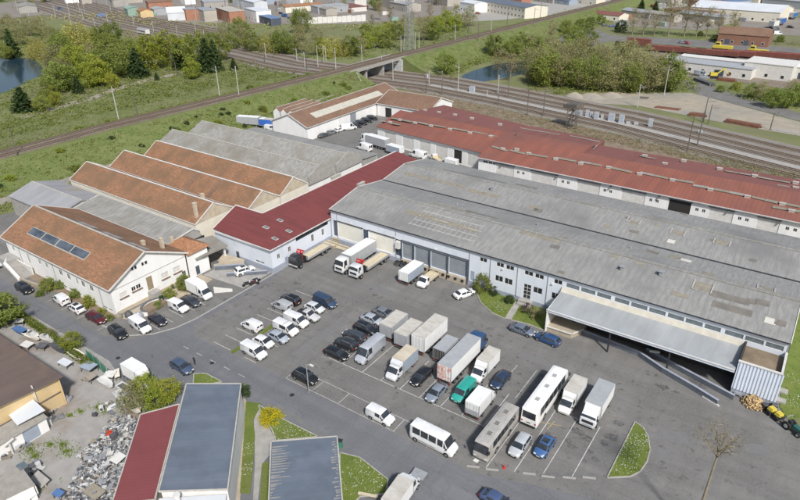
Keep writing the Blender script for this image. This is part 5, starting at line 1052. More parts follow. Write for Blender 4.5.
# ------------------------------------------------------------------ two grey gabled sheds beyond
for i, (b0, b1, lb) in enumerate(((110.6, 121.4, 'nearer of the two long sheds with grey corrugated gable roofs'), (121.8, 133.4, 'farther of the two long sheds with grey corrugated gable roofs'))):
    t = thing('grey_gabled_shed', lb, 'shed', (0, 0, 0), 0, 'grey gabled sheds')
    hs = [(x, x+(3 if k % 3 == 0 else 1.3), 3.6, 4.9) for k, x in enumerate((-160, -150, -144, -138, -132, -126.5, -121.5, -116, -112))] if i == 0 else []
    gable(t, 'x', -168, -106.4, b0, b1, 5.5, 8.0, 'white_wall', 'roof_cement_old', .3, {'b0': hs}, trim=None)
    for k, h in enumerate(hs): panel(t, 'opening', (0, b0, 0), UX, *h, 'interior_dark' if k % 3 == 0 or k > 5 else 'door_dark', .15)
    m = MB(); m.add([(-106.3, b0, 4.2), (-106.3, b1, 4.2), (-106.3, b1, 6.6), (-106.3, (b0+b1)/2, 8.9), (-106.3, b0, 6.6), (-106, b0, 4.2), (-106, b1, 4.2), (-106, b1, 6.6), (-106, (b0+b1)/2, 8.9), (-106, b0, 6.6)], [(4, 3, 2, 1, 0), (5, 6, 7, 8, 9), (0, 1, 6, 5), (1, 2, 7, 6), (2, 3, 8, 7), (3, 4, 9, 8), (4, 0, 5, 9)]); m.build('parapet_gable', 'concrete', t)
bx_ = thing('low_flat_shed', 'low flat roofed grey lean to behind the farther grey shed', 'shed', (0, 0, 0))
MB().slab([(-158, 133.9, 4.6), (-106.4, 133.9, 4.6), (-106.4, 141.5, 4.0), (-158, 141.5, 4.0)], .16).build('roof_slope', 'roof_cement', bx_); MB().box(-157.6, -106.8, 141, 141.3, 0, 3.85).build('wall', 'white_wall', bx_); MB().box(-107, -106.7, 134, 141, 0, 3.9).build('wall', 'concrete', bx_)
# ------------------------------------------------------------------ brown roofed L building far left of the red sheds
bb = thing('brown_roofed_building', 'white L shaped hall with brown tile roof and a long pale rooflight', 'building', (0, 0, 0))
gable(bb, 'y', 148.6, 204, -157.4, -141.2, 4.9, 8.2, 'white_wall', 'roof_tile_brown', .35, {'b1': [(171.5, 175, 0, 4)]})
panel(bb, 'gate', (-141.2, 0, 0), UY, 171.5, 175, 0, 4, 'door_grey')
zf = lambda x: 8.2-(x+149.3)*3.3/8.1
for i in range(9):
    y0_ = 156+i*4.4; MB().slab([(-143.6, y0_, zf(-143.6)+.05), (-143.6, y0_+4.3, zf(-143.6)+.05), (-146.4, y0_+4.3, zf(-146.4)+.05), (-146.4, y0_, zf(-146.4)+.05)], .06).build('rooflight_sheet', 'rooflight_pale', bb)
wg = thing('brown_roofed_wing', 'brown tile roofed wing with a white gable end behind the red sheds', 'building', (0, 0, 0))
gable(wg, 'x', -140.6, -117.6, 187.2, 204, 4.9, 8.1, 'white_wall', 'roof_tile_brown', .3, {'b0': [(-137, -134, 0, 3.6)]}); panel(wg, 'gate', (0, 187.2, 0), UX, -137, -134, 0, 3.6, 'interior_dark', .2)
ws = thing('small_white_house', 'small white building with a jagged brown tile roof against the embankment', 'building', (0, 0, 0))
for i in range(3): gable(ws, 'y', 160, 176, -168.4+i*3.55, -164.9+i*3.55, 4.0, 5.4, 'white_wall', 'roof_tile_brown', .03, trim=None, skip=('b0', 'b1') if i == 1 else ('b1',) if i == 0 else ('b0',))
# boundary wall along the embankment foot
for a, b, lb in (((-172, 104), (-172, 60), 'pale boundary wall behind the tiled workshops'), ((-171, 186), (-171, 215), 'grey boundary wall beside the brown roofed hall')):
    m = MB(); m.bar((*a, .9), (*b, .9), .2, 1.9); tag(m.build('boundary_wall', 'concrete'), lb, 'wall')
# ------------------------------------------------------------------ near slate roofed buildings at the bottom
def quadbuilding(name, label, pts, z, roof, wall, zc=None):
    t = thing(name, label, 'building', (0, 0, 0)); MB().slab(pts, .16).build('roof', roof, t)
    c = sum((Vector(p) for p in pts), Vector())/len(pts)
    for i in range(len(pts)):
        a = Vector(pts[i]); b = Vector(pts[(i+1) % len(pts)]); ia = a+(c-a).normalized()*.35; ib = b+(c-b).normalized()*.35; d = (ib-ia).to_2d().normalized(); n = Vector((-d.y, d.x, 0))*.2
        m = MB(); m.add([(ia.x, ia.y, -.05), (ib.x, ib.y, -.05), (ib.x, ib.y, ib.z-.18), (ia.x, ia.y, ia.z-.18)]+[(ia.x+n.x, ia.y+n.y, -.05), (ib.x+n.x, ib.y+n.y, -.05), (ib.x+n.x, ib.y+n.y, ib.z-.18), (ia.x+n.x, ia.y+n.y, ia.z-.18)], [(0, 1, 2, 3), (7, 6, 5, 4), (0, 3, 7, 4), (1, 5, 6, 2), (3, 2, 6, 7), (0, 4, 5, 1)]); m.build('wall', wall, t)
    m = MB()
    for i in range(len(pts)): a = Vector(pts[i]); b = Vector(pts[(i+1) % len(pts)]); m.bar(a+Vector((0, 0, -.02)), b+Vector((0, 0, -.02)), .16, .2)
    m.build('roof_edging', 'ridge_cap', t); return t
q1 = [(-65.3, 39.7, 6.3), (-52.3, 25.5, 6.3), (-46.2, 30.4, 5.9), (-59.2, 44.4, 5.9)]
b1 = quadbuilding('slate_roofed_building', 'long building with a blue grey ribbed roof at the bottom left', q1, 6, 'roof_slate_blue', 'white_wall')
q2 = [(-65.6, 32.3, 6.0), (-55.5, 21.5, 6.0), (-51.9, 24.6, 6.0), (-62.9, 36.6, 6.0)]
b2 = quadbuilding('red_roofed_building', 'dark red roofed shed leaning against the slate roofed building', q2, 6, 'roof_red_near', 'cream_wall')
q3 = [(-48.2, 39.3, 5.0), (-37.5, 28.0, 5.0), (-30.8, 33.2, 5.0), (-41.7, 44.8, 5.0)]
b3 = quadbuilding('slate_roofed_building', 'second blue grey ribbed roof with pale weathered edges at the bottom centre', q3, 5, 'roof_slate_blue', 'cream_wall')
random.seed(12)
d3 = (Vector(q3[1])-Vector(q3[0])); s3 = (Vector(q3[3])-Vector(q3[0]))
for side in (0, 1):                              # flaked paint along both edges: irregular pale tongues between the ribs
    m = MB()
    for k in range(34):
        t0 = .06+k*.0275+random.uniform(-.006, .006); ln = (random.uniform(.01, .17)+(.12 if side == 0 and k < 14 else 0))*(1 if side == 0 else .6); u0 = .02 if side == 0 else .98-ln
        p = Vector(q3[0])+d3*t0+s3*u0; a = p; b = p+s3*ln; c_ = d3*.015
        m.quad(*(tuple(v+Vector((0, 0, .004))) for v in (a, a+c_, b+c_*.4, b)))
    m.build('flaked_edge', 'lichen', b3)
# white lower roof and flue below the slate roof
wr = thing('white_flat_roof', 'pale flat roofed extension with a round flue at the bottom edge', 'building', (0, 0, 0))
MB().slab([(-52.2, 25.3, 5.4), (-49.5, 21, 5.4), (-43, 26.8, 5.4), (-46.2, 30.1, 5.4)], .2).build('roof', 'steel_roof_far', wr); MB().prism([(-51.6, 25.2), (-49.3, 21.6), (-43.7, 26.8), (-46.4, 29.5)], -.05, 5.18).build('walls', 'white_wall', wr)
m = MB(); m.tube((-49.9, 26.2, 5.2), (-49.9, 26.2, 6.5), .32, k=12); m.tube((-49.9, 26.2, 6.5), (-49.9, 26.2, 6.7), .42, k=12); m.build('flue', 'trim_white', wr)
# ------------------------------------------------------------------ scrap yard buildings (lower left)
sb = thing('brown_sheet_roof_barn', 'barn with a dark brown sheet roof and tan boarded gable at the left edge', 'barn', (0, 0, 0))
e0 = G(63, 376, 5.2); xg = e0.x
MB().slab([(-130, 14.8, 6.6), (xg, 14.8, 6.6), (xg, e0.y, 5.2), (-130, e0.y, 5.2)], .18).build('roof_slope', 'roof_brown_sheet', sb)
MB().slab([(-130, 4.8, 5.4), (xg, 4.8, 5.4), (xg, 14.7, 6.6), (-130, 14.7, 6.6)], .18).build('roof_slope', 'roof_brown_sheet', sb)
MB().box(-130, xg-.5, e0.y-.7, e0.y-.45, 0, 4.98).build('wall', 'tan_wall', sb)
m = MB(); m.add([(xg-.6, e0.y-.72, 0), (xg-.6, 5.2, 0), (xg-.6, 5.2, 5.2), (xg-.6, 14.8, 6.35), (xg-.6, e0.y-.72, 5.0)]+[(xg-.8, e0.y-.72, 0), (xg-.8, 5.2, 0), (xg-.8, 5.2, 5.2), (xg-.8, 14.8, 6.35), (xg-.8, e0.y-.72, 5.0)], [(0, 4, 3, 2, 1), (5, 6, 7, 8, 9), (0, 5, 9, 4), (4, 9, 8, 3), (3, 8, 7, 2), (1, 2, 7, 6), (0, 1, 6, 5)]); m.build('gable', 'tan_wall', sb)
m = MB(); m.bar((xg-.45, e0.y-.8, 5.0), (xg-.45, 14.8, 6.35), .3, .4); m.bar((xg-.45, 14.8, 6.35), (xg-.45, 5, 5.2), .3, .4)
for y in (e0.y-4.2, 18, 13, 9): m.bar((xg-.52, y, .1), (xg-.52, y, 6), .12, .3, (1, 0, 0))
m.build('verge_board', 'trim_white', sb)
MB().box(xg-.59, xg-.5, 12, e0.y-.8, 2.4, 2.6).build('rail_board', 'roof_brown_sheet', sb); MB().box(xg-.59, xg-.53, 6.5, 12.5, .2, 2.3).build('orange_panel', 'orange_wall', sb)
# lean-to sheets, white walled lean to with blue door
lt = thing('lean_to', 'low lean to with a pale sheet roof, white wall and faded blue door', 'lean-to', (0, 0, 0))
pts = [G(2, 407, 3.6), G(26, 393, 3.9), G(45, 410, 3.5), G(17, 425, 3.2)]
MB().slab([tuple(p) for p in pts[::-1]], .1).build('roof_sheet', 'steel_roof_far', lt)
wa = G(12, 453); wb = G(50, 430); u = (wb-wa).normalized(); n = Vector((-u.y, u.x, 0)); L = (wb-wa).length
MB().wall(wa, u, -2, L, 0, 2.4, .2, [(L-3.4, L-1.2, .02, 2.1)]).build('front_wall', 'white_wall', lt); panel(lt, 'door', wa, u, L-3.4, L-1.2, .02, 2.1, 'truck_side_blue', .06)
MB().slab([tuple(wa-u*2-n*.2+Vector((0, 0, 2.42))), tuple(wb+u*.2-n*.2+Vector((0, 0, 2.42))), tuple(wb+u*.2+n*2.6+Vector((0, 0, 3.0))), tuple(wa-u*2+n*2.6+Vector((0, 0, 3.0)))], .14).build('tile_roof', 'lichen', lt)
MB().bar(wb+n*.2+Vector((0, 0, 1.1)), wb+n*2.4+Vector((0, 0, 1.1)), .2, 2.3).build('end_wall', 'white_wall', lt)
s2 = thing('white_shed', 'small white walled shed with a grey felt roof in the lower left corner', 'shed', (0, 0, 0))
ra, rb_, rc, rd = G(-6, 479, 2.8), G(19, 463, 2.8), G(35, 485, 2.3), G(4, 500, 2.3)
MB().slab([tuple(x) for x in (rd, rc, rb_, ra)], .12).build('roof', 'lichen', s2)
m = MB(); m.quad(tuple(rd), tuple(rc), (rc.x, rc.y, 0), (rd.x, rd.y, 0)); 
for a, b in ((rd, rc), (rc, rb_), (rb_, ra)):
    d = (b-a).to_2d().normalized(); MB().bar((a.x+d.x*.2, a.y+d.y*.2, 1.1), (b.x-d.x*.2, b.y-d.y*.2, 1.1), .15, 2.2).build('wall', 'white_wall', s2)
o = G(22, 466, 2.8); MB().box(o.x-.5, o.x+.5, o.y-.5, o.y+.5, 2.6, 3.0).build('roof_light', 'glass_sky', s2)
for px, py, z, sx, sy, mt, lb in [(6, 441, 2, 1.9, 1.4, 'trim_white', 'white panel leaning between the sheds at the left edge'), (1, 393, 3.2, 2.4, 1.6, 'orange_wall', 'orange wall panel under the barn gable'), (40, 480, .5, 2.8, 1.2, 'concrete', 'grey slab leaning beside the white shed')]:
    g = G(px, py, z); m = MB(); m.slab([(g.x-sx/2, g.y-sy/2, z), (g.x+sx/2, g.y-sy/2, z), (g.x+sx/2, g.y+sy/2, z+.4), (g.x-sx/2, g.y+sy/2, z+.4)], .12); m.box(g.x-sx/2+.1, g.x-sx/2+.22, g.y-.1, g.y+.1, 0, z); m.box(g.x+sx/2-.22, g.x+sx/2-.1, g.y-.1, g.y+.1, 0, z); tag(m.build('panel', mt), lb, 'panel')
# ================================================================== VEHICLES
class Shell:
    """lofted body shell; stations (x, half width, sill z, belt z, top z, top half width); glass is cut from its own faces"""
    def __init__(s, st):
        s.rows = []
        for x, w, zb, zbelt, zt, wt in st:
            h = [(w*.93, zb), (w, zb+.16), (w*1.0, zb+(zbelt-zb)*.55), (w*.975, zbelt), (wt, zt-.055), (wt*.88, zt-.004), (0, zt+.02)]
            s.rows.append([Vector((x, y, z)) for y, z in h]+[Vector((x, -y, z)) for y, z in h[-2::-1]])
        s.n = len(s.rows[0])
    def body(s):
        m = MB(); m.v = [tuple(p) for r in s.rows for p in r]; k = s.n
        for i in range(len(s.rows)-1):
            for j in range(k-1): m.f.append((i*k+j, (i+1)*k+j, (i+1)*k+j+1, i*k+j+1))
            m.f.append((i*k+k-1, (i+1)*k+k-1, (i+1)*k, i*k))
        m.f.append(tuple(range(k))); m.f.append(tuple((len(s.rows)-1)*k+j for j in range(k-1, -1, -1))); return m
    def patch(s, i0, i1, j0, j1, off=.012, sh=(.04, .04), end=None):
        """piece of skin between stations i0..i1 and profile points j0..j1, lifted off the body"""
        if end is not None:
            r = s.rows[end]; d = -1 if end == 0 else 1; x = Vector((d*off, 0, 0)); m = MB()
            q = [r[j0], r[j1], r[s.n-1-j1], r[s.n-1-j0]]; c = sum(q, Vector())/4; q = [p+(c-p)*.07+x for p in q]; m.quad(*q); return m
        m = MB(); a, b, c, d = s.rows[i0][j0], s.rows[i1][j0], s.rows[i1][j1], s.rows[i0][j1]
        nrm = (b-a).cross(d-a); nrm.normalize(); cen = (a+b+c+d)/4
        if nrm.dot(cen-Vector((cen.x*.9, 0, .6))) < 0: nrm = -nrm
        J = list(range(j0, j1+1)); g = []
        for i in range(i0, i1+1):
            for j in J:
                p = s.rows[i][j]
                g.append(p+nrm*off+(cen-p)*.0)
        k = len(J)
        def sl(v): return v
        # inset the border a little so that pillars of paint remain
        def at(i, j): return g[(i-i0)*k+(j-j0)]
        pts = []
        for i in range(i0, i1+1):
            for j in J:
                p = at(i, j).copy()
                if i == i0: p += (at(min(i+1, i1), j)-p)*sh[0]
                if i == i1 and i1 > i0: p += (at(i-1, j)-at(i, j))*sh[0]
                if j == j0: p += (at(i, min(j+1, j1))-at(i, j))*sh[1]
                if j == j1: p += (at(i, j-1)-at(i, j))*sh[1]
                pts.append(p)
        m.v = [tuple(p) for p in pts]
        for i in range(i1-i0):
            for j in range(k-1): m.f.append((i*k+j, (i+1)*k+j, (i+1)*k+j+1, i*k+j+1))
        return m
def wheels(t, xs, w, r, wd=.2, dual=()):
    for x in xs:
        for s in (1, -1):
            m = MB(); y0 = s*(w-wd+.012); y1 = s*(w+.012); m.tube((x, y0, r), (x, y1, r), r, k=16)
            o = m.build('wheel', 'rubber', t, 30); q = MB(); q.tube((x, y1-s*.02, r), (x, y1+s*.006, r), r*.62, r*.55, 12); q.build('rim', 'rim', o, 30)
def arches(t, xs, w, r):
    m = MB()
    for x in xs:
        for s in (1, -1):
            n = 12; c = (x, s*(w+.004), r+.02); pts = [(x+math.cos(a*math.pi/n)*(r+.07), s*(w+.004), r+.02+math.sin(a*math.pi/n)*(r+.07)) for a in range(n+1)]
            m.add([c]+pts, [(0, i+1, i+2) for i in range(n)])
    m.build('wheel_arches', 'plastic_black', t)
def lights(t, L, w, zf, zr, fs=(.08, .34, .14), rs=(.05, .2, .24)):
    for s in (1, -1):
        y = s*(w-.38); MB().box(L/2-fs[0]-.12, L/2-.03, y-fs[1]/2, y+fs[1]/2, zf-fs[2]/2, zf+fs[2]/2).build('headlight', 'lamp_front', t)
        y = s*(w-.2); MB().box(-L/2-.008, -L/2+rs[0], y-rs[1]/2, y+rs[1]/2, zr-rs[2]/2, zr+rs[2]/2).build('tail_light', 'lamp_rear', t)
def trim(t, L, w, zb=.3, grille=True):
    MB().box(L/2-.2, L/2+.012, -w*.5, w*.5, zb-.04, zb+.26).build('bumper_trim', 'plastic_black', t); MB().box(-L/2-.008, -L/2+.14, -w*.66, w*.66, zb-.04, zb+.14).build('bumper_trim', 'plastic_black', t)
    MB().box(-L/2-.014, -L/2+.02, -.26, .26, zb+.3, zb+.41).build('number_plate', 'plate', t); MB().box(L/2, L/2+.018, -.26, .26, zb+.13, zb+.23).build('number_plate', 'plate', t)
def mirrors(t, x, w, z, s_=.2):
    for s in (1, -1): MB().box(x-.08, x+.05, s*w, s*(w+s_), z-.08, z+.09).build('mirror', 'plastic_black', t)
PROTO = {}
PMAT = M('paint_slot', (.5, .5, .5))
def proto(key): t = thing(key, 'x', 'car'); PROTO[key] = t; return t
def sides(t, sh, spans, ja=3, jb=4, name='side_window', mat='glass_car'):
    k = sh.n-1
    for i0, i1 in spans:
        sh.patch(i0, i1, ja, jb, .012, (.012, .08)).build(name, mat, t); sh.patch(i0, i1, k-jb, k-ja, .012, (.012, .08)).build(name, mat, t)
def make_car(key, L, W, H, hood=.92, wsb=1.02, wst=.3, rt=-1.35, rb=-1.95, boot=None, belt=.93, r=.32, rails=False, sun=False):
    t = proto(key); w = W/2; h = L/2; wt = w*.76; B = belt
    st = [(-h, w*.74, .45, .7, .8, w*.66), (-h+.1, w*.91, .32, .84, (boot or (B+.05))-.04, w*.8)]
    if boot: st += [(rb, w*.985, .24, B-.02, boot+.03, w*.84)]
    else: st += [(rb, w*.98, .25, B, B+.09, w*.84)]
    st += [(rt, w, .22, B+.02, H-.05, wt), (rt+.45, w, .22, B, H-.01, wt), (-.12, w, .22, B-.02, H, wt*1.02), (-.02, w, .22, B-.02, H, wt*1.02), (wst, w, .22, B-.03, H-.05, wt), (wsb, w*.99, .22, B-.05, hood+.06, w*.86), (h-.6, w*.96, .24, hood-.14, hood-.03, w*.8), (h-.22, w*.87, .28, hood-.28, hood-.15, w*.7), (h-.06, w*.74, .34, hood-.4, hood-.27, w*.58), (h, w*.6, .42, .52, hood-.36, w*.48)]
    sh = Shell(st); sh.body().build('body', PMAT, t, 50); b = 2
    k = sh.n-1
    sh.patch(7, 8, 4, k-4, .012, (.05, .06)).build('windscreen', 'glass_car', t)
    sh.patch(b, b+1, 4, k-4, .012, (.1, .08)).build('rear_window', 'glass_car', t)
    sides(t, sh, [(3, 5), (6, 7)])
    # quarter lights
    for jj in ((3, 4), (k-4, k-3)):
        a, c, d = sh.rows[7][jj[0] if jj[0] == 3 else k-3], sh.rows[8][3 if jj[0] == 3 else k-3], sh.rows[7][4 if jj[0] == 3 else k-4]
        y = Vector((0, .014 if jj[0] == 3 else -.014, 0)); e = a.lerp(c, .72); m = MB(); m.quad(a+y+(d-a)*.08, e+y+Vector((0, 0, .03)), d+y-(d-a)*.1); m.build('side_window', 'glass_car', t)
    wheels(t, (-h+.78, h-.82), w, r); arches(t, (-h+.78, h-.82), w, r); lights(t, L, w, .68, .82 if boot else .92); trim(t, L, w); mirrors(t, wsb-.3, w*.94, B+.06)
    if rails:
        for s in (1, -1): MB().bar((rt+.3, s*wt*.92, H+.03), (wst-.1, s*wt*.92, H+.03), .04, .04).build('roof_rail', 'galv', t)
    if sun: MB().slab([(-.75, -wt*.7, H+.03), (.25, -wt*.7, H+.02), (.25, wt*.7, H+.02), (-.75, wt*.7, H+.03)], .01).build('sunroof', 'glass_car', t)
    return t
make_car('hatchback', 4.1, 1.78, 1.5, wsb=1.2, wst=.4, hood=.97, belt=.97)
make_car('hatchback_sunroof', 4.15, 1.78, 1.52, wsb=1.2, wst=.4, hood=.97, belt=.97, sun=True)
make_car('sedan', 4.5, 1.82, 1.46, rt=-1.15, rb=-1.85, boot=1.03, wsb=1.3, wst=.42, hood=.96, belt=.97)
make_car('estate', 4.6, 1.84, 1.5, rt=-1.75, rb=-2.15, wsb=1.28, wst=.45, hood=.97, belt=.98)
make_car('suv', 4.5, 1.9, 1.7, hood=1.08, belt=1.08, rt=-1.7, rb=-2.1, wsb=1.05, wst=.45, r=.37, rails=True)
make_car('suv_sunroof', 4.4, 1.9, 1.68, hood=1.06, belt=1.06, rt=-1.65, rb=-2.05, wsb=1.05, wst=.45, r=.36, sun=True)
def make_van(key, L, W, H, hood, nose, wst, belt, r=.33, windows=None, rearglass=True, cabw=1.0, zb=.28, cat='van', hi=None):
    """nose = windscreen base from the front, wst = windscreen top from the front"""
    t = proto(key); w = W/2; h = L/2; wt = w*.88; B = belt
    wx = windows or []
    xs = sorted(set([h-wst-cabw-.12]+[x for p in wx for x in p]))
    st = [(-h, w*.95, zb+.12, B, H-.12, wt*.95), (-h+.06, w*.99, zb, B, H-.03, wt)]
    for x in xs: st.append((x, w, zb, B, H, wt))
    st += [(h-wst-cabw, w, zb, B, H, wt), (h-wst-.12, w, zb, B-.02, H-.02, wt*.98), (h-wst, w, zb, B-.03, H-.07, wt*.96), (h-nose, w*.99, zb, B-.08, hood+.06, w*.86), (h-.4, w*.97, zb, hood-.14, hood-.06, w*.82), (h-.1, w*.9, zb+.05, hood-.4, hood-.28, w*.74), (h, w*.8, zb+.12, .6, hood-.42, w*.66)]
    sh = Shell(st); sh.body().build('body', PMAT, t, 50); k = sh.n-1; n = len(st); iw = n-5
    sh.patch(iw, iw+1, 4, k-4, .014, (.06, .05)).build('windscreen', 'glass_car', t)
    ic = n-7; sides(t, sh, [(ic, ic+1)])
    for sg in (1, -1):
        a = sh.rows[iw][3 if sg > 0 else k-3]; c = sh.rows[iw+1][3 if sg > 0 else k-3]; d = sh.rows[iw][4 if sg > 0 else k-4]; y = Vector((0, .016*sg, 0)); e = a.lerp(c, .75)
        m = MB(); m.quad(a+y+(d-a)*.06, e+y+Vector((0, 0, .04)), d+y-(d-a)*.15); m.build('side_window', 'glass_car', t)
    for a, b in wx:
        i0 = [i for i, q in enumerate(st) if abs(q[0]-a) < 1e-4][0]; i1 = [i for i, q in enumerate(st) if abs(q[0]-b) < 1e-4][0]; sides(t, sh, [(i0, i1)])
    if rearglass:
        for s in (1, -1): MB().box(-h-.01, -h+.02, s*.08, s*w*.72, B+.05, H-.35).build('rear_window', 'glass_car', t)
    m = MB()
    for s in (1, -1): m.box(-h+.5, h-wst-cabw-.3, s*(w+.002), s*(w+.014), zb+.32, zb+.4)
    m.build('side_moulding', 'plastic_black', t)
    if H > 2.2:
        m = MB()
        for i in range(5): x = -h+.5+i*(L-2.4)/5; m.box(x, x+.06, -wt*.8, wt*.8, H+.0, H+.03)
        m.build('roof_rib', PMAT, t)
    wheels(t, (-h+.95, h-.9), w, r); arches(t, (-h+.95, h-.9), w, r); lights(t, L, w, hood-.42, B-.1, (.1, .36, .22), (.05, .14, .4)); trim(t, L, w, zb+.06); mirrors(t, h-nose-.1, w*.95, B+.12, .26)
    return t
make_van('small_van', 4.35, 1.82, 1.82, 1.08, .98, 1.6, 1.08, .31)
make_van('mid_van', 5.0, 1.92, 1.95, 1.14, .85, 1.55, 1.12, .33)
make_van('mid_van_glazed', 5.0, 1.92, 1.95, 1.14, .85, 1.55, 1.12, .33, windows=[(-.75, .15)])
make_van('large_van', 5.9, 2.0, 2.5, 1.25, .85, 1.6, 1.3, .35)
make_van('long_van', 6.4, 2.02, 2.65, 1.25, .8, 1.5, 1.3, .35, rearglass=False)
make_van('minibus', 6.9, 2.05, 2.65, 1.3, .7, 1.35, 1.35, .36, windows=[(-3.0, -1.7), (-1.6, -.4), (-.3, .9)])
def box_body(t, x0, x1, w, z0, z1, side='truck_white', roof='truck_white', rear='truck_white', name='cargo_box', doors=True, frame='galv'):
    o = MB().box(x0, x1, -w, w, z0, z1-.06).build(name, side, t); MB().slab([(x0-.02, -w-.02, z1), (x1+.02, -w-.02, z1), (x1+.02, w+.02, z1), (x0-.02, w+.02, z1)], .058).build('roof_panel', roof, o)
    m = MB()
    for y in (-w, w):
        for x in (x0, x1): m.box(x-.05, x+.05, y-.04, y+.04, z0-.02, z1-.07)
        m.box(x0+.06, x1-.06, y-.03, y+.03, z0-.03, z0+.09)
    for x in (x0, x1): m.box(x-.03, x+.03, -w, w, z0-.04, z0+.05)
    m.build('box_frame', frame, o)
    if doors:
        for s in (1, -1):
            d = MB().box(x0-.035, x0-.004, s*.03, s*(w-.08), z0+.06, z1-.14).build('rear_door', rear, o)
            q = MB(); q.box(x0-.07, x0-.036, s*.3, s*.34, z0+.1, z1-.2); q.box(x0-.07, x0-.036, s*(w-.4), s*(w-.36), z0+.1, z1-.2); q.build('lock_bar', 'galv', d)
    return o
def cab(t, x1, w, z0, zt, cl=1.9, mat=None):
    """cab over engine: x1 = front"""
    st = [(x1-cl, w*.98, z0, z0+1.1, zt-.05, w*.9), (x1-cl+.1, w, z0, z0+1.1, zt, w*.92), (x1-cl+.75, w, z0, z0+1.08, zt, w*.92), (x1-.5, w, z0, z0+1.05, zt-.06, w*.9), (x1-.28, w, z0, z0+1.02, zt-.2, w*.88), (x1-.06, w*.99, z0, z0+.9, z0+1.15, w*.93), (x1, w*.95, z0+.05, z0+.7, z0+.98, w*.9)]
    sh = Shell(st); sh.body().build('cab', mat or PMAT, t, 40); k = sh.n-1
    sh.patch(4, 5, 4, k-4, .015, (.06, .04)).build('windscreen', 'glass_car', t); sides(t, sh, [(2, 3)])
    MB().box(x1-.02, x1+.05, -w*.7, w*.7, z0+.3, z0+.75).build('grille', 'plastic_black', t); MB().box(x1-.15, x1+.07, -w*.96, w*.96, z0-.22, z0+.12).build('bumper', 'truck_grey', t)
    for s in (1, -1):
        MB().box(x1+.05, x1+.085, s*w*.6, s*w*.9, z0-.1, z0+.06).build('headlight', 'lamp_front', t); MB().box(x1-.35, x1-.25, s*(w+.03), s*(w+.25), z0+.95, z0+1.45).build('mirror', 'plastic_black', t)
def chassis(t, x0, x1, z=.85, w=.42):
    m = MB()
    for s in (1, -1): m.box(x0, x1, s*w, s*(w+.12), z-.2, z)
    for i in range(5): x = x0+(x1-x0)*(i+.3)/5; m.box(x, x+.12, -w, w, z-.16, z-.04)
    m.box(x0-.05, x0+.08, -1.1, 1.1, .45, .6); m.build('chassis', 'chassis', t)
    for s in (1, -1): MB().box(x0-.07, x0-.04, s*.75, s*1.1, .62, .76).build('tail_light', 'lamp_rear', t)
def make_box_truck(key, L, W, H, cl=1.9, zc=2.6, side='truck_white', roof='truck_white', rear='truck_white', defl=True, r=.46, tail=False):
    t = proto(key); w = W/2; h = L/2; chassis(t, -h+.1, h-.6); cab(t, h, w*.95, .75, zc, cl)
    o = box_body(t, -h, h-cl-.12, w, 1.0, H, side, roof, rear)
    if tail: MB().box(-h-.14, -h-.075, -w*.9, w*.9, 1.0, 1.9).build('tail_lift', 'truck_grey', t)
    if defl: MB().add([(h-.55, -w*.8, zc), (h-.55, w*.8, zc), (h-cl+.1, w*.85, zc), (h-cl+.1, -w*.85, zc), (h-cl+.1, -w*.85, H-.1), (h-cl+.1, w*.85, H-.1)], [(0, 1, 5, 4), (0, 4, 3), (1, 2, 5), (2, 3, 4, 5)]).build('wind_deflector', 'truck_white', t)
    wheels(t, (-h+1.5, h-1.1), w-.06, r, .28); return t
make_box_truck('box_truck', 7.8, 2.45, 3.35, 1.75, 2.45, roof='truck_grey', r=.44)
make_box_truck('box_truck_small', 5.6, 2.25, 3.1, 1.5, 2.2, r=.36, tail=True)
def make_luton(key, L, W, H, side, roof):
    t = proto(key); w = W/2; h = L/2
    st = [(h-2.3, w*.88, .35, 1.3, 2.2, w*.8), (h-2.2, w*.9, .35, 1.3, 2.25, w*.82), (h-1.35, w*.9, .35, 1.28, 2.25, w*.8), (h-1.2, w*.9, .35, 1.27, 2.16, w*.79), (h-.6, w*.9, .35, 1.2, 1.32, w*.78), (h-.25, w*.88, .35, 1.0, 1.08, w*.74), (h, w*.72, .45, .6, .8, w*.6)]
    sh = Shell(st); sh.body().build('cab', PMAT, t, 40); k = sh.n-1; sh.patch(3, 4, 4, k-4, .014, (.05, .05)).build('windscreen', 'glass_car', t); sides(t, sh, [(1, 2)])
    box_body(t, -h, h-2.35, w, .75, H, side, roof, side); MB().add([(h-2.3, -w*.95, 2.3), (h-2.3, w*.95, 2.3), (h-1.5, w*.85, 2.3), (h-1.5, -w*.85, 2.3), (h-2.3, -w*.95, H-.05), (h-2.3, w*.95, H-.05), (h-1.55, w*.8, H-.3), (h-1.55, -w*.8, H-.3)], [(3, 2, 1, 0), (4, 5, 6, 7), (2, 3, 7, 6), (1, 2, 6, 5), (3, 0, 4, 7)]).build('wind_deflector', PMAT, t)
    chassis(t, -h+.1, h-2.5, .72); wheels(t, (-h+1.2, h-.95), w*.92, .35, .22); lights(t, L, w*.92, .85, .75); mirrors(t, h-.9, w*.85, 1.4, .3); return t
make_luton('luton_van', 6.5, 2.2, 3.0, 'truck_side_blue', 'truck_beige_roof'); make_luton('reefer_van', 6.6, 2.1, 2.95, 'truck_white', 'truck_roof_dirty'); make_luton('luton_white', 6.0, 2.1, 2.95, 'truck_white', 'truck_white')
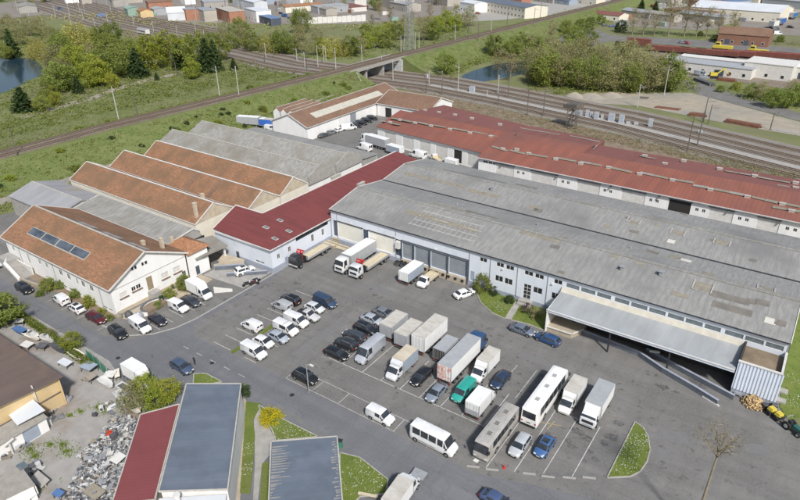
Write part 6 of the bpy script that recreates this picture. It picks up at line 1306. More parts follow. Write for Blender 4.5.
def make_trailer(key, L, W, H, side, roof, rear, axles, tractor=None, z0=1.05):
    t = proto(key); w = W/2; h = L/2; chassis(t, -h+.05, h-.2, z0-.02); box_body(t, -h, h, w, z0, H, side, roof, rear)
    wheels(t, [-h+a for a in axles], w-.03, .48, .32)
    m = MB()
    for s in (1, -1): m.box(h-1.8, h-1.65, s*.8, s*.95, 0, z0-.22); m.box(-h+axles[-1]+1.0, h-2.2, s*(w-.06), s*(w-.02), .5, .9)
    m.build('landing_legs', 'chassis', t)
    if tractor:
        cab(t, h+2.6, w*.96, .95, 3.5, 2.1, tractor); m = MB(); m.box(h-1.5, h+2.0, -.5, .5, .6, .95); m.build('tractor_frame', 'chassis', t); wheels(t, (h+1.6, h-.9), w-.05, .5, .34)
    return t
make_trailer('swap_trailer', 5.1, 2.5, 3.35, 'truck_grey', 'truck_roof_dirty', 'truck_grey', (1.6, 2.7))
make_trailer('white_trailer', 7.5, 2.55, 3.85, 'truck_white', 'truck_roof_dirty', 'truck_white', (1.5, 2.6))
make_trailer('grey_small_trailer', 4.4, 2.2, 3.0, 'truck_grey', 'truck_grey', 'chassis', (1.2, 2.2))
make_trailer('semi_trailer', 9.6, 2.45, 3.85, 'truck_white', 'truck_grey', 'graffiti', (1.4, 2.6, 3.8), paint((.03, .075, .17)))
make_trailer('semi_white', 8.6, 2.5, 3.65, 'truck_grey', 'truck_white', 'truck_grey', (1.4, 2.6, 3.8), paint((.7, .7, .68)))
make_trailer('pale_trailer', 5.6, 2.4, 3.0, 'truck_side_blue', 'truck_white', 'truck_white', (1.5, 2.5))
def make_coach(key, L, W, H, roofmat, mat):
    t = proto(key); w = W/2; h = L/2; z0 = .38; B = 1.65
    xs = [-h+1.2+i*(L-2.6)/6 for i in range(7)]
    st = [(-h, w*.94, z0+.1, B, H-.18, w*.88), (-h+.12, w*.99, z0, B, H-.03, w*.93)]
    for x in xs: st += [(x-.02, w, z0, B, H, w*.94), (x+.02, w, z0, B, H, w*.94)]
    st += [(h-.55, w, z0, B-.1, H, w*.93), (h-.28, w, z0, B-.2, H-.16, w*.91), (h-.05, w*.98, z0, B-.35, B-.25, w*.92), (h, w*.95, z0+.1, .8, 1.15, w*.9)]
    sh = Shell(st); sh.body().build('body', mat, t, 40); k = sh.n-1; n = len(st)
    sh.patch(n-3, n-2, 4, k-4, .015, (.04, .03)).build('windscreen', 'glass_car', t)
    for i in range(6): sides(t, sh, [(3+2*i, 4+2*i)])
    m = MB(); m.box(-h-.012, -h+.02, -w*.8, w*.8, B+.1, H-.4); m.build('rear_window', 'glass_car', t)
    for x in (-h*.55, .1, h*.5):
        o = MB().box(x-.45, x+.45, -.38, .38, H-.01, H+.09).build('roof_hatch', roofmat, t); q = MB()
        for i in range(4): q.box(x-.36+i*.2, x-.26+i*.2, -.3, .3, H+.091, H+.1)
        q.build('vent_slot', 'plastic_black', o)
    MB().box(-h+.5, h-.7, -w*.6, w*.6, H-.01, H+.035).build('roof_panel', roofmat, t)
    for s in (1, -1):
        MB().box(-h-.015, -h+.02, s*(w-.36), s*(w-.12), .95, 1.25).build('tail_light', 'lamp_rear', t); MB().box(h-.1, h+.01, s*(w-.55), s*(w-.2), .7, .9).build('headlight', 'lamp_front', t); MB().box(h+.0, h+.2, s*(w+.02), s*(w+.2), 2.0, 2.5).build('mirror', 'plastic_black', t)
    m = MB(); m.box(-h-.014, -h+.1, -w*.9, w*.9, z0+.05, z0+.3); m.box(-h-.016, -h, -.3, .3, .95, 1.1); m.build('bumper_trim', 'plastic_black', t)
    wheels(t, (-h+3.0, h-2.6), w, .5, .3); arches(t, (-h+3.0, h-2.6), w, .5); return t
make_coach('coach', 12.0, 2.5, 3.35, 'bus_white', 'bus_white'); make_coach('old_coach', 9.6, 2.35, 3.05, 'bus_grey', 'bus_grey')
def make_flatbed(key, L, cabcol):
    t = proto(key); w = 1.22; h = L/2; cab(t, h, 1.2, .95, 3.0, 1.9, cabcol); chassis(t, -h+.1, h-.8, 1.0)
    o = MB().box(-h, h-3.3, -w, w, 1.02, 1.16).build('bed', 'bed_wood', t); m = MB()
    for s in (1, -1): m.box(-h, h-3.3, s*(w-.03), s*w+.03*s, 1.0, 1.45)
    m.box(-h-.03, -h+.03, -w, w, 1.0, 1.4); m.box(h-3.35, h-3.29, -w, w, 1.0, 1.9); m.build('side_board', 'galv', o)
    for i in range(9): q = MB().box(-h+.1+i*(L-3.6)/9, -h+.06+(i+1)*(L-3.6)/9, -w+.08, w-.08, 1.161, 1.19).build('plank', 'bed_wood', o)
    c = MB(); x = h-2.55; c.box(x-.25, x+.25, -.3, .3, .95, 2.6); c.tube((x, 0, 2.5), (x-.1, -.1, 3.5), .16); c.bar((x-.1, -1.0, 3.3), (x-.05, 1.0, 3.5), .24, .26); c.bar((x+.2, -1.0, 2.9), (x+.25, .9, 3.1), .2, .22); c.tube((x, -1.0, 3.2), (x+.1, -1.1, 2.2), .1); c.box(x-.3, x+.3, -1.05, -.7, 1.2, 2.3); c.build('crane', 'crane_red', t)
    m = MB(); m.box(x-.45, x-.25, -1.1, 1.1, 1.0, 2.2); m.build('crane_frame', 'plastic_black', t)
    wheels(t, (-h+1.6, -h+2.9, h-1.2), 1.2, .5, .32); return t
make_flatbed('flatbed_truck_dark', 11.0, paint((.03, .032, .035))); make_flatbed('flatbed_truck', 11.2, paint((.62, .63, .64)))
def make_tipper(key):
    t = proto(key); L = 5.6; h = L/2; w = .98
    st = [(h-2.2, w*.96, .35, 1.25, 2.0, w*.8), (h-2.1, w, .35, 1.25, 2.05, w*.82), (h-1.5, w, .35, 1.24, 2.05, w*.82), (h-1.35, w, .35, 1.22, 1.98, w*.8), (h-.75, w, .35, 1.15, 1.25, w*.82), (h-.3, w*.97, .35, .95, 1.05, w*.78), (h, w*.8, .45, .6, .78, w*.64)]
    sh = Shell(st); sh.body().build('cab', PMAT, t, 40); k = sh.n-1; sh.patch(3, 4, 4, k-4, .014, (.05, .05)).build('windscreen', 'glass_car', t); sides(t, sh, [(1, 2)])
    b = MB().box(-h, h-2.35, -1.02, 1.02, .9, 1.0).build('tipper_bed', 'bed_wood', t); m = MB()
    for s in (1, -1): m.box(-h, h-2.35, s*1.0, s*1.06, .9, 1.35)
    m.box(-h-.03, -h+.03, -1, 1, .9, 1.35); m.box(h-2.38, h-2.3, -1, 1, .9, 1.75); m.build('side_board', 'bed_wood', b)
    chassis(t, -h+.1, h-2.2, .75); wheels(t, (-h+1.2, h-.95), w, .35, .22); lights(t, L, w, .85, .7); return t
make_tipper('tipper_van')
def make_pickup(key):
    t = proto(key); L = 4.9; h = L/2; w = .9
    st = [(-h, w*.9, .45, .85, .95, w*.86), (-h+.08, w, .35, .95, 1.02, w*.9), (-.75, w, .32, .98, 1.03, w*.9), (-.68, w, .3, .98, 1.62, w*.76), (-.2, w, .3, .97, 1.68, w*.78), (.35, w, .3, .95, 1.64, w*.76), (1.0, w, .3, .92, 1.05, w*.86), (h-.4, w*.96, .32, .82, .95, w*.8), (h, w*.8, .42, .6, .72, w*.66)]
    sh = Shell(st); sh.body().build('body', PMAT, t, 50); k = sh.n-1; sh.patch(5, 6, 4, k-4, .014, (.06, .06)).build('windscreen', 'glass_car', t); sides(t, sh, [(3, 5)]); MB().box(-h+.15, -.8, -w*.8, w*.8, .99, 1.045).build('load_bed', 'plastic_black', t)
    wheels(t, (-h+.9, h-.9), w, .36); arches(t, (-h+.9, h-.9), w, .36); lights(t, L, w, .74, .8); trim(t, L, w); return t
make_pickup('pickup')
VUSED = {}
def recolor(o, mat):
    for ch in KIDS.get(o.as_pointer(), ()):
        if ch.data.materials and ch.data.materials[0] == PMAT: ch.material_slots[0].link = 'OBJECT'; ch.material_slots[0].material = mat
def car(key, x, y, deg, col, label, cat='car', group=None, name=None, s=1.0):
    t = place(PROTO[key], VUSED, (x, y, .014), math.radians(deg), label, cat, group, (s, s, s))
    if col: recolor(t, paint(col))
    t.name = name or {'small_van': 'van', 'mid_van': 'van', 'mid_van_glazed': 'van', 'large_van': 'van', 'long_van': 'van', 'luton_van': 'box_van', 'reefer_van': 'box_van', 'luton_white': 'box_van', 'hatchback': 'parked_car', 'hatchback_sunroof': 'parked_car', 'sedan': 'parked_car', 'estate': 'parked_car', 'suv': 'parked_car', 'suv_sunroof': 'parked_car', 'box_truck': 'box_truck', 'box_truck_small': 'box_truck', 'box_truck_dirty': 'box_truck', 'semi_trailer': 'semi_truck', 'semi_white': 'semi_truck', 'swap_trailer': 'box_trailer', 'white_trailer': 'box_trailer', 'grey_small_trailer': 'box_trailer', 'pale_trailer': 'box_trailer', 'coach': 'coach', 'old_coach': 'coach', 'flatbed_truck_dark': 'flatbed_truck', 'tipper_van': 'tipper_truck'}.get(key, key)
    return t
WH, BK, SV, GY, NV = (.74, .74, .73), (.014, .015, .017), (.38, .41, .45), (.12, .13, .145), (.025, .045, .09)
PK = 'vehicles parked in the yard'
# by the white house
car('hatchback', -138.6, 46.3, 10, (.5, .56, .62), 'pale blue car cut by the left edge of the photo', 'car', PK)
car('suv', -122.8, 44.4, -2, BK, 'black car on the road below the concrete stairs', 'car', PK)
car('small_van', -112.5, 46.2, 176, WH, 'small white van first in the row along the white house', 'van', PK)
car('hatchback_sunroof', -107.2, 46.2, 178, WH, 'white hatchback with a dark glass roof along the white house', 'car', PK)
car('estate', -100.9, 46.4, 1, (.09, .012, .018), 'maroon estate car at the corner of the white house', 'car', PK)
car('suv', -93.4, 45.9, -8, BK, 'black suv jutting into the road beside the white vans', 'car', PK)
car('mid_van', -91.7, 49.3, -5, WH, 'white van beside the black suv by the house gable', 'van', PK)
car('hatchback', -90.8, 52.3, -4, (.022, .02, .028), 'very dark hatchback between two white vans by the house gable', 'car', PK)
car('small_van', -91.2, 57.3, 0, WH, 'small white van before the curved planter', 'van', PK)
car('sedan', -91.0, 59.9, -1, (.045, .05, .06), 'charcoal saloon beside the white box truck', 'car', PK)
car('luton_white', -91.9, 62.9, -4, WH, 'white box truck parked by the house gable', 'truck', PK)
car('estate', -75.9, 46.0, -3, (.06, .085, .14), 'dark blue estate car on the road with a person beside it', 'car', PK)
car('luton_white', -78.9, 40.3, 0, WH, 'white box van half hidden behind the bushes by the red roof', 'van', PK)
car('suv_sunroof', -91.4, 74.0, 72, WH, 'white suv with black roof glass on the ramp under the red roof', 'car', PK)
# left block of bays
car('suv', -75.4, 70.9, 180, BK, 'black suv at the upper end of the left bays', 'car', PK)
car('small_van', -75.2, 68.4, 180, (.4, .41, .42), 'small silver van in front of the black suv', 'van', PK)
car('pickup', -68.9, 68.8, 0, (.5, .5, .5), 'silver pickup with a black load bed between white cars', 'pickup', PK)
car('hatchback', -69.6, 71.4, 0, (.58, .6, .6), 'pale silver hatchback left of the navy van', 'car', PK)
car('mid_van', -69.2, 74.0, -4, (.035, .06, .11), 'navy blue van at the top right of the left bays', 'van', PK)
car('mid_van', -69.4, 66.2, -1, WH, 'plain white van below the silver pickup', 'van', PK)
car('mid_van_glazed', -69.2, 63.3, -1, WH, 'white van with one dark side window', 'van', PK)
car('small_van', -75.1, 60.6, 180, WH, 'small white van alone on the grass strip of the left bays', 'van', PK)
car('hatchback', -68.6, 60.8, -1, (.36, .4, .45), 'silver blue hatchback below the white van with a side window', 'car', PK)
car('hatchback', -69.7, 58.3, 0, WH, 'white hatchback between a white van and the silver hatchback', 'car', PK)
car('mid_van', -69.0, 55.4, -2, WH, 'white van at the lower end of the left bays', 'van', PK)
car('suv', -57.3, 55.3, 0, BK, 'black suv in the roadside bay under the lamp post', 'car', PK)
# dark cars left of the lorries
car('estate', -57.1, 62.8, 0, BK, 'black estate lowest of the row of dark cars', 'car', PK)
car('suv', -57.5, 65.7, 180, (.03, .032, .036), 'charcoal suv second from the bottom in the row of dark cars', 'car', PK)
car('estate', -57.8, 68.5, 180, (.05, .058, .07), 'slate grey estate in the middle of the row of dark cars', 'car', PK)
car('suv', -57.5, 71.3, 0, (.016, .019, .026), 'black suv fourth in the row of dark cars', 'car', PK)
car('sedan', -58.3, 74.3, 0, SV, 'silver saloon at the top of the row of dark cars', 'car', PK)
car('sedan', -57.7, 77.2, 0, (.17, .185, .2), 'grey car behind the silver saloon', 'car', PK)
# lorry bays
car('long_van', -52.6, 66.2, -90, (.4, .42, .45), 'long silver grey van in front of the dark cars', 'van', PK)
car('swap_trailer', -52.8, 73.4, 90, None, 'grey box trailer with pale roof, leftmost of the trailers', 'trailer', PK)
car('swap_trailer', -49.2, 72.7, 90, None, 'grey box trailer with pale roof, second from the left', 'trailer', PK)
car('white_trailer', -46.0, 74.4, 90, None, 'tall white box trailer with a dark roof seam', 'trailer', PK)
car('grey_small_trailer', -41.8, 72.7, 90, None, 'small low grey box trailer behind the white graffiti trailer', 'trailer', PK)
car('luton_van', -45.9, 65.6, -90, (.62, .63, .64), 'grey box van with a stained beige roof', 'van', PK)
car('estate', -42.1, 65.7, -90, BK, 'black estate next to the beige roofed box van', 'car', PK)
car('semi_trailer', -38.4, 71.3, 90, None, 'articulated lorry with blue tractor and graffiti on its white rear doors', 'lorry', PK)
car('reefer_van', -34.6, 72.8, -90, WH, 'white box van with a dirty roof right of the articulated lorry', 'van', PK)
car('sedan', -38.1, 63.8, -90, (.2, .235, .28), 'silver blue saloon below the graffiti doors', 'car', PK)
car('mid_van', -34.7, 66.2, -90, (.03, .33, .27), 'turquoise green van among the white lorries', 'van', PK)
car('box_truck_small', -31.1, 65.0, 90, WH, 'white box truck with a grey tail lift right of the green van', 'truck', PK)
car('sedan', -31.3, 72.0, -90, NV, 'dark navy car behind the white box truck', 'car', PK)
car('minibus', -33.0, 54.9, -1, (.76, .76, .75), 'white minibus with a band of dark windows', 'minibus', PK)
car('small_van', -42.1, 54.8, -1, WH, 'small white van in the roadside bays left of the minibus', 'van', PK)
car('old_coach', -26.3, 60.6, -90, None, 'old grey coach with a faded roof', 'coach', PK)
car('coach', -23.6, 71.2, 90, None, 'long white coach with grey roof hatches', 'coach', PK)
car('reefer_van', -20.4, 73.6, -90, (.7, .7, .68), 'white refrigerated truck with a brown stained roof next to the coach', 'truck', PK)
car('box_truck', -16.6, 73.6, -90, (.7, .71, .71), 'large white box truck rightmost in the lorry bays', 'truck', PK)
car('estate', -22.9, 61.0, -90, (.44, .46, .48), 'silver estate in front of the white coach', 'car', PK)
car('hatchback_sunroof', -20.0, 62.6, -92, (.05, .12, .28), 'blue hatchback beside the silver estate', 'car', PK)
car('sedan', -34.3, 86.4, -2, (.13, .155, .2), 'slate blue car parked by the front lawn path', 'car', PK)
car('estate', -29.5, 86.3, 175, (.03, .075, .18), 'blue estate parked at the corner of the canopy', 'car', PK)
car('sedan', -48.8, 91.4, 66, (.76, .76, .75), 'white car parked at the left end of the front lawn', 'car', PK)
car('tipper_van', -57.4, 91.6, -90, WH, 'white tipper truck with a wooden bed at the roller doors', 'truck', PK)
car('pale_trailer', -60.9, 91.0, 90, None, 'pale blue box trailer backed up to the roller doors', 'trailer', PK)
car('semi_white', -74.4, 92.4-.6, -90, None, 'grey sided semi trailer with white cab at the white sliding door', 'lorry', PK).location.y = 91.2
car('flatbed_truck', -70.7, 90.0, -90, None, 'flatbed truck with a pale cab and red crane by the white sliding door', 'truck', PK)
car('flatbed_truck_dark', -84.0, 86.3, -90, None, 'flatbed truck with a black cab and red crane beside the red roofed building', 'truck', PK)
car('sedan', -21.2, 50.8, -4, (.07, .1, .2), 'dark blue car cut by the bottom edge of the photo', 'car', PK)
car('reefer_van', -31.4, 44.8, 95, WH, 'white truck with a lowered grey tail lift at the bottom edge', 'truck', PK)
m = MB(); m.box(-.95, .95, -.7, .7, 0, .1); m.box(-.2, .2, -.1, .3, .1, .2); o = m.build('tail_lift', 'galv'); o.location = (-31.6, 48.9, .6); o.rotation_euler = (.05, 0, .05); tag(o, 'grey tail lift platform lowered behind the white truck at the bottom edge', 'tail lift')
# alley behind the grey sheds
car('sedan', -140.0, 155.2, 90, (.08, .085, .09), 'dark car first in the alley beside the brown roofed hall', 'car', PK)
car('hatchback', -139.8, 159.2, 90, (.2, .21, .22), 'grey car second in the alley beside the brown roofed hall', 'car', PK)
car('hatchback', -139.5, 163.0, 90, WH, 'white car third in the alley beside the brown roofed hall', 'car', PK)
car('large_van', -138.0, 166.4, 60, WH, 'white van in the alley before the hall gate', 'van', PK)
for i, (x, y) in enumerate(((-137.8, 170.2), (-138.2, 174.0), (-138.6, 177.6), (-138.8, 181.2))):
    car('suv', x, y, 20, BK, ['nearest', 'second', 'third', 'farthest'][i]+' of the four black cars in a row by the brown roofed hall', 'car', 'black cars by the hall')
car('semi_white', -117.5, 156.2, 172, None, 'white cabbed lorry with grey trailer in the alley by the red sheds', 'lorry', PK)
car('large_van', -119.5, 151.5, 172, WH, 'white van beside the grey trailer in the alley', 'van', PK)
car('pale_trailer', -108.5, 153.2, 172, None, 'pale box trailer with an open dark rear in the alley', 'trailer', PK)
car('large_van', -101.0, 154.8, 175, WH, 'white van parked before the red shed doors', 'van', PK)
car('luton_white', -88.5, 152.2, 175, WH, 'white box van parked at the step of the red sheds', 'van', PK)
car('tipper_van', -94.5, 155.0, 150, WH, 'white tipper parked by the open doorway of the red sheds', 'truck', PK)
car('semi_white', -171.5, 150.5, 20, None, 'white roofed grey semi trailer standing behind the grey sheds', 'lorry', PK)
t = car('swap_trailer', -164.5, 152.5, 20, None, 'blue sided box trailer with white roof behind the grey sheds', 'trailer', PK)
for ch in KIDS.get(t.as_pointer(), ()):
    if ch.name.startswith('cargo_box'): ch.material_slots[0].link = 'OBJECT'; ch.material_slots[0].material = paint((.04, .13, .45))
car('mid_van', -160.8, 151.0, 10, WH, 'white van beside the blue sided trailer behind the grey sheds', 'van', PK)
# ================================================================== SMALL THINGS
def lamp_post(px, py, h, label):
    g = G(px, py); t = thing('lamp_post', label, 'lamp post', g); m = MB(); m.tube((0, 0, 0), (0, 0, h), .09, .05, 8); m.build('pole', 'galv', t)
    m = MB(); m.bar((-.1, 0, h), (1.1, .2, h+.15), .08, .08); m.build('arm', 'galv', t); MB().box(.6, 1.3, .0, .3, h+.1, h+.24).build('lamp_head', 'trim_white', t)
lamp_post(309, 393, 5.5, 'grey street lamp beside the black suv in the roadside bay')
# person by the blue estate
def person(x, y, rz, label):
    t = thing('person', label, 'person', (x, y, 0), rz)
    V = [(0, 0, .95), (0, 0, 1.2), (0, 0, 1.42), (0, 0, 1.52), (.19, 0, 1.42), (.26, .05, 1.15), (.24, .2, .98), (-.19, 0, 1.42), (-.27, .02, 1.13), (-.25, .1, .88), (.1, 0, .9), (.11, .03, .5), (.11, -.02, .08), (.11, .13, .04), (-.1, 0, .9), (-.12, -.04, .5), (-.12, -.08, .08), (-.12, .07, .04)]
    E = [(0, 1), (1, 2), (2, 3), (2, 4), (4, 5), (5, 6), (2, 7), (7, 8), (8, 9), (0, 10), (10, 11), (11, 12), (12, 13), (0, 14), (14, 15), (15, 16), (16, 17)]
    Rr = [.15, .15, .16, .065, .08, .055, .04, .08, .055, .04, .1, .075, .055, .05, .1, .075, .055, .05]
    me = bpy.data.meshes.new('body'); me.from_pydata(V, E, []); o = bpy.data.objects.new('body', me); COL.objects.link(o); o.parent = t
    sk_ = o.modifiers.new('skin', 'SKIN'); me.skin_vertices[0] if me.skin_vertices else None
    for i, r_ in enumerate(Rr): me.skin_vertices[0].data[i].radius = (r_, r_*.85)
    me.skin_vertices[0].data[0].use_root = True; o.modifiers.new('sub', 'SUBSURF').levels = 1; me.materials.append(MATS['cloth_dark'])
    m = MB(); n = 8
    for i in range(n+1):
        a = math.pi*i/n
        for j in range(10): b = math.tau*j/10; m.v.append((.085*math.sin(a)*math.cos(b), .01+.1*math.sin(a)*math.sin(b), 1.64-.12*math.cos(a)))
    for i in range(n):
        for j in range(10): m.f.append((i*10+j, i*10+(j+1) % 10, (i+1)*10+(j+1) % 10, (i+1)*10+j))
    hd_ = m.build('head', 'skin', t, True); q = MB(); q.v = [(x_*1.08, y_*1.08-.012, 1.64+(z_-1.64)*1.08+.01) for x_, y_, z_ in m.v if z_ > 1.655]; nv = len(q.v)//10
    for i in range(nv-1):
        for j in range(10): q.f.append((i*10+j, i*10+(j+1) % 10, (i+1)*10+(j+1) % 10, (i+1)*10+j))
    q.build('hair', 'hair', t, True)
person(-75.3, 48.0, 2.6, 'person in dark clothes standing behind the dark blue estate car')
# motorcycles
def moto(x, y, deg, col, label):
    t = thing('motorcycle', label, 'motorcycle', (x, y, .012), math.radians(deg))
    for xx in (-.7, .7):
        m = MB(); m.tube((xx, -.08, .32), (xx, .08, .32), .32, k=14); m.build('wheel', 'rubber', t)
    MB().add([(-.5, -.12, .5), (.45, -.1, .5), (.45, .1, .5), (-.5, .12, .5), (-.35, -.16, .85), (.35, -.16, .95), (.35, .16, .95), (-.35, .16, .85)], [(3, 2, 1, 0), (4, 5, 6, 7), (0, 1, 5, 4), (1, 2, 6, 5), (2, 3, 7, 6), (3, 0, 4, 7)]).build('body', paint(col), t)
    MB().box(-.75, .02, -.15, .15, .84, .92).build('seat', 'plastic_black', t); m = MB(); m.tube((.45, -.38, 1.08), (.45, .38, 1.08), .03); m.tube((.7, 0, .32), (.45, 0, 1.08), .05); m.build('handlebar', 'galv', t); MB().box(.45, .6, -.14, .14, .8, 1.05).build('headlight', 'lamp_front', t)
moto(-87.0, 70.6, 60, (.03, .03, .03), 'black motorcycle, left one of the pair by the ramp wall'); moto(-86.1, 71.7, 50, (.1, .03, .04), 'dark red motorcycle, right one of the pair by the ramp wall'); moto(-86.6, 72.6, 70, (.05, .05, .06), 'dark motorcycle standing behind the red one')
# small farm tractor and yellow trailer on the grass edge
tr = thing('garden_tractor', 'small dark green tractor with a loader parked on the grass edge', 'tractor', (7.6, 85.6, .02), math.radians(-35))
MB().box(.1, 1.6, -.35, .35, .6, 1.2).build('bonnet', paint((.03, .12, .1)), tr); MB().box(-.9, .1, -.5, .5, .5, .9).build('seat_deck', 'plastic_black', tr); MB().box(-.75, -.3, -.25, .25, .9, 1.35).build('seat', 'plastic_black', tr)
m = MB()
for s in (1, -1): m.tube((-.9, s*.5, .9), (-.9, s*.5, 2.0), .05); 
m.tube((-.9, -.5, 2), (-.9, .5, 2), .05); m.build('roll_bar', 'galv', tr)
for x, r_, w_ in ((-.6, .62, .75), (1.2, .4, .65)):
    for s in (1, -1): m = MB(); m.tube((x, s*(w_-.3), r_), (x, s*w_, r_), r_, k=16); o = m.build('wheel', 'rubber', tr); q = MB(); q.tube((x, s*w_, r_), (x, s*(w_+.02), r_), r_*.5, k=12); q.build('rim', paint((.5, .5, .45)), o)
tl = thing('yellow_quad_trailer', 'black wheeled sprayer with two yellow tank covers in front of the tractor', 'trailer', (5.4, 87.2, .02), math.radians(-35))
for x in (-.9, .3): MB().add([(x-.45, -.5, .8), (x+.45, -.5, .8), (x+.45, .5, .8), (x-.45, .5, .8), (x-.35, -.38, 1.25), (x+.35, -.38, 1.25), (x+.35, .38, 1.25), (x-.35, .38, 1.25)], [(3, 2, 1, 0), (4, 5, 6, 7), (0, 1, 5, 4), (1, 2, 6, 5), (2, 3, 7, 6), (3, 0, 4, 7)]).build('tank_cover', 'yellow_plastic', tl)
MB().box(-1.4, .9, -.45, .45, .5, .8).build('frame', 'plastic_black', tl)
for x in (-.9, .4):
    for s in (1, -1): m = MB(); m.tube((x, s*.4, .4), (x, s*.75, .4), .4, k=14); m.build('wheel', 'rubber', tl)
# round log stack and bins by the clad annex
lg = thing('log_stack', 'round stack of split yellow logs at the foot of the clad annex', 'log stack', (2.2, 88.6, .01)); random.seed(2)
for k in range(150):
    a = k*2.399; rr = .125*math.sqrt(k); z = max(.1, 1.15*(1-(rr/1.62)**3)*random.uniform(.55, 1)) if k > 40 else random.uniform(.85, 1.15); b = random.uniform(0, 3.14); c = Vector((math.cos(a)*rr, math.sin(a)*rr, z)); dv = Vector((math.cos(b)*.22, math.sin(b)*.22, random.uniform(-.05, .05)))
    m = MB(); m.tube(c-dv, c+dv, random.uniform(.09, .13), k=random.choice([3, 4, 5])); m.build('log', 'log_wood' if k % 4 else 'log_bark', lg)
m = MB(); m.tube((0, 0, 0), (0, 0, .8), 1.35, 1.05, 14); m.build('log_core', 'log_bark', lg)
for x, y, lb in ((3.7, 88.3, 'black bin beside the round log stack, nearer one'), (4.9, 89.0, 'black bin beside the round log stack, at the annex corner')):
    t = thing('black_bin', lb, 'bin', (x, y, .012)); m = MB(); m.tube((0, 0, 0), (0, 0, .95), .36, .42, 12); m.build('drum', 'plastic_black', t); m = MB(); m.tube((0, 0, .95), (0, 0, 1.05), .45, .36, 12); m.build('lid', 'scrap_dark', t)
# pallets and planks stack in the corner by the white sliding door
for k, (px, py, lb) in enumerate(((331, 246, 'stack of timber planks in the corner by the white door'), (337, 240, 'yellowish timber stack nearer the warehouse corner'), (342, 248, 'flat pallet lying in front of the timber stack'))):
    t = thing('timber_stack', lb, 'timber', G(px, py)); n = (5, 6, 2)[k]
    for i in range(n):
        for j in range(4): MB().box(-1.6, 1.6, -1+j*.5, -.62+j*.5, .06+i*.16, .18+i*.16).build('plank', 'bed_wood' if (i+j) % 3 else 'scrap_wood', t)
for k, x in enumerate((-66.6, -65.2, -64.2)):
    t = thing('bicycle_rack' if False else 'steel_bin', ['leftmost', 'middle', 'rightmost'][k]+' of three dark bins by the warehouse doors', 'bin', (x, 94.2, .012), 0, 'bins by the doors'); MB().add([(-.35, -.35, 0), (.35, -.35, 0), (.35, .35, 0), (-.35, .35, 0), (-.42, -.42, 1), (.42, -.42, 1), (.42, .42, 1), (-.42, .42, 1)], [(3, 2, 1, 0), (4, 5, 6, 7), (0, 1, 5, 4), (1, 2, 6, 5), (2, 3, 7, 6), (3, 0, 4, 7)]).build('bin_body', 'scrap_dark', t); MB().box(-.46, .46, -.46, .46, 1.0, 1.07).build('lid', 'plastic_black', t)
for px, py, lb in ((532, 424.5, 'small white post lying by the bays'), ):
    pass
g = G(504, 468); m = MB(); m.tube((0, 0, 0), (0, 0, .75), .16, .03, 10); m.box(-.2, .2, -.2, .2, 0, .04); o = m.build('traffic_cone', 'crane_red'); o.location = g; tag(o, 'small red traffic cone by the road in the lower bays', 'cone')
g = G(476, 461); m = MB(); m.slab([(-.35, -.25, .12), (.3, -.3, .12), (.35, .25, .12), (-.3, .3, .12)], .1); o = m.build('white_sheet', 'trim_white'); o.location = g; tag(o, 'white scrap sheet lying before the old grey coach', 'sheet')
t = thing('wooden_bench', 'wooden bench at the tip of the daisy lawn at the bottom', 'bench', G(368, 497), .35); MB().box(-1.3, 1.3, -.2, .2, .38, .46).build('seat', 'bed_wood', t)
for x in (-1, 1): MB().box(x-.06, x+.06, -.16, .16, 0, .38).build('leg', 'scrap_wood', t)
t = thing('green_cabinet', 'green utility cabinet at the corner of the second slate roof', 'cabinet', G(340, 447), .3); MB().box(-.35, .35, -.25, .25, 0, 1.2).build('case', 'fence_green', t); MB().box(-.4, .4, -.3, .3, 1.2, 1.28).build('lid', 'plastic_black', t)
# ------------------------------------------------------------------ scrap yard contents
random.seed(44)
gf = thing('green_mesh_fence', 'green screen fence between the road and the scrap yard', 'fence', (0, 0, 0))
fp = [G(88, 358), G(95, 364), G(102, 371), G(109, 377)]
for a, b in zip(fp, fp[1:]): MB().bar(a+Vector((0, 0, .9)), b+Vector((0, 0, .9)), .06, 1.7).build('screen', 'fence_green', gf)
for p in fp: m = MB(); m.tube(p, p+Vector((0, 0, 1.95)), .06); m.build('post', 'galv', gf)
def boat(px, py, deg, mat, L, label, cover=None):
    t = thing('boat', label, 'boat', G(px, py)+Vector((0, 0, .014)), math.radians(deg)); st = [(-.5, .8, .25), (-.2, 1, .12), (.15, .95, .1), (.38, .6, .2), (.5, .06, .5)]; m = MB(); w = L*.19
    for x, a, z in st: m.v += [(x*L, -a*w, .95), (x*L, -a*w*.6, z+.15), (x*L, 0, z+.1), (x*L, a*w*.6, z+.15), (x*L, a*w, .95), (x*L, a*w*.85, .92), (x*L, -a*w*.85, .92)]
    for i in range(4):
        for j in range(7): m.f.append((i*7+j, i*7+(j+1) % 7, (i+1)*7+(j+1) % 7, (i+1)*7+j))
    m.f += [tuple(range(6, -1, -1)), tuple(28+j for j in range(7))]; m.build('hull', mat, t, 40)
    if cover == 'cabin': MB().add([(-.2*L, -w*.6, .93), (.2*L, -w*.55, .93), (.2*L, w*.55, .93), (-.2*L, w*.6, .93), (-.15*L, -w*.5, 1.5), (.08*L, -w*.45, 1.5), (.08*L, w*.45, 1.5), (-.15*L, w*.5, 1.5)], [(4, 5, 6, 7), (0, 1, 5, 4), (1, 2, 6, 5), (2, 3, 7, 6), (3, 0, 4, 7)]).build('cabin', 'scrap_white', t); 
    if cover == 'cabin': MB().box(-.1*L, .02*L, -w*.4, w*.4, 1.5, 1.54).build('hatch', 'scrap_dark', t)
    if cover == 'open': MB().box(-.4*L, .25*L, -w*.6, w*.6, .921, .94).build('cockpit', 'scrap_dark', t)
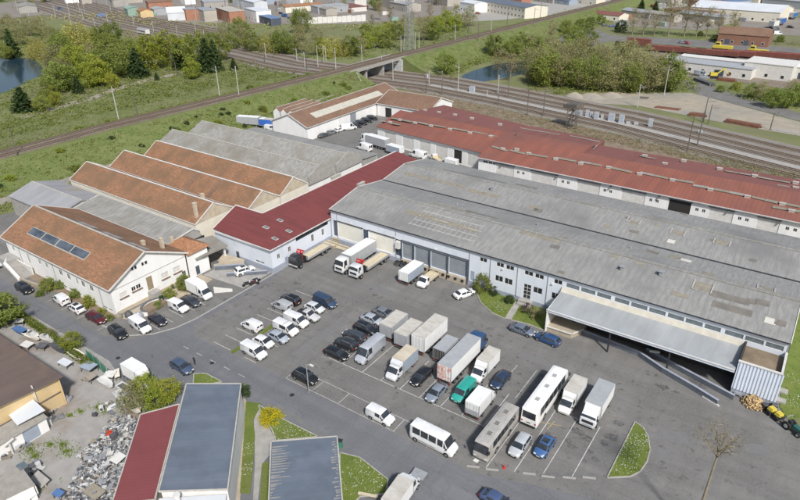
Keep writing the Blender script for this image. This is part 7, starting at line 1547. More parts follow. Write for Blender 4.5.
boat(22, 334, 5, 'tarp_blue', 3.8, 'boat under a bright blue tarp beside the hedge'); boat(33, 339, 5, 'cream_wall', 4.2, 'cream boat with a cabin right of the blue tarp', 'cabin'); boat(48, 342, 8, 'scrap_white', 3.6, 'off white boat by the hedge, second cream one', 'cabin')
boat(60, 351, 0, 'scrap_dark', 4.2, 'dark grey covered boat beside the hedge'); boat(79, 359, 0, 'cream_wall', 4.4, 'cream open boat by the green fence', 'open'); boat(127, 393, -2, 'scrap_white', 4.0, 'white boat with dark cockpit beside the bushes', 'open'); boat(124, 401, -5, 'scrap_white', 4.2, 'white boat hull behind the first one in the scrap yard', 'cabin'); boat(133, 410, 0, 'cream_wall', 4.2, 'pale boat near the red roof in the scrap yard', 'open'); boat(107, 386, 0, 'trim_white', 3.6, 'slim white hull beside the green fence end')
def tabletop(px, py, sx, sy, z, mat, deg, label):
    t = thing('work_table', label, 'table', G(px, py), math.radians(deg)); MB().slab([(-sx/2, -sy/2, z), (sx/2, -sy/2, z), (sx/2, sy/2, z+.12), (-sx/2, sy/2, z+.12)], .08).build('top', mat, t)
    for x in (-1, 1):
        for y in (-1, 1): MB().box(x*(sx/2-.12)-.04, x*(sx/2-.12)+.04, y*(sy/2-.12)-.04, y*(sy/2-.12)+.04, 0, z-.07).build('leg', 'scrap_dark', t)
tabletop(28, 348, 2.0, 1.4, .8, 'trim_white', 10, 'white tilted board on trestles beside the brown barn'); tabletop(43, 349, 1.8, 1.3, .8, 'scrap_dark', 20, 'dark board on trestles beside the brown barn'); tabletop(66, 366, 2.4, 1.3, .8, 'steel_roof_far', 5, 'grey sheet metal table in the middle of the scrap yard'); tabletop(90, 371, 2.4, 1.7, 1.1, 'truck_side_blue', 8, 'pale blue table top by the green fence'); tabletop(92, 381, 1.6, 1.3, 1.0, 'scrap_wood', 0, 'wooden crate table below the pale blue table'); tabletop(21, 325, 1.6, 1.2, 1.0, 'scrap_white', 40, 'white board leaning by the hedge end'); tabletop(111, 379, 1.7, 1.5, 1.0, 'trim_white', 30, 'white square panel at the end of the green fence'); tabletop(118, 377, 2.2, .8, .8, 'cream_wall', -30, 'long pale plank beside the white square panel')
# junk: each piece its own thing
J = []
def junk(key, parts, cat):
    t = thing(key, 'x', cat)
    for nm, mb, mt in parts: mb.build(nm, mt, t)
    return t
def wm(mat): return [('case', MB().box(-.32, .32, -.32, .32, 0, .85), mat), ('top_panel', MB().box(-.33, .33, -.33, .33, .851, .89), 'scrap_white')]
def wdrum():
    m = MB(); m.tube((0, -.33, .48), (0, -.36, .48), .22, k=12); return m
def eng():
    m = MB(); m.box(-.4, .4, -.28, .28, .1, .6); m.box(-.25, .35, -.2, .2, .6, .85); m.tube((-.5, 0, .35), (.5, 0, .35), .12, k=8); return m
def pipe():
    m = MB()
    for i in range(4): m.tube((-.8, -.25+i*.17, .1+.05*(i % 2)), (.8, -.3+i*.2, .14+.06*(i % 2)), .08, k=7)
    return m
def panelm():
    m = MB(); m.slab([(-.7, -.4, .15), (.6, -.45, .3), (.65, .4, .5), (-.6, .45, .25)], .05); m.box(-.1, .1, -.1, .1, 0, .2); return m
def crate():
    m = MB()
    for i in range(4): m.box(-.5, .5, -.42+i*.23, -.26+i*.23, .12, .15); 
    for x in (-.48, 0, .42): m.box(x, x+.08, -.42, .43, 0, .12)
    for z in (.2, .4): m.box(-.5, .5, -.44, -.42, z, z+.12); m.box(-.5, .5, .42, .44, z, z+.12)
    return m
JP = [(junk('scrap_appliance', wm('scrap_steel')+[('drum_door', wdrum(), 'scrap_dark')], 'appliance'), 'grey discarded appliance in the big scrap heap by the red roof'), (junk('scrap_appliance', wm('scrap_white')+[('drum_door', wdrum(), 'scrap_dark')], 'appliance'), 'white discarded appliance in the big scrap heap by the red roof'),
      (junk('scrap_engine', [('block', eng(), 'scrap_steel'), ('cover', MB().box(-.2, .3, -.14, .14, .851, .93), 'scrap_dark')], 'scrap engine'), 'scrap engine block in the big scrap heap by the red roof'), (junk('scrap_engine', [('block', eng(), 'scrap_dark'), ('cover', MB().box(-.2, .3, -.14, .14, .851, .93), 'scrap_steel')], 'scrap engine'), 'blackened engine block in the big scrap heap by the red roof'),
      (junk('pipe_bundle', [('pipes', pipe(), 'scrap_steel')], 'pipe bundle'), 'short bundle of grey pipes in the big scrap heap by the red roof'), (junk('bent_metal', [('sheet', panelm(), 'scrap_white')], 'scrap panel'), 'bent white sheet in the big scrap heap by the red roof'), (junk('bent_metal', [('sheet', panelm(), 'scrap_steel')], 'scrap panel'), 'bent grey sheet in the big scrap heap by the red roof'), (junk('wooden_crate', [('boards', crate(), 'scrap_wood')], 'crate'), 'weathered wooden crate in the big scrap heap by the red roof')]
JU = {}
heap = gp((112, 418), (136, 420), (134, 440), (126, 470), (117, 500), (112, 512), (62, 512), (72, 486), (84, 468), (80, 455), (100, 440), (106, 428)); cnt = 0
struct(MB().quad(*[(x, y, .018) for x, y in heap]).build('heap_ground', 'scrap_dirt'))
for nm_, mt_, n_ in (('scrap_fragments', 'scrap_steel', 900), ('dark_scrap_fragments', 'scrap_dark', 800), ('pale_scrap_fragments', 'scrap_white', 500), ('wood_fragments', 'scrap_wood', 400)):
    m = MB(); q_ = list(scatter(heap, 60)); random.shuffle(q_)
    for x, y in q_[:n_]:
        a = random.uniform(0, 3.14); z = random.uniform(.03, .5); d_ = Vector((math.cos(a), math.sin(a), random.uniform(-.5, .5)))*random.uniform(.1, .38); c_ = Vector((x, y, z+.1))
        if random.random() < .6: m.bar(c_-d_, c_+d_, random.uniform(.06, .4), random.uniform(.02, .15))
        else: m.tube(c_-d_, c_+d_, random.uniform(.03, .12), k=6)
    tag(m.build(nm_, mt_), {'scrap_fragments': 'small grey metal fragments', 'dark_scrap_fragments': 'small blackened fragments', 'pale_scrap_fragments': 'small pale fragments', 'wood_fragments': 'small splintered wood'}[nm_]+' littering the big scrap heap', 'scrap', None, 'stuff')
for x, y in scatter(heap, 2.6):
    if cnt >= 290: break
    p, lb = random.choice(JP); o = place(p, JU, (x, y, .014+(.45 if random.random() < .3 else 0)), random.uniform(0, 6.28), lb, None, 'scrap heap by the red roof'); o.rotation_euler = (random.choice([0, 0, 0, 0, .25]), random.uniform(-.08, .08), -.829+random.choice([0, 1.5708])+random.gauss(0, .14)); s = random.uniform(.45, .85); o.scale = (s, s, s*random.uniform(.6, 1)); cnt += 1
    if abs(o.rotation_euler.x) > 1: o.location.z += .34
lbs = {}
for (px, py, r_, n, where) in ((46, 412, 1.6, 14, 'beside the tan barn gable'), (50, 422, 1.2, 9, 'beside the lean to'), (118, 406, 2.0, 12, 'between the boats'), (36, 470, 1.4, 10, 'beside the white shed'), (3, 455, 1.6, 10, 'at the left edge'), (66, 402, .6, 5, 'at the barn corner'), (22, 445, 1, 7, 'before the lean to')):
    g = G(px, py)
    for _ in range(n):
        p, lb = random.choice(JP); o = place(p, JU, (g.x+random.gauss(0, r_*.5), g.y+random.gauss(0, r_*.5), .014), random.uniform(0, 6.28), lb.replace('in the big scrap heap by the red roof', 'in the small scrap pile '+where), None, 'small scrap pile '+where); s = random.uniform(.7, 1.15); o.scale = (s, s, s)
t = thing('red_machine', 'orange red machine with black parts on the scrap heap', 'machine', G(112, 439)); MB().add([(-.9, -.35, .3), (.8, -.3, .3), (.8, .3, .3), (-.9, .35, .3), (-.6, -.3, .9), (.3, -.25, 1.2), (.3, .25, 1.2), (-.6, .3, .9)], [(3, 2, 1, 0), (4, 5, 6, 7), (0, 1, 5, 4), (1, 2, 6, 5), (2, 3, 7, 6), (3, 0, 4, 7)]).build('body', 'scrap_red', t); MB().box(.35, 1.1, -.4, .4, .3, 1.3).build('engine', 'scrap_dark', t); m = MB(); m.bar((-.9, 0, .9), (.2, .2, 1.6), .15, .15); m.build('arm', 'scrap_red', t)
for x in (-.6, .5): m = MB(); m.tube((x, -.5, .3), (x, .5, .3), .3, k=10); m.build('wheel', 'rubber', t)
g = G(120, 464, 1); tabletop(120, 465, 1.5, 1.6, 1.3, 'trim_white', 5, 'white topped cabinet on the scrap heap by the red roof'); tabletop(60, 498, 1.4, .9, .9, 'tarp_blue', 10, 'blue tarpaulin covered frame at the bottom of the scrap yard'); tabletop(96, 497, 2.6, 1.6, 1.0, 'scrap_wood', 3, 'wooden deck at the bottom of the scrap heap'); tabletop(32, 497, 2.0, 1.2, .8, 'scrap_white', 0, 'white board at the bottom edge of the scrap yard'); tabletop(88, 380, 1.6, 1.2, .5, 'scrap_wood', 15, 'low wooden box below the pale blue table top')
# ------------------------------------------------------------------ railway furniture
MC = {}
def mast(px, py, h, mat, label, group, z=0, arm=1, name='catenary_mast'):
    if label in (up_, lo_, dk_) or group in ('brown poles by the raised line', 'far masts of the raised line'): MC.setdefault(label, []).append([px, None])
    g = G(px, py, z); t = thing(name, label, 'mast', g, 0, group); m = MB(); m.tube((0, 0, -.3), (0, 0, h), .2, .13, 8); m.build('pole', mat, t)
    if label in MC: MC[label][-1][1] = t
    if arm: m = MB(); m.bar((0, 0, h*.82), (arm*2.8, .3, h*.88), .08, .1); m.bar((0, 0, h*.97), (arm*1.6, .2, h*.87), .05, .06); m.build('bracket', mat, t)
    return t
up_ = 'pale concrete mast beside the raised railway line'; lo_ = 'pale overhead line mast among the low tracks'; dk_ = 'dark steel overhead line mast among the low tracks'
for px, py, h, lb in ((118.5, 118.5, 11, 'slanting looking pale mast beside the raised line near the wood'), (219.5, 94.5, 11, 'pale mast beside the raised line, left of the pair by the conifers'), (239, 96, 11.5, 'tall pale mast beside the raised line, right of the pair by the conifers'), (336, 71, 10, up_), (362, 62, 8, up_), (415, 50.5, 9, up_), (419, 49.5, 9, up_), (401, 52, 8, up_), (455, 41, 9, up_), (491, 32, 9, up_)):
    mast(px, py, h, 'mast_pale', lb, 'masts of the raised line', EZ-.5, -1)
for px, py, h in ((18, 158, 9), (138, 117, 9), (177, 76, 7), (64, 134, 0)):
    if h: mast(px, py, h, 'mast_dark', 'brown wooden pole on the near side of the raised line', 'brown poles by the raised line', EZ-1 if px != 177 else 0, 0)
for px, py, h in ((478, 40, 10), (507, 26, 10), (468, 39, 9), (540, 20, 11), (534, 22, 9), (424, 46, 8)): mast(px, py, h, 'mast_dark', 'dark steel mast along the far part of the raised line', 'far masts of the raised line', EZ-.5, 1)
for px, py, h in ((266, 58, 8), (274, 53, 6), (305, 68, 8), (318, 67, 11), (324, 63, 9), (326, 62, 8), (206, 48, 10), (218, 36, 10), (178, 40, 9), (154, 33, 8), (122, 36, 8), (96, 31, 9), (72, 28, 9), (56, 18, 10), (70, 16, 11), (80, 12, 9), (108, 23, 8), (134, 25, 8), (196, 33, 8), (236, 47, 7), (281, 53, 8), (228, 39, 9), (297, 61, 7), (382, 73, 8), (393, 80, 9), (429, 84, 6), (458, 91, 12), (498, 94, 8), (442, 82, 5), (664, 95, 12), (637, 107, 9), (487, 97, 3)): mast(px, py, h, 'mast_pale', lo_, 'pale masts of the low line', 0, random.choice([-1, 1]))
for px, py, h in ((265, 62, 9), (307, 69, 9), (426, 93, 9), (442, 95, 9.5), (543, 116, 11), (527, 115, 10.5), (697, 146, 11), (687, 151.5, 11.5), (708, 124, 7), (703, 122, 9), (508, 98, 7), (120, 35, 7), (145, 34, 6), (177, 38, 7), (770, 130, 6), (498, 105, 7)): mast(px, py, h, 'mast_dark', dk_, 'dark masts of the low line', 0, random.choice([-1, 1]))
for lb, L in MC.items():
    for i, (x_, t) in enumerate(sorted(L, key=lambda q: q[0])): t['label'] = lb+', '+ORD[i]+' from the left'
# signal gantry
sg = thing('signal_gantry', 'dark steel signal platform with ladders standing over the low tracks', 'signal gantry', G(569, 128), math.radians(-14))
m = MB()
for x_ in (-.9, .9):
    for y_ in (-.7, 2.9): m.tube((x_, y_, 0), (x_, y_, 7.2), .12, k=5)
    for k in range(4): m.tube((x_, -.7, k*1.8), (x_, 2.9, k*1.8+1.8), .07, k=4); m.tube((x_, 2.9, k*1.8), (x_, -.7, k*1.8+1.8), .07, k=4)
for k in range(4):
    for y_ in (-.7, 2.9): m.tube((-.9, y_, k*1.8), (.9, y_, k*1.8+1.8), .06, k=4)
m.build('tower', 'mast_dark', sg); MB().add([(-2.6, -1.2, 7), (2.8, -1.2, 7.6), (2.8, 3.6, 7.6), (-2.6, 3.6, 7), (-2.6, -1.2, 8.2), (2.8, -1.2, 9), (2.8, 3.6, 9), (-2.6, 3.6, 8.2)], [(3, 2, 1, 0), (4, 5, 6, 7), (0, 1, 5, 4), (1, 2, 6, 5), (2, 3, 7, 6), (3, 0, 4, 7)]).build('platform', 'mast_dark', sg)
m = MB()
for x in (2.2, 3.0): m.tube((x, 0, 0), (x, 0, 7.5), .06)
for i in range(12): m.tube((2.2, 0, .6*i+.3), (3.0, 0, .6*i+.3), .04)
for x in (-2.4, -1, .4, 1.8): m.tube((x, -1.1, 8.2), (x, -1.1, 9.4), .05)
m.tube((-2.4, -1.1, 9.4), (2.4, -1.1, 9.8), .05); m.tube((-2, 2, 0), (-.5, 2, 7), .1); m.build('ladder', 'mast_dark', sg)
MB().box(2.0, 4.2, -.8, .8, 5.2, 6.8).build('signal_head', 'galv', sg)
for i, (px, py, sx, h) in enumerate(((587, 116.5, 1.2, 2.4), (591, 117, 1, 2), (596, 119, 1.6, 2.6), (611, 121, 2.2, 2.8), (621, 123, 1.8, 3), (628, 124, 1.2, .9), (636, 125, 1.4, 1), (650, 127, 1.4, 3), (472, 92, 2.4, 2.4), (427, 78, 1, 2), (700, 133, 1.4, 1), (602, 118, .8, 1.4))):
    t = thing('equipment_cabinet', ['white trackside cabinet right of the signal gantry, '+ORD[min(i, 7)]+' from the left', 'white equipment box beside the low tracks, '+['at the pale path', 'near the bridge', 'below the sand yard', 'behind the cabinets'][(i-8) % 4]][i > 7], 'cabinet', G(px, py), .2, 'trackside cabinets'); MB().box(-sx/2, sx/2, -.5, .5, 0, h).build('case', 'trim_white', t); MB().box(-sx/2-.05, sx/2+.05, -.56, .56, h, h+.08).build('lid', 'galv', t)
    m = MB(); m.box(-sx/2+.1, sx/2-.1, -.53, -.503, .2, h-.2); m.build('door', 'truck_side_blue', t)
def pile(px0, py0, px1, py1, n, h, mat, label, name='steel_pile', cat='pile'):
    a = G(px0, py0); b = G(px1, py1); t = thing(name, label, cat, (0, 0, 0)); d = (b-a).normalized(); s = Vector((-d.y, d.x, 0))
    for i in range(n):
        for k in range(3):
            o = s*(k-1)*.9+Vector((0, 0, h*(.2+i*.8/n))); MB().bar(a+o+d*random.uniform(-.6, .6), b+o+d*random.uniform(-.6, .6), .8, h/n*.8).build('beam', mat, t)
pile(727, 122, 760, 128, 3, 1.2, 'rust', 'stack of rusty rails beside the road at right'); pile(690, 115, 706, 117, 2, 1.2, 'rust', 'brown heap of old sleepers on the sand yard'); pile(655, 107, 680, 110, 1, .5, 'rust', 'thin row of rusty rails on the sand yard'); pile(641, 98, 648, 98.5, 1, .6, 'mast_dark', 'short dark beams on the sand yard'); pile(773, 129.5, 800, 134, 1, .4, 'concrete', 'pale kerb row along the low tracks')
for px, py, r_, lb in ((592, 97, 6, 'pale sand heap at the end of the dense wood'), (612, 96, 5, 'ochre sand heap on the sand yard'), (575, 96, 4, 'grey rubble heap beside the signal gantry')):
    g = G(px, py); m = MB(); n = 16; rings = [(1, 0), (.75, .35), (.45, .75), (.15, 1)]
    for f, z in rings: m.v += [(math.cos(i*math.tau/n)*r_*f*random.uniform(.8, 1.15), math.sin(i*math.tau/n)*r_*.6*f*random.uniform(.8, 1.15), z*1.6-.02) for i in range(n)]
    for j in range(3):
        for i in range(n): m.f.append((j*n+i, j*n+(i+1) % n, (j+1)*n+(i+1) % n, (j+1)*n+i))
    m.f.append(tuple(3*n+i for i in range(n))); o = m.build('sand_heap', 'sand_dirt', None, True); o.location = g; tag(o, lb, 'heap')
# ------------------------------------------------------------------ trains
def railcar(px, py, deg, L, H, col, label, windows=True, name='rail_car', z=.45, W=2.9):
    t = thing(name, label, 'rail car', G(px, py)+Vector((0, 0, z-.45)), math.radians(deg)); h = L/2; w = W/2
    MB().box(-h, h, -w, w, .9, H-.25).build('body', col, t); MB().add([(-h, -w, H-.24), (h, -w, H-.24), (h, w, H-.24), (-h, w, H-.24), (-h+.2, -w*.7, H), (h-.2, -w*.7, H), (h-.2, w*.7, H), (-h+.2, w*.7, H)], [(4, 5, 6, 7), (0, 1, 5, 4), (1, 2, 6, 5), (2, 3, 7, 6), (3, 0, 4, 7)]).build('roof', 'galv' if windows else col, t)
    if windows:
        for i in range(7):
            x = -h+1+i*(L-2)/7
            for s in (1, -1): MB().box(x, x+(L-2)/7-.3, s*w, s*(w+.02), 1.9, 2.9).build('window', 'glass_dark', t)
    else:
        for i in range(6): x = -h+.4+i*(L-.9)/5; MB().box(x, x+.15, -w-.05, w+.05, .92, H-.3).build('rib', 'rust', t)
    for x in (-h+2, h-2):
        for s in (1, -1): m = MB(); m.tube((x-.9, s*.7, .45), (x-.9, s*.85, .45), .45, k=12); m.tube((x+.9, s*.7, .45), (x+.9, s*.85, .45), .45, k=12); m.build('wheel_pair', 'chassis', t)
    return t
railcar(144, 34.5, -10, 13, 4.0, 'trim_white', 'white rail car with dark window band on the low tracks', True, 'rail_car')
for i, (px, py) in enumerate(((638, 47), (660, 52), (676, 53), (692, 54.5), (708, 56), (724, 57), (740, 57.5), (757, 58), (773, 59), (789, 60))):
    railcar(px, py, -2, 13.5, 3.6 if i else 5, 'wagon_red', ['first', 'second', 'third', 'fourth', 'fifth', 'sixth', 'seventh', 'eighth', 'ninth', 'tenth'][i]+' red goods wagon from the left in the line behind the white sheds', False, 'goods_wagon')
for px, py, lb in ((722, 51, 'yellow rail machine standing over the red wagons'), (757, 55, 'second yellow rail machine on the red wagons')):
    t = thing('rail_machine', lb, 'rail machine', G(px, py), -.05); MB().box(-5, 5, -1.3, 1.3, 1.5, 3.0).build('body', 'yellow_plastic', t); MB().box(-4, -1.5, -1.2, 1.2, 3.0, 4.6).build('cab', 'yellow_plastic', t); MB().box(-3.8, -1.7, -1.23, 1.23, 3.5, 4.3).build('window', 'glass_dark', t); MB().box(-5.4, 5.4, -1, 1, .2, 1.5).build('frame', 'chassis', t)
t = thing('excavator', 'orange yellow excavator working in the goods yard before the white building', 'excavator', G(713, 78), .4); MB().box(-1.6, 1.4, -1.2, 1.2, 1.2, 2.6).build('engine_cover', 'yellow_plastic', t); MB().box(.1, 1.5, -.2, 1.1, 2.6, 3.6).build('cab', 'glass_dark', t)
for s in (1, -1): MB().box(-2, 2, s*.8, s*1.5, 0, 1.1).build('track', 'rubber', t)
m = MB(); m.bar((1.3, -.5, 2.2), (4.0, -.5, 4.6), .5, .5); m.bar((4.0, -.5, 4.6), (6.0, -.5, 2.2), .4, .4); m.build('boom', 'yellow_plastic', t); MB().box(5.6, 6.6, -1, 0, 1.2, 2.2).build('bucket', 'rust', t)
pile(718, 80, 735, 82, 2, 1.4, 'rust', 'dark red beams beside the excavator'); pile(695, 80, 712, 86, 2, 1.5, 'scrap_dark', 'dark scrap stacked along the far road'); pile(700, 78, 708, 79, 1, 1.5, 'galv', 'grey steel stack left of the excavator')
# ------------------------------------------------------------------ far buildings: real blocks with roofs, windows and doors
def far_block(x, y, L, Wd, H, deg, wall, roof, label, ridge=0, name='far_building', nw=0, cat='building', wm='glass_dark', fl=1, door=None):
    t = thing(name, label, cat, (x, y, 0), math.radians(deg)); a, b = L/2, Wd/2
    if ridge: gable(t, 'x', -a, a, -b, b, H, H+ridge, wall, roof, .3, trim=None, ridge=None)
    else:
        MB().box(-a, a, -b, b, -.05, H).build('walls', wall, t); MB().slab([(-a-.2, -b-.2, H+.3), (a+.2, -b-.2, H+.3), (a+.2, b+.2, H+.3), (-a-.2, b+.2, H+.3)], .298).build('roof', roof, t)
    for f in range(fl):
        for i in range(nw):
            xx = -a+(i+.5)*L/nw; z0 = .9+f*(H/fl); z1 = min(H-.4, z0+1.5)
            o = MB().box(xx-.75, xx+.75, -b-.06, -b-.002, z0, z1).build('window', 'trim_white', t); MB().box(xx-.62, xx+.62, -b-.075, -b-.061, z0+.12, z1-.12).build('pane', wm, o)
    if door: 
        for dx in door: MB().box(dx-1.3, dx+1.3, -b-.06, -b-.002, 0, 2.9).build('door', 'door_dark', t)
    return t
def fpx(px, py, *a, **k): g = G(px, py); return far_block(g.x, g.y, *a, **k)
g = G(712, 74); far_block(-52.5, 335, 42, 12, 4.4, -6, 'trim_white', 'truck_grey', 'long low white building with a grey flat roof in the goods yard', 0, nw=7, door=[-12, 8])
far_block(-26, 341, 20, 16, 6.5, -6, 'trim_white', 'trim_white', 'white block with black panels right of the long white building', 0, nw=3, door=[-9])
far_block(-9, 345, 16, 10, 5, -6, 'trim_white', 'steel_roof_far', 'white open framed shed at the right edge of the goods yard', 0, nw=2, door=[-4, 0, 4])
far_block(-50, 350, 36, 7, 4, -4, 'trim_white', 'trim_white', 'low white roof behind the long white building', 0)
g = G(742, 45); far_block(g.x, g.y+6, 27, 15, 6, -1, 'brick_far', 'roof_tile_brown', 'old brown brick goods hall with tiled roof near the far road', 3.2, nw=5, door=[-8, 2])
g = G(745, 20); far_block(g.x-6, g.y+16, 62, 36, 7, -8, 'cream_wall', 'steel_roof_far', 'large hall with a wide pale grey roof at the top right', 3.5, nw=9)
g = G(608, 20); far_block(g.x-4, g.y+6, 30, 14, 4, -12, 'cream_wall', 'roof_red_dark', 'low building with a dull red roof beside the far road', 1.6, nw=4)
for px, py, L, sx, H, wl_, rf, lb, nw, fl in ((505, 15, 64, 22, 8, 'cream_wall', 'roof_slate_blue', 'long pale factory with two rows of windows at the top centre', 14, 2), (470, 12, 22, 14, 7, 'white_wall', 'steel_roof_far', 'pale works building with the yellow sign', 5, 1), (385, 7, 50, 20, 14, 'concrete_far', 'concrete', 'tall pale concrete silo block at the top centre', 0, 1), (440, 5, 36, 16, 9, 'concrete_far', 'concrete', 'pale concrete works left of the yellow sign', 6, 2)):
    g = G(px, py); far_block(g.x, g.y+sx/2, L, sx, H, -28, wl_, rf, lb, 0 if H > 8.5 else 1.5, nw=nw, fl=fl)
g = G(474, 6); t = thing('yellow_sign', 'yellow sign on posts at the works at the top centre', 'sign', g, math.radians(-30)); MB().box(-3, 3, -.2, .2, 4, 10).build('board', 'yellow_plastic', t)
for x in (-2, 2): MB().box(x-.2, x+.2, -.1, .1, 0, 4).build('post', 'galv', t)
g = G(172, 20); far_block(g.x, g.y+5, 14, 17, 6, 55, 'steel_roof_far', 'steel_roof_far', 'pale steel gabled shed beside the low line at the top left', 3.5)
for px, py, L, sx, H, wl_, rf, lb, rd in ((186, 20, 14, 10, 8, 'brick_orange', 'galv', 'orange walled unit left of the grey works wall', 0), (202, 20.5, 24, 10, 8, 'concrete_far', 'galv', 'grey walled unit between the orange ones', 0), (225, 21, 34, 12, 8, 'brick_orange', 'concrete_far', 'long orange walled unit at the top left', 0), (253, 21, 26, 12, 8, 'white_wall', 'steel_roof_far', 'white walled unit right of the orange works', 0), (262, 23, 44, 8, 5, 'door_dark', 'paint_blue_sheet', 'low shed with a blue front behind the tree belt', 0), (245, 8, 60, 12, 7, 'steel_roof_far', 'steel_roof_far', 'long pale hall at the top left edge', 1.5),
                                         (128, 16, 16, 10, 6, 'paint_green_sheet', 'paint_green_sheet', 'pale green shed at the top left', 1.5), (140, 17, 18, 10, 5, 'tan_wall', 'roof_tile_pale', 'orange roofed shed at the top left', 1.5), (154, 15, 14, 10, 5, 'truck_grey', 'truck_grey', 'grey shed at the top left beside the orange roof', 1), (112, 6, 26, 14, 6, 'concrete', 'concrete', 'grey works hall in the top left corner', 1.5), (184, 4, 18, 10, 6, 'white_wall', 'roof_red_dark', 'white house with a red roof at the top edge', 2), (200, 3, 20, 10, 6, 'cream_wall', 'roof_tile_pale', 'cream house with orange roof at the top edge', 2), (66, 3, 16, 12, 5, 'white_wall', 'trim_white', 'white shed at the far left top edge', 0), (20, 12, 30, 14, 5, 'concrete', 'roof_cement_old', 'grey shed at the upper left corner', 1.5), (345, 5, 46, 12, 6, 'trim_white', 'steel_roof_far', 'white hall at the top edge left of the silo', 0), (295, 6, 34, 12, 7, 'white_wall', 'paint_blue_sheet', 'white hall with blue roof at the top edge', 0), (320, 14, 30, 10, 5, 'concrete_far', 'roof_cement_old', 'grey low hall behind the white fence', 1)):
    g = G(px, py); far_block(g.x, g.y+sx/2, L, sx, H, -24 if px < 400 else -28, wl_, rf, lb, rd, nw=0 if L < 20 else 4)
t = thing('white_fence', 'long white screen fence behind the tree belt at the top', 'fence', (0, 0, 0)); a = G(308, 24); b = G(366, 21)
for i in range(12):
    p = a.lerp(b, i/12); q = a.lerp(b, (i+1)/12-.004); MB().bar(p+Vector((0, 0, 2.2)), q+Vector((0, 0, 2.2)), .2, 4.2+.4*(i % 3)).build('panel', 'trim_white', t)
# lattice pylon
py_ = thing('lattice_pylon', 'tall grey lattice pylon standing behind the raised line', 'pylon', G(409, 54)); m = MB(); Hh = 46
def leg_(z): return 2.2*(1-z/Hh*.8)
for sx in (1, -1):
    for sy in (1, -1): m.tube((sx*2.2, sy*2.2, 0), (sx*.44, sy*.44, Hh), .16, .1, 4)
z = 0
while z < Hh-2:
    z2 = z+2.6; a, b = leg_(z), leg_(min(z2, Hh))
    for sx, sy, ex, ey in ((1, 1, 1, -1), (1, -1, -1, -1), (-1, -1, -1, 1), (-1, 1, 1, 1)): m.tube((sx*a, sy*a, z), (ex*b, ey*b, z2), .07, k=4); m.tube((ex*a, ey*a, z), (sx*b, sy*b, z2), .07, k=4); m.tube((sx*b, sy*b, z2), (ex*b, ey*b, z2), .06, k=4)
    z = z2
m.build('lattice', 'galv', py_)
for zz in (34, 39, 44): m = MB(); m.bar((-5, 0, zz), (5, 0, zz), .3, .4); m.build('cross_arm', 'galv', py_)
# parked vehicles far away
random.seed(8); FC = [WH, BK, SV, (.3, .05, .04), (.05, .12, .3), GY]
for i, (px, py, key, dg) in enumerate([(745, 30, 'hatchback', 80), (750, 30.5, 'hatchback', 80), (755, 31, 'sedan', 80), (760, 30, 'hatchback', 80), (765, 32, 'suv', 80), (775, 31, 'large_van', 70), (777, 35, 'large_van', 60), (790, 28, 'suv', 20), (682, 43.5, 'suv', 2), (686, 44, 'suv', 2), (612, 27, 'sedan', 60), (605, 26, 'suv', 60), (598, 24, 'large_van', 50), (620, 46, 'large_van', 0), (700, 76, 'large_van', 10), (690, 71, 'mid_van', 5), (285, 17, 'large_van', 20), (290, 19, 'suv', 20), (296, 16, 'sedan', 20), (281, 14, 'hatchback', 20), (470, 16, 'large_van', 30), (478, 14, 'suv', 30), (60, 10, 'large_van', 10), (330, 6, 'mid_van', 0), (700, 26, 'sedan', 90), (708, 26, 'hatchback', 90)]):
    g = G(px, py); car(key, g.x, g.y, dg-20, FC[i % 6], ['white', 'black', 'silver', 'red', 'blue', 'dark grey'][i % 6]+(' van' if 'van' in key else ' car')+' parked far off '+('at the top right' if px > 560 else 'at the top centre' if px > 400 else 'at the top left'), 'van' if 'van' in key else 'car', 'far parked vehicles')
for px, py, lb, c_ in ((780, 25, 'blue lorry body standing in the far lorry park', (.03, .12, .4)), (792, 19, 'second blue lorry body in the far lorry park', (.04, .14, .4)), (773, 28, 'white lorry body with red front in the far lorry park', (.7, .7, .68))):
    g = G(px, py); t = car('swap_trailer', g.x, g.y, 70, None, lb, 'trailer', 'far lorry bodies', s=1.4)
    for ch in KIDS.get(t.as_pointer(), ()):
        if ch.name.startswith('cargo_box'):
            ch.material_slots[0].link = 'OBJECT'; ch.material_slots[0].material = paint(c_)
# paths' steel tank by the far road

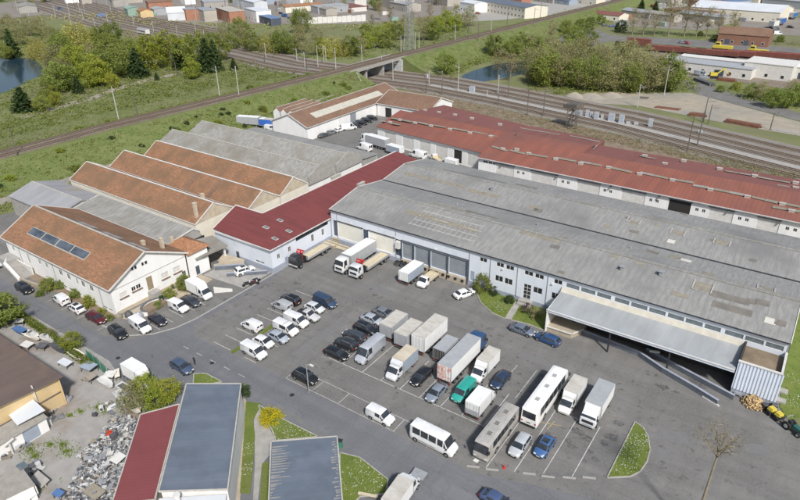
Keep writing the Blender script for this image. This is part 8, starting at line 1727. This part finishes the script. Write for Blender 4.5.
random.seed(16)
LG_ = sorted((random.uniform(10, 300), random.uniform(2, 22)) for _ in range(26))
for i, (px, py) in enumerate(LG_): mast(px, py, random.uniform(7, 11), 'mast_pale' if i % 3 else 'mast_dark', 'lighting mast among the far works at the top left, %s from the left' % ORD[i], 'far lighting masts', 0, 1, 'lighting_mast')
random.seed(15); fcol = [('concrete_far', 'galv'), ('concrete_far', 'roof_cement_old'), ('brick_orange', 'roof_tile_brown'), ('concrete', 'galv'), ('truck_side_blue', 'paint_blue_sheet'), ('cream_wall', 'roof_tile_pale'), ('truck_grey', 'truck_grey'), ('trim_white', 'roof_red_dark')]
FP = [(85, 2), (134, 2), (160, 8), (215, 8), (270, 3), (302, 11), (330, 12), (352, 10), (405, 10), (486, 4), (520, 3), (548, 2), (566, 4), (590, 4), (625, 5), (642, 3), (668, 4), (690, 3), (705, 9), (715, 4), (735, 6), (760, 4), (785, 7), (798, 3), (640, 17), (662, 20), (690, 18), (705, 21)]
for i, (px, py) in enumerate(FP):
    g = G(px, py); wl_, rf = fcol[i % 8]; far_block(g.x, g.y, random.uniform(16, 38), random.uniform(9, 15), random.uniform(3.5, 6.5), -24+random.choice([0, 90, 0]), wl_, rf, '%s small works unit from the left among the far roofs at the top' % ORD[i], random.choice([0, 1.4]), nw=2)
BX = [(random.uniform(100, 440), random.uniform(3, 21)) for _ in range(16)]+[(random.uniform(610, 800), random.uniform(4, 26)) for _ in range(16)]; BX.sort()
for i, (px, py) in enumerate(BX):
    g = G(px, py); t = thing('freight_container', ('container with a '+['blue', 'rust red', 'white', 'green', 'grey', 'orange'][i % 6]+' skin, far off, '+(ORD[i] if i < 39 else 'last')+' from the left'), 'container', (g.x, g.y, 0), math.radians(-24+random.choice([0, 90])), 'far freight containers'); mt = ['paint_blue_sheet', 'wagon_red', 'trim_white', 'paint_green_sheet', 'truck_grey', 'brick_orange'][i % 6]
    MB().box(-3, 3, -1.2, 1.2, .1, 2.6).build('box', mt, t); MB().box(2.99, 3.04, -1.1, 1.1, .2, 2.5).build('door', 'galv', t)

pts = [(x, y, 0) for x, y in scatter(gp((-20, 30), (40, 14), (120, 12), (200, 24), (310, 27), (365, 24), (450, 18), (470, 22), (360, 32), (250, 30), (150, 26), (60, 20)), .02)]+[(x, y, 0) for x, y in scatter(gp((540, 14), (600, 8), (800, 8), (800, 14), (640, 16), (570, 24)), .012)]
cover('far_brush', pts, 'leaf_olive', 'patches of brush between the far works at the top', 2.6, 10)
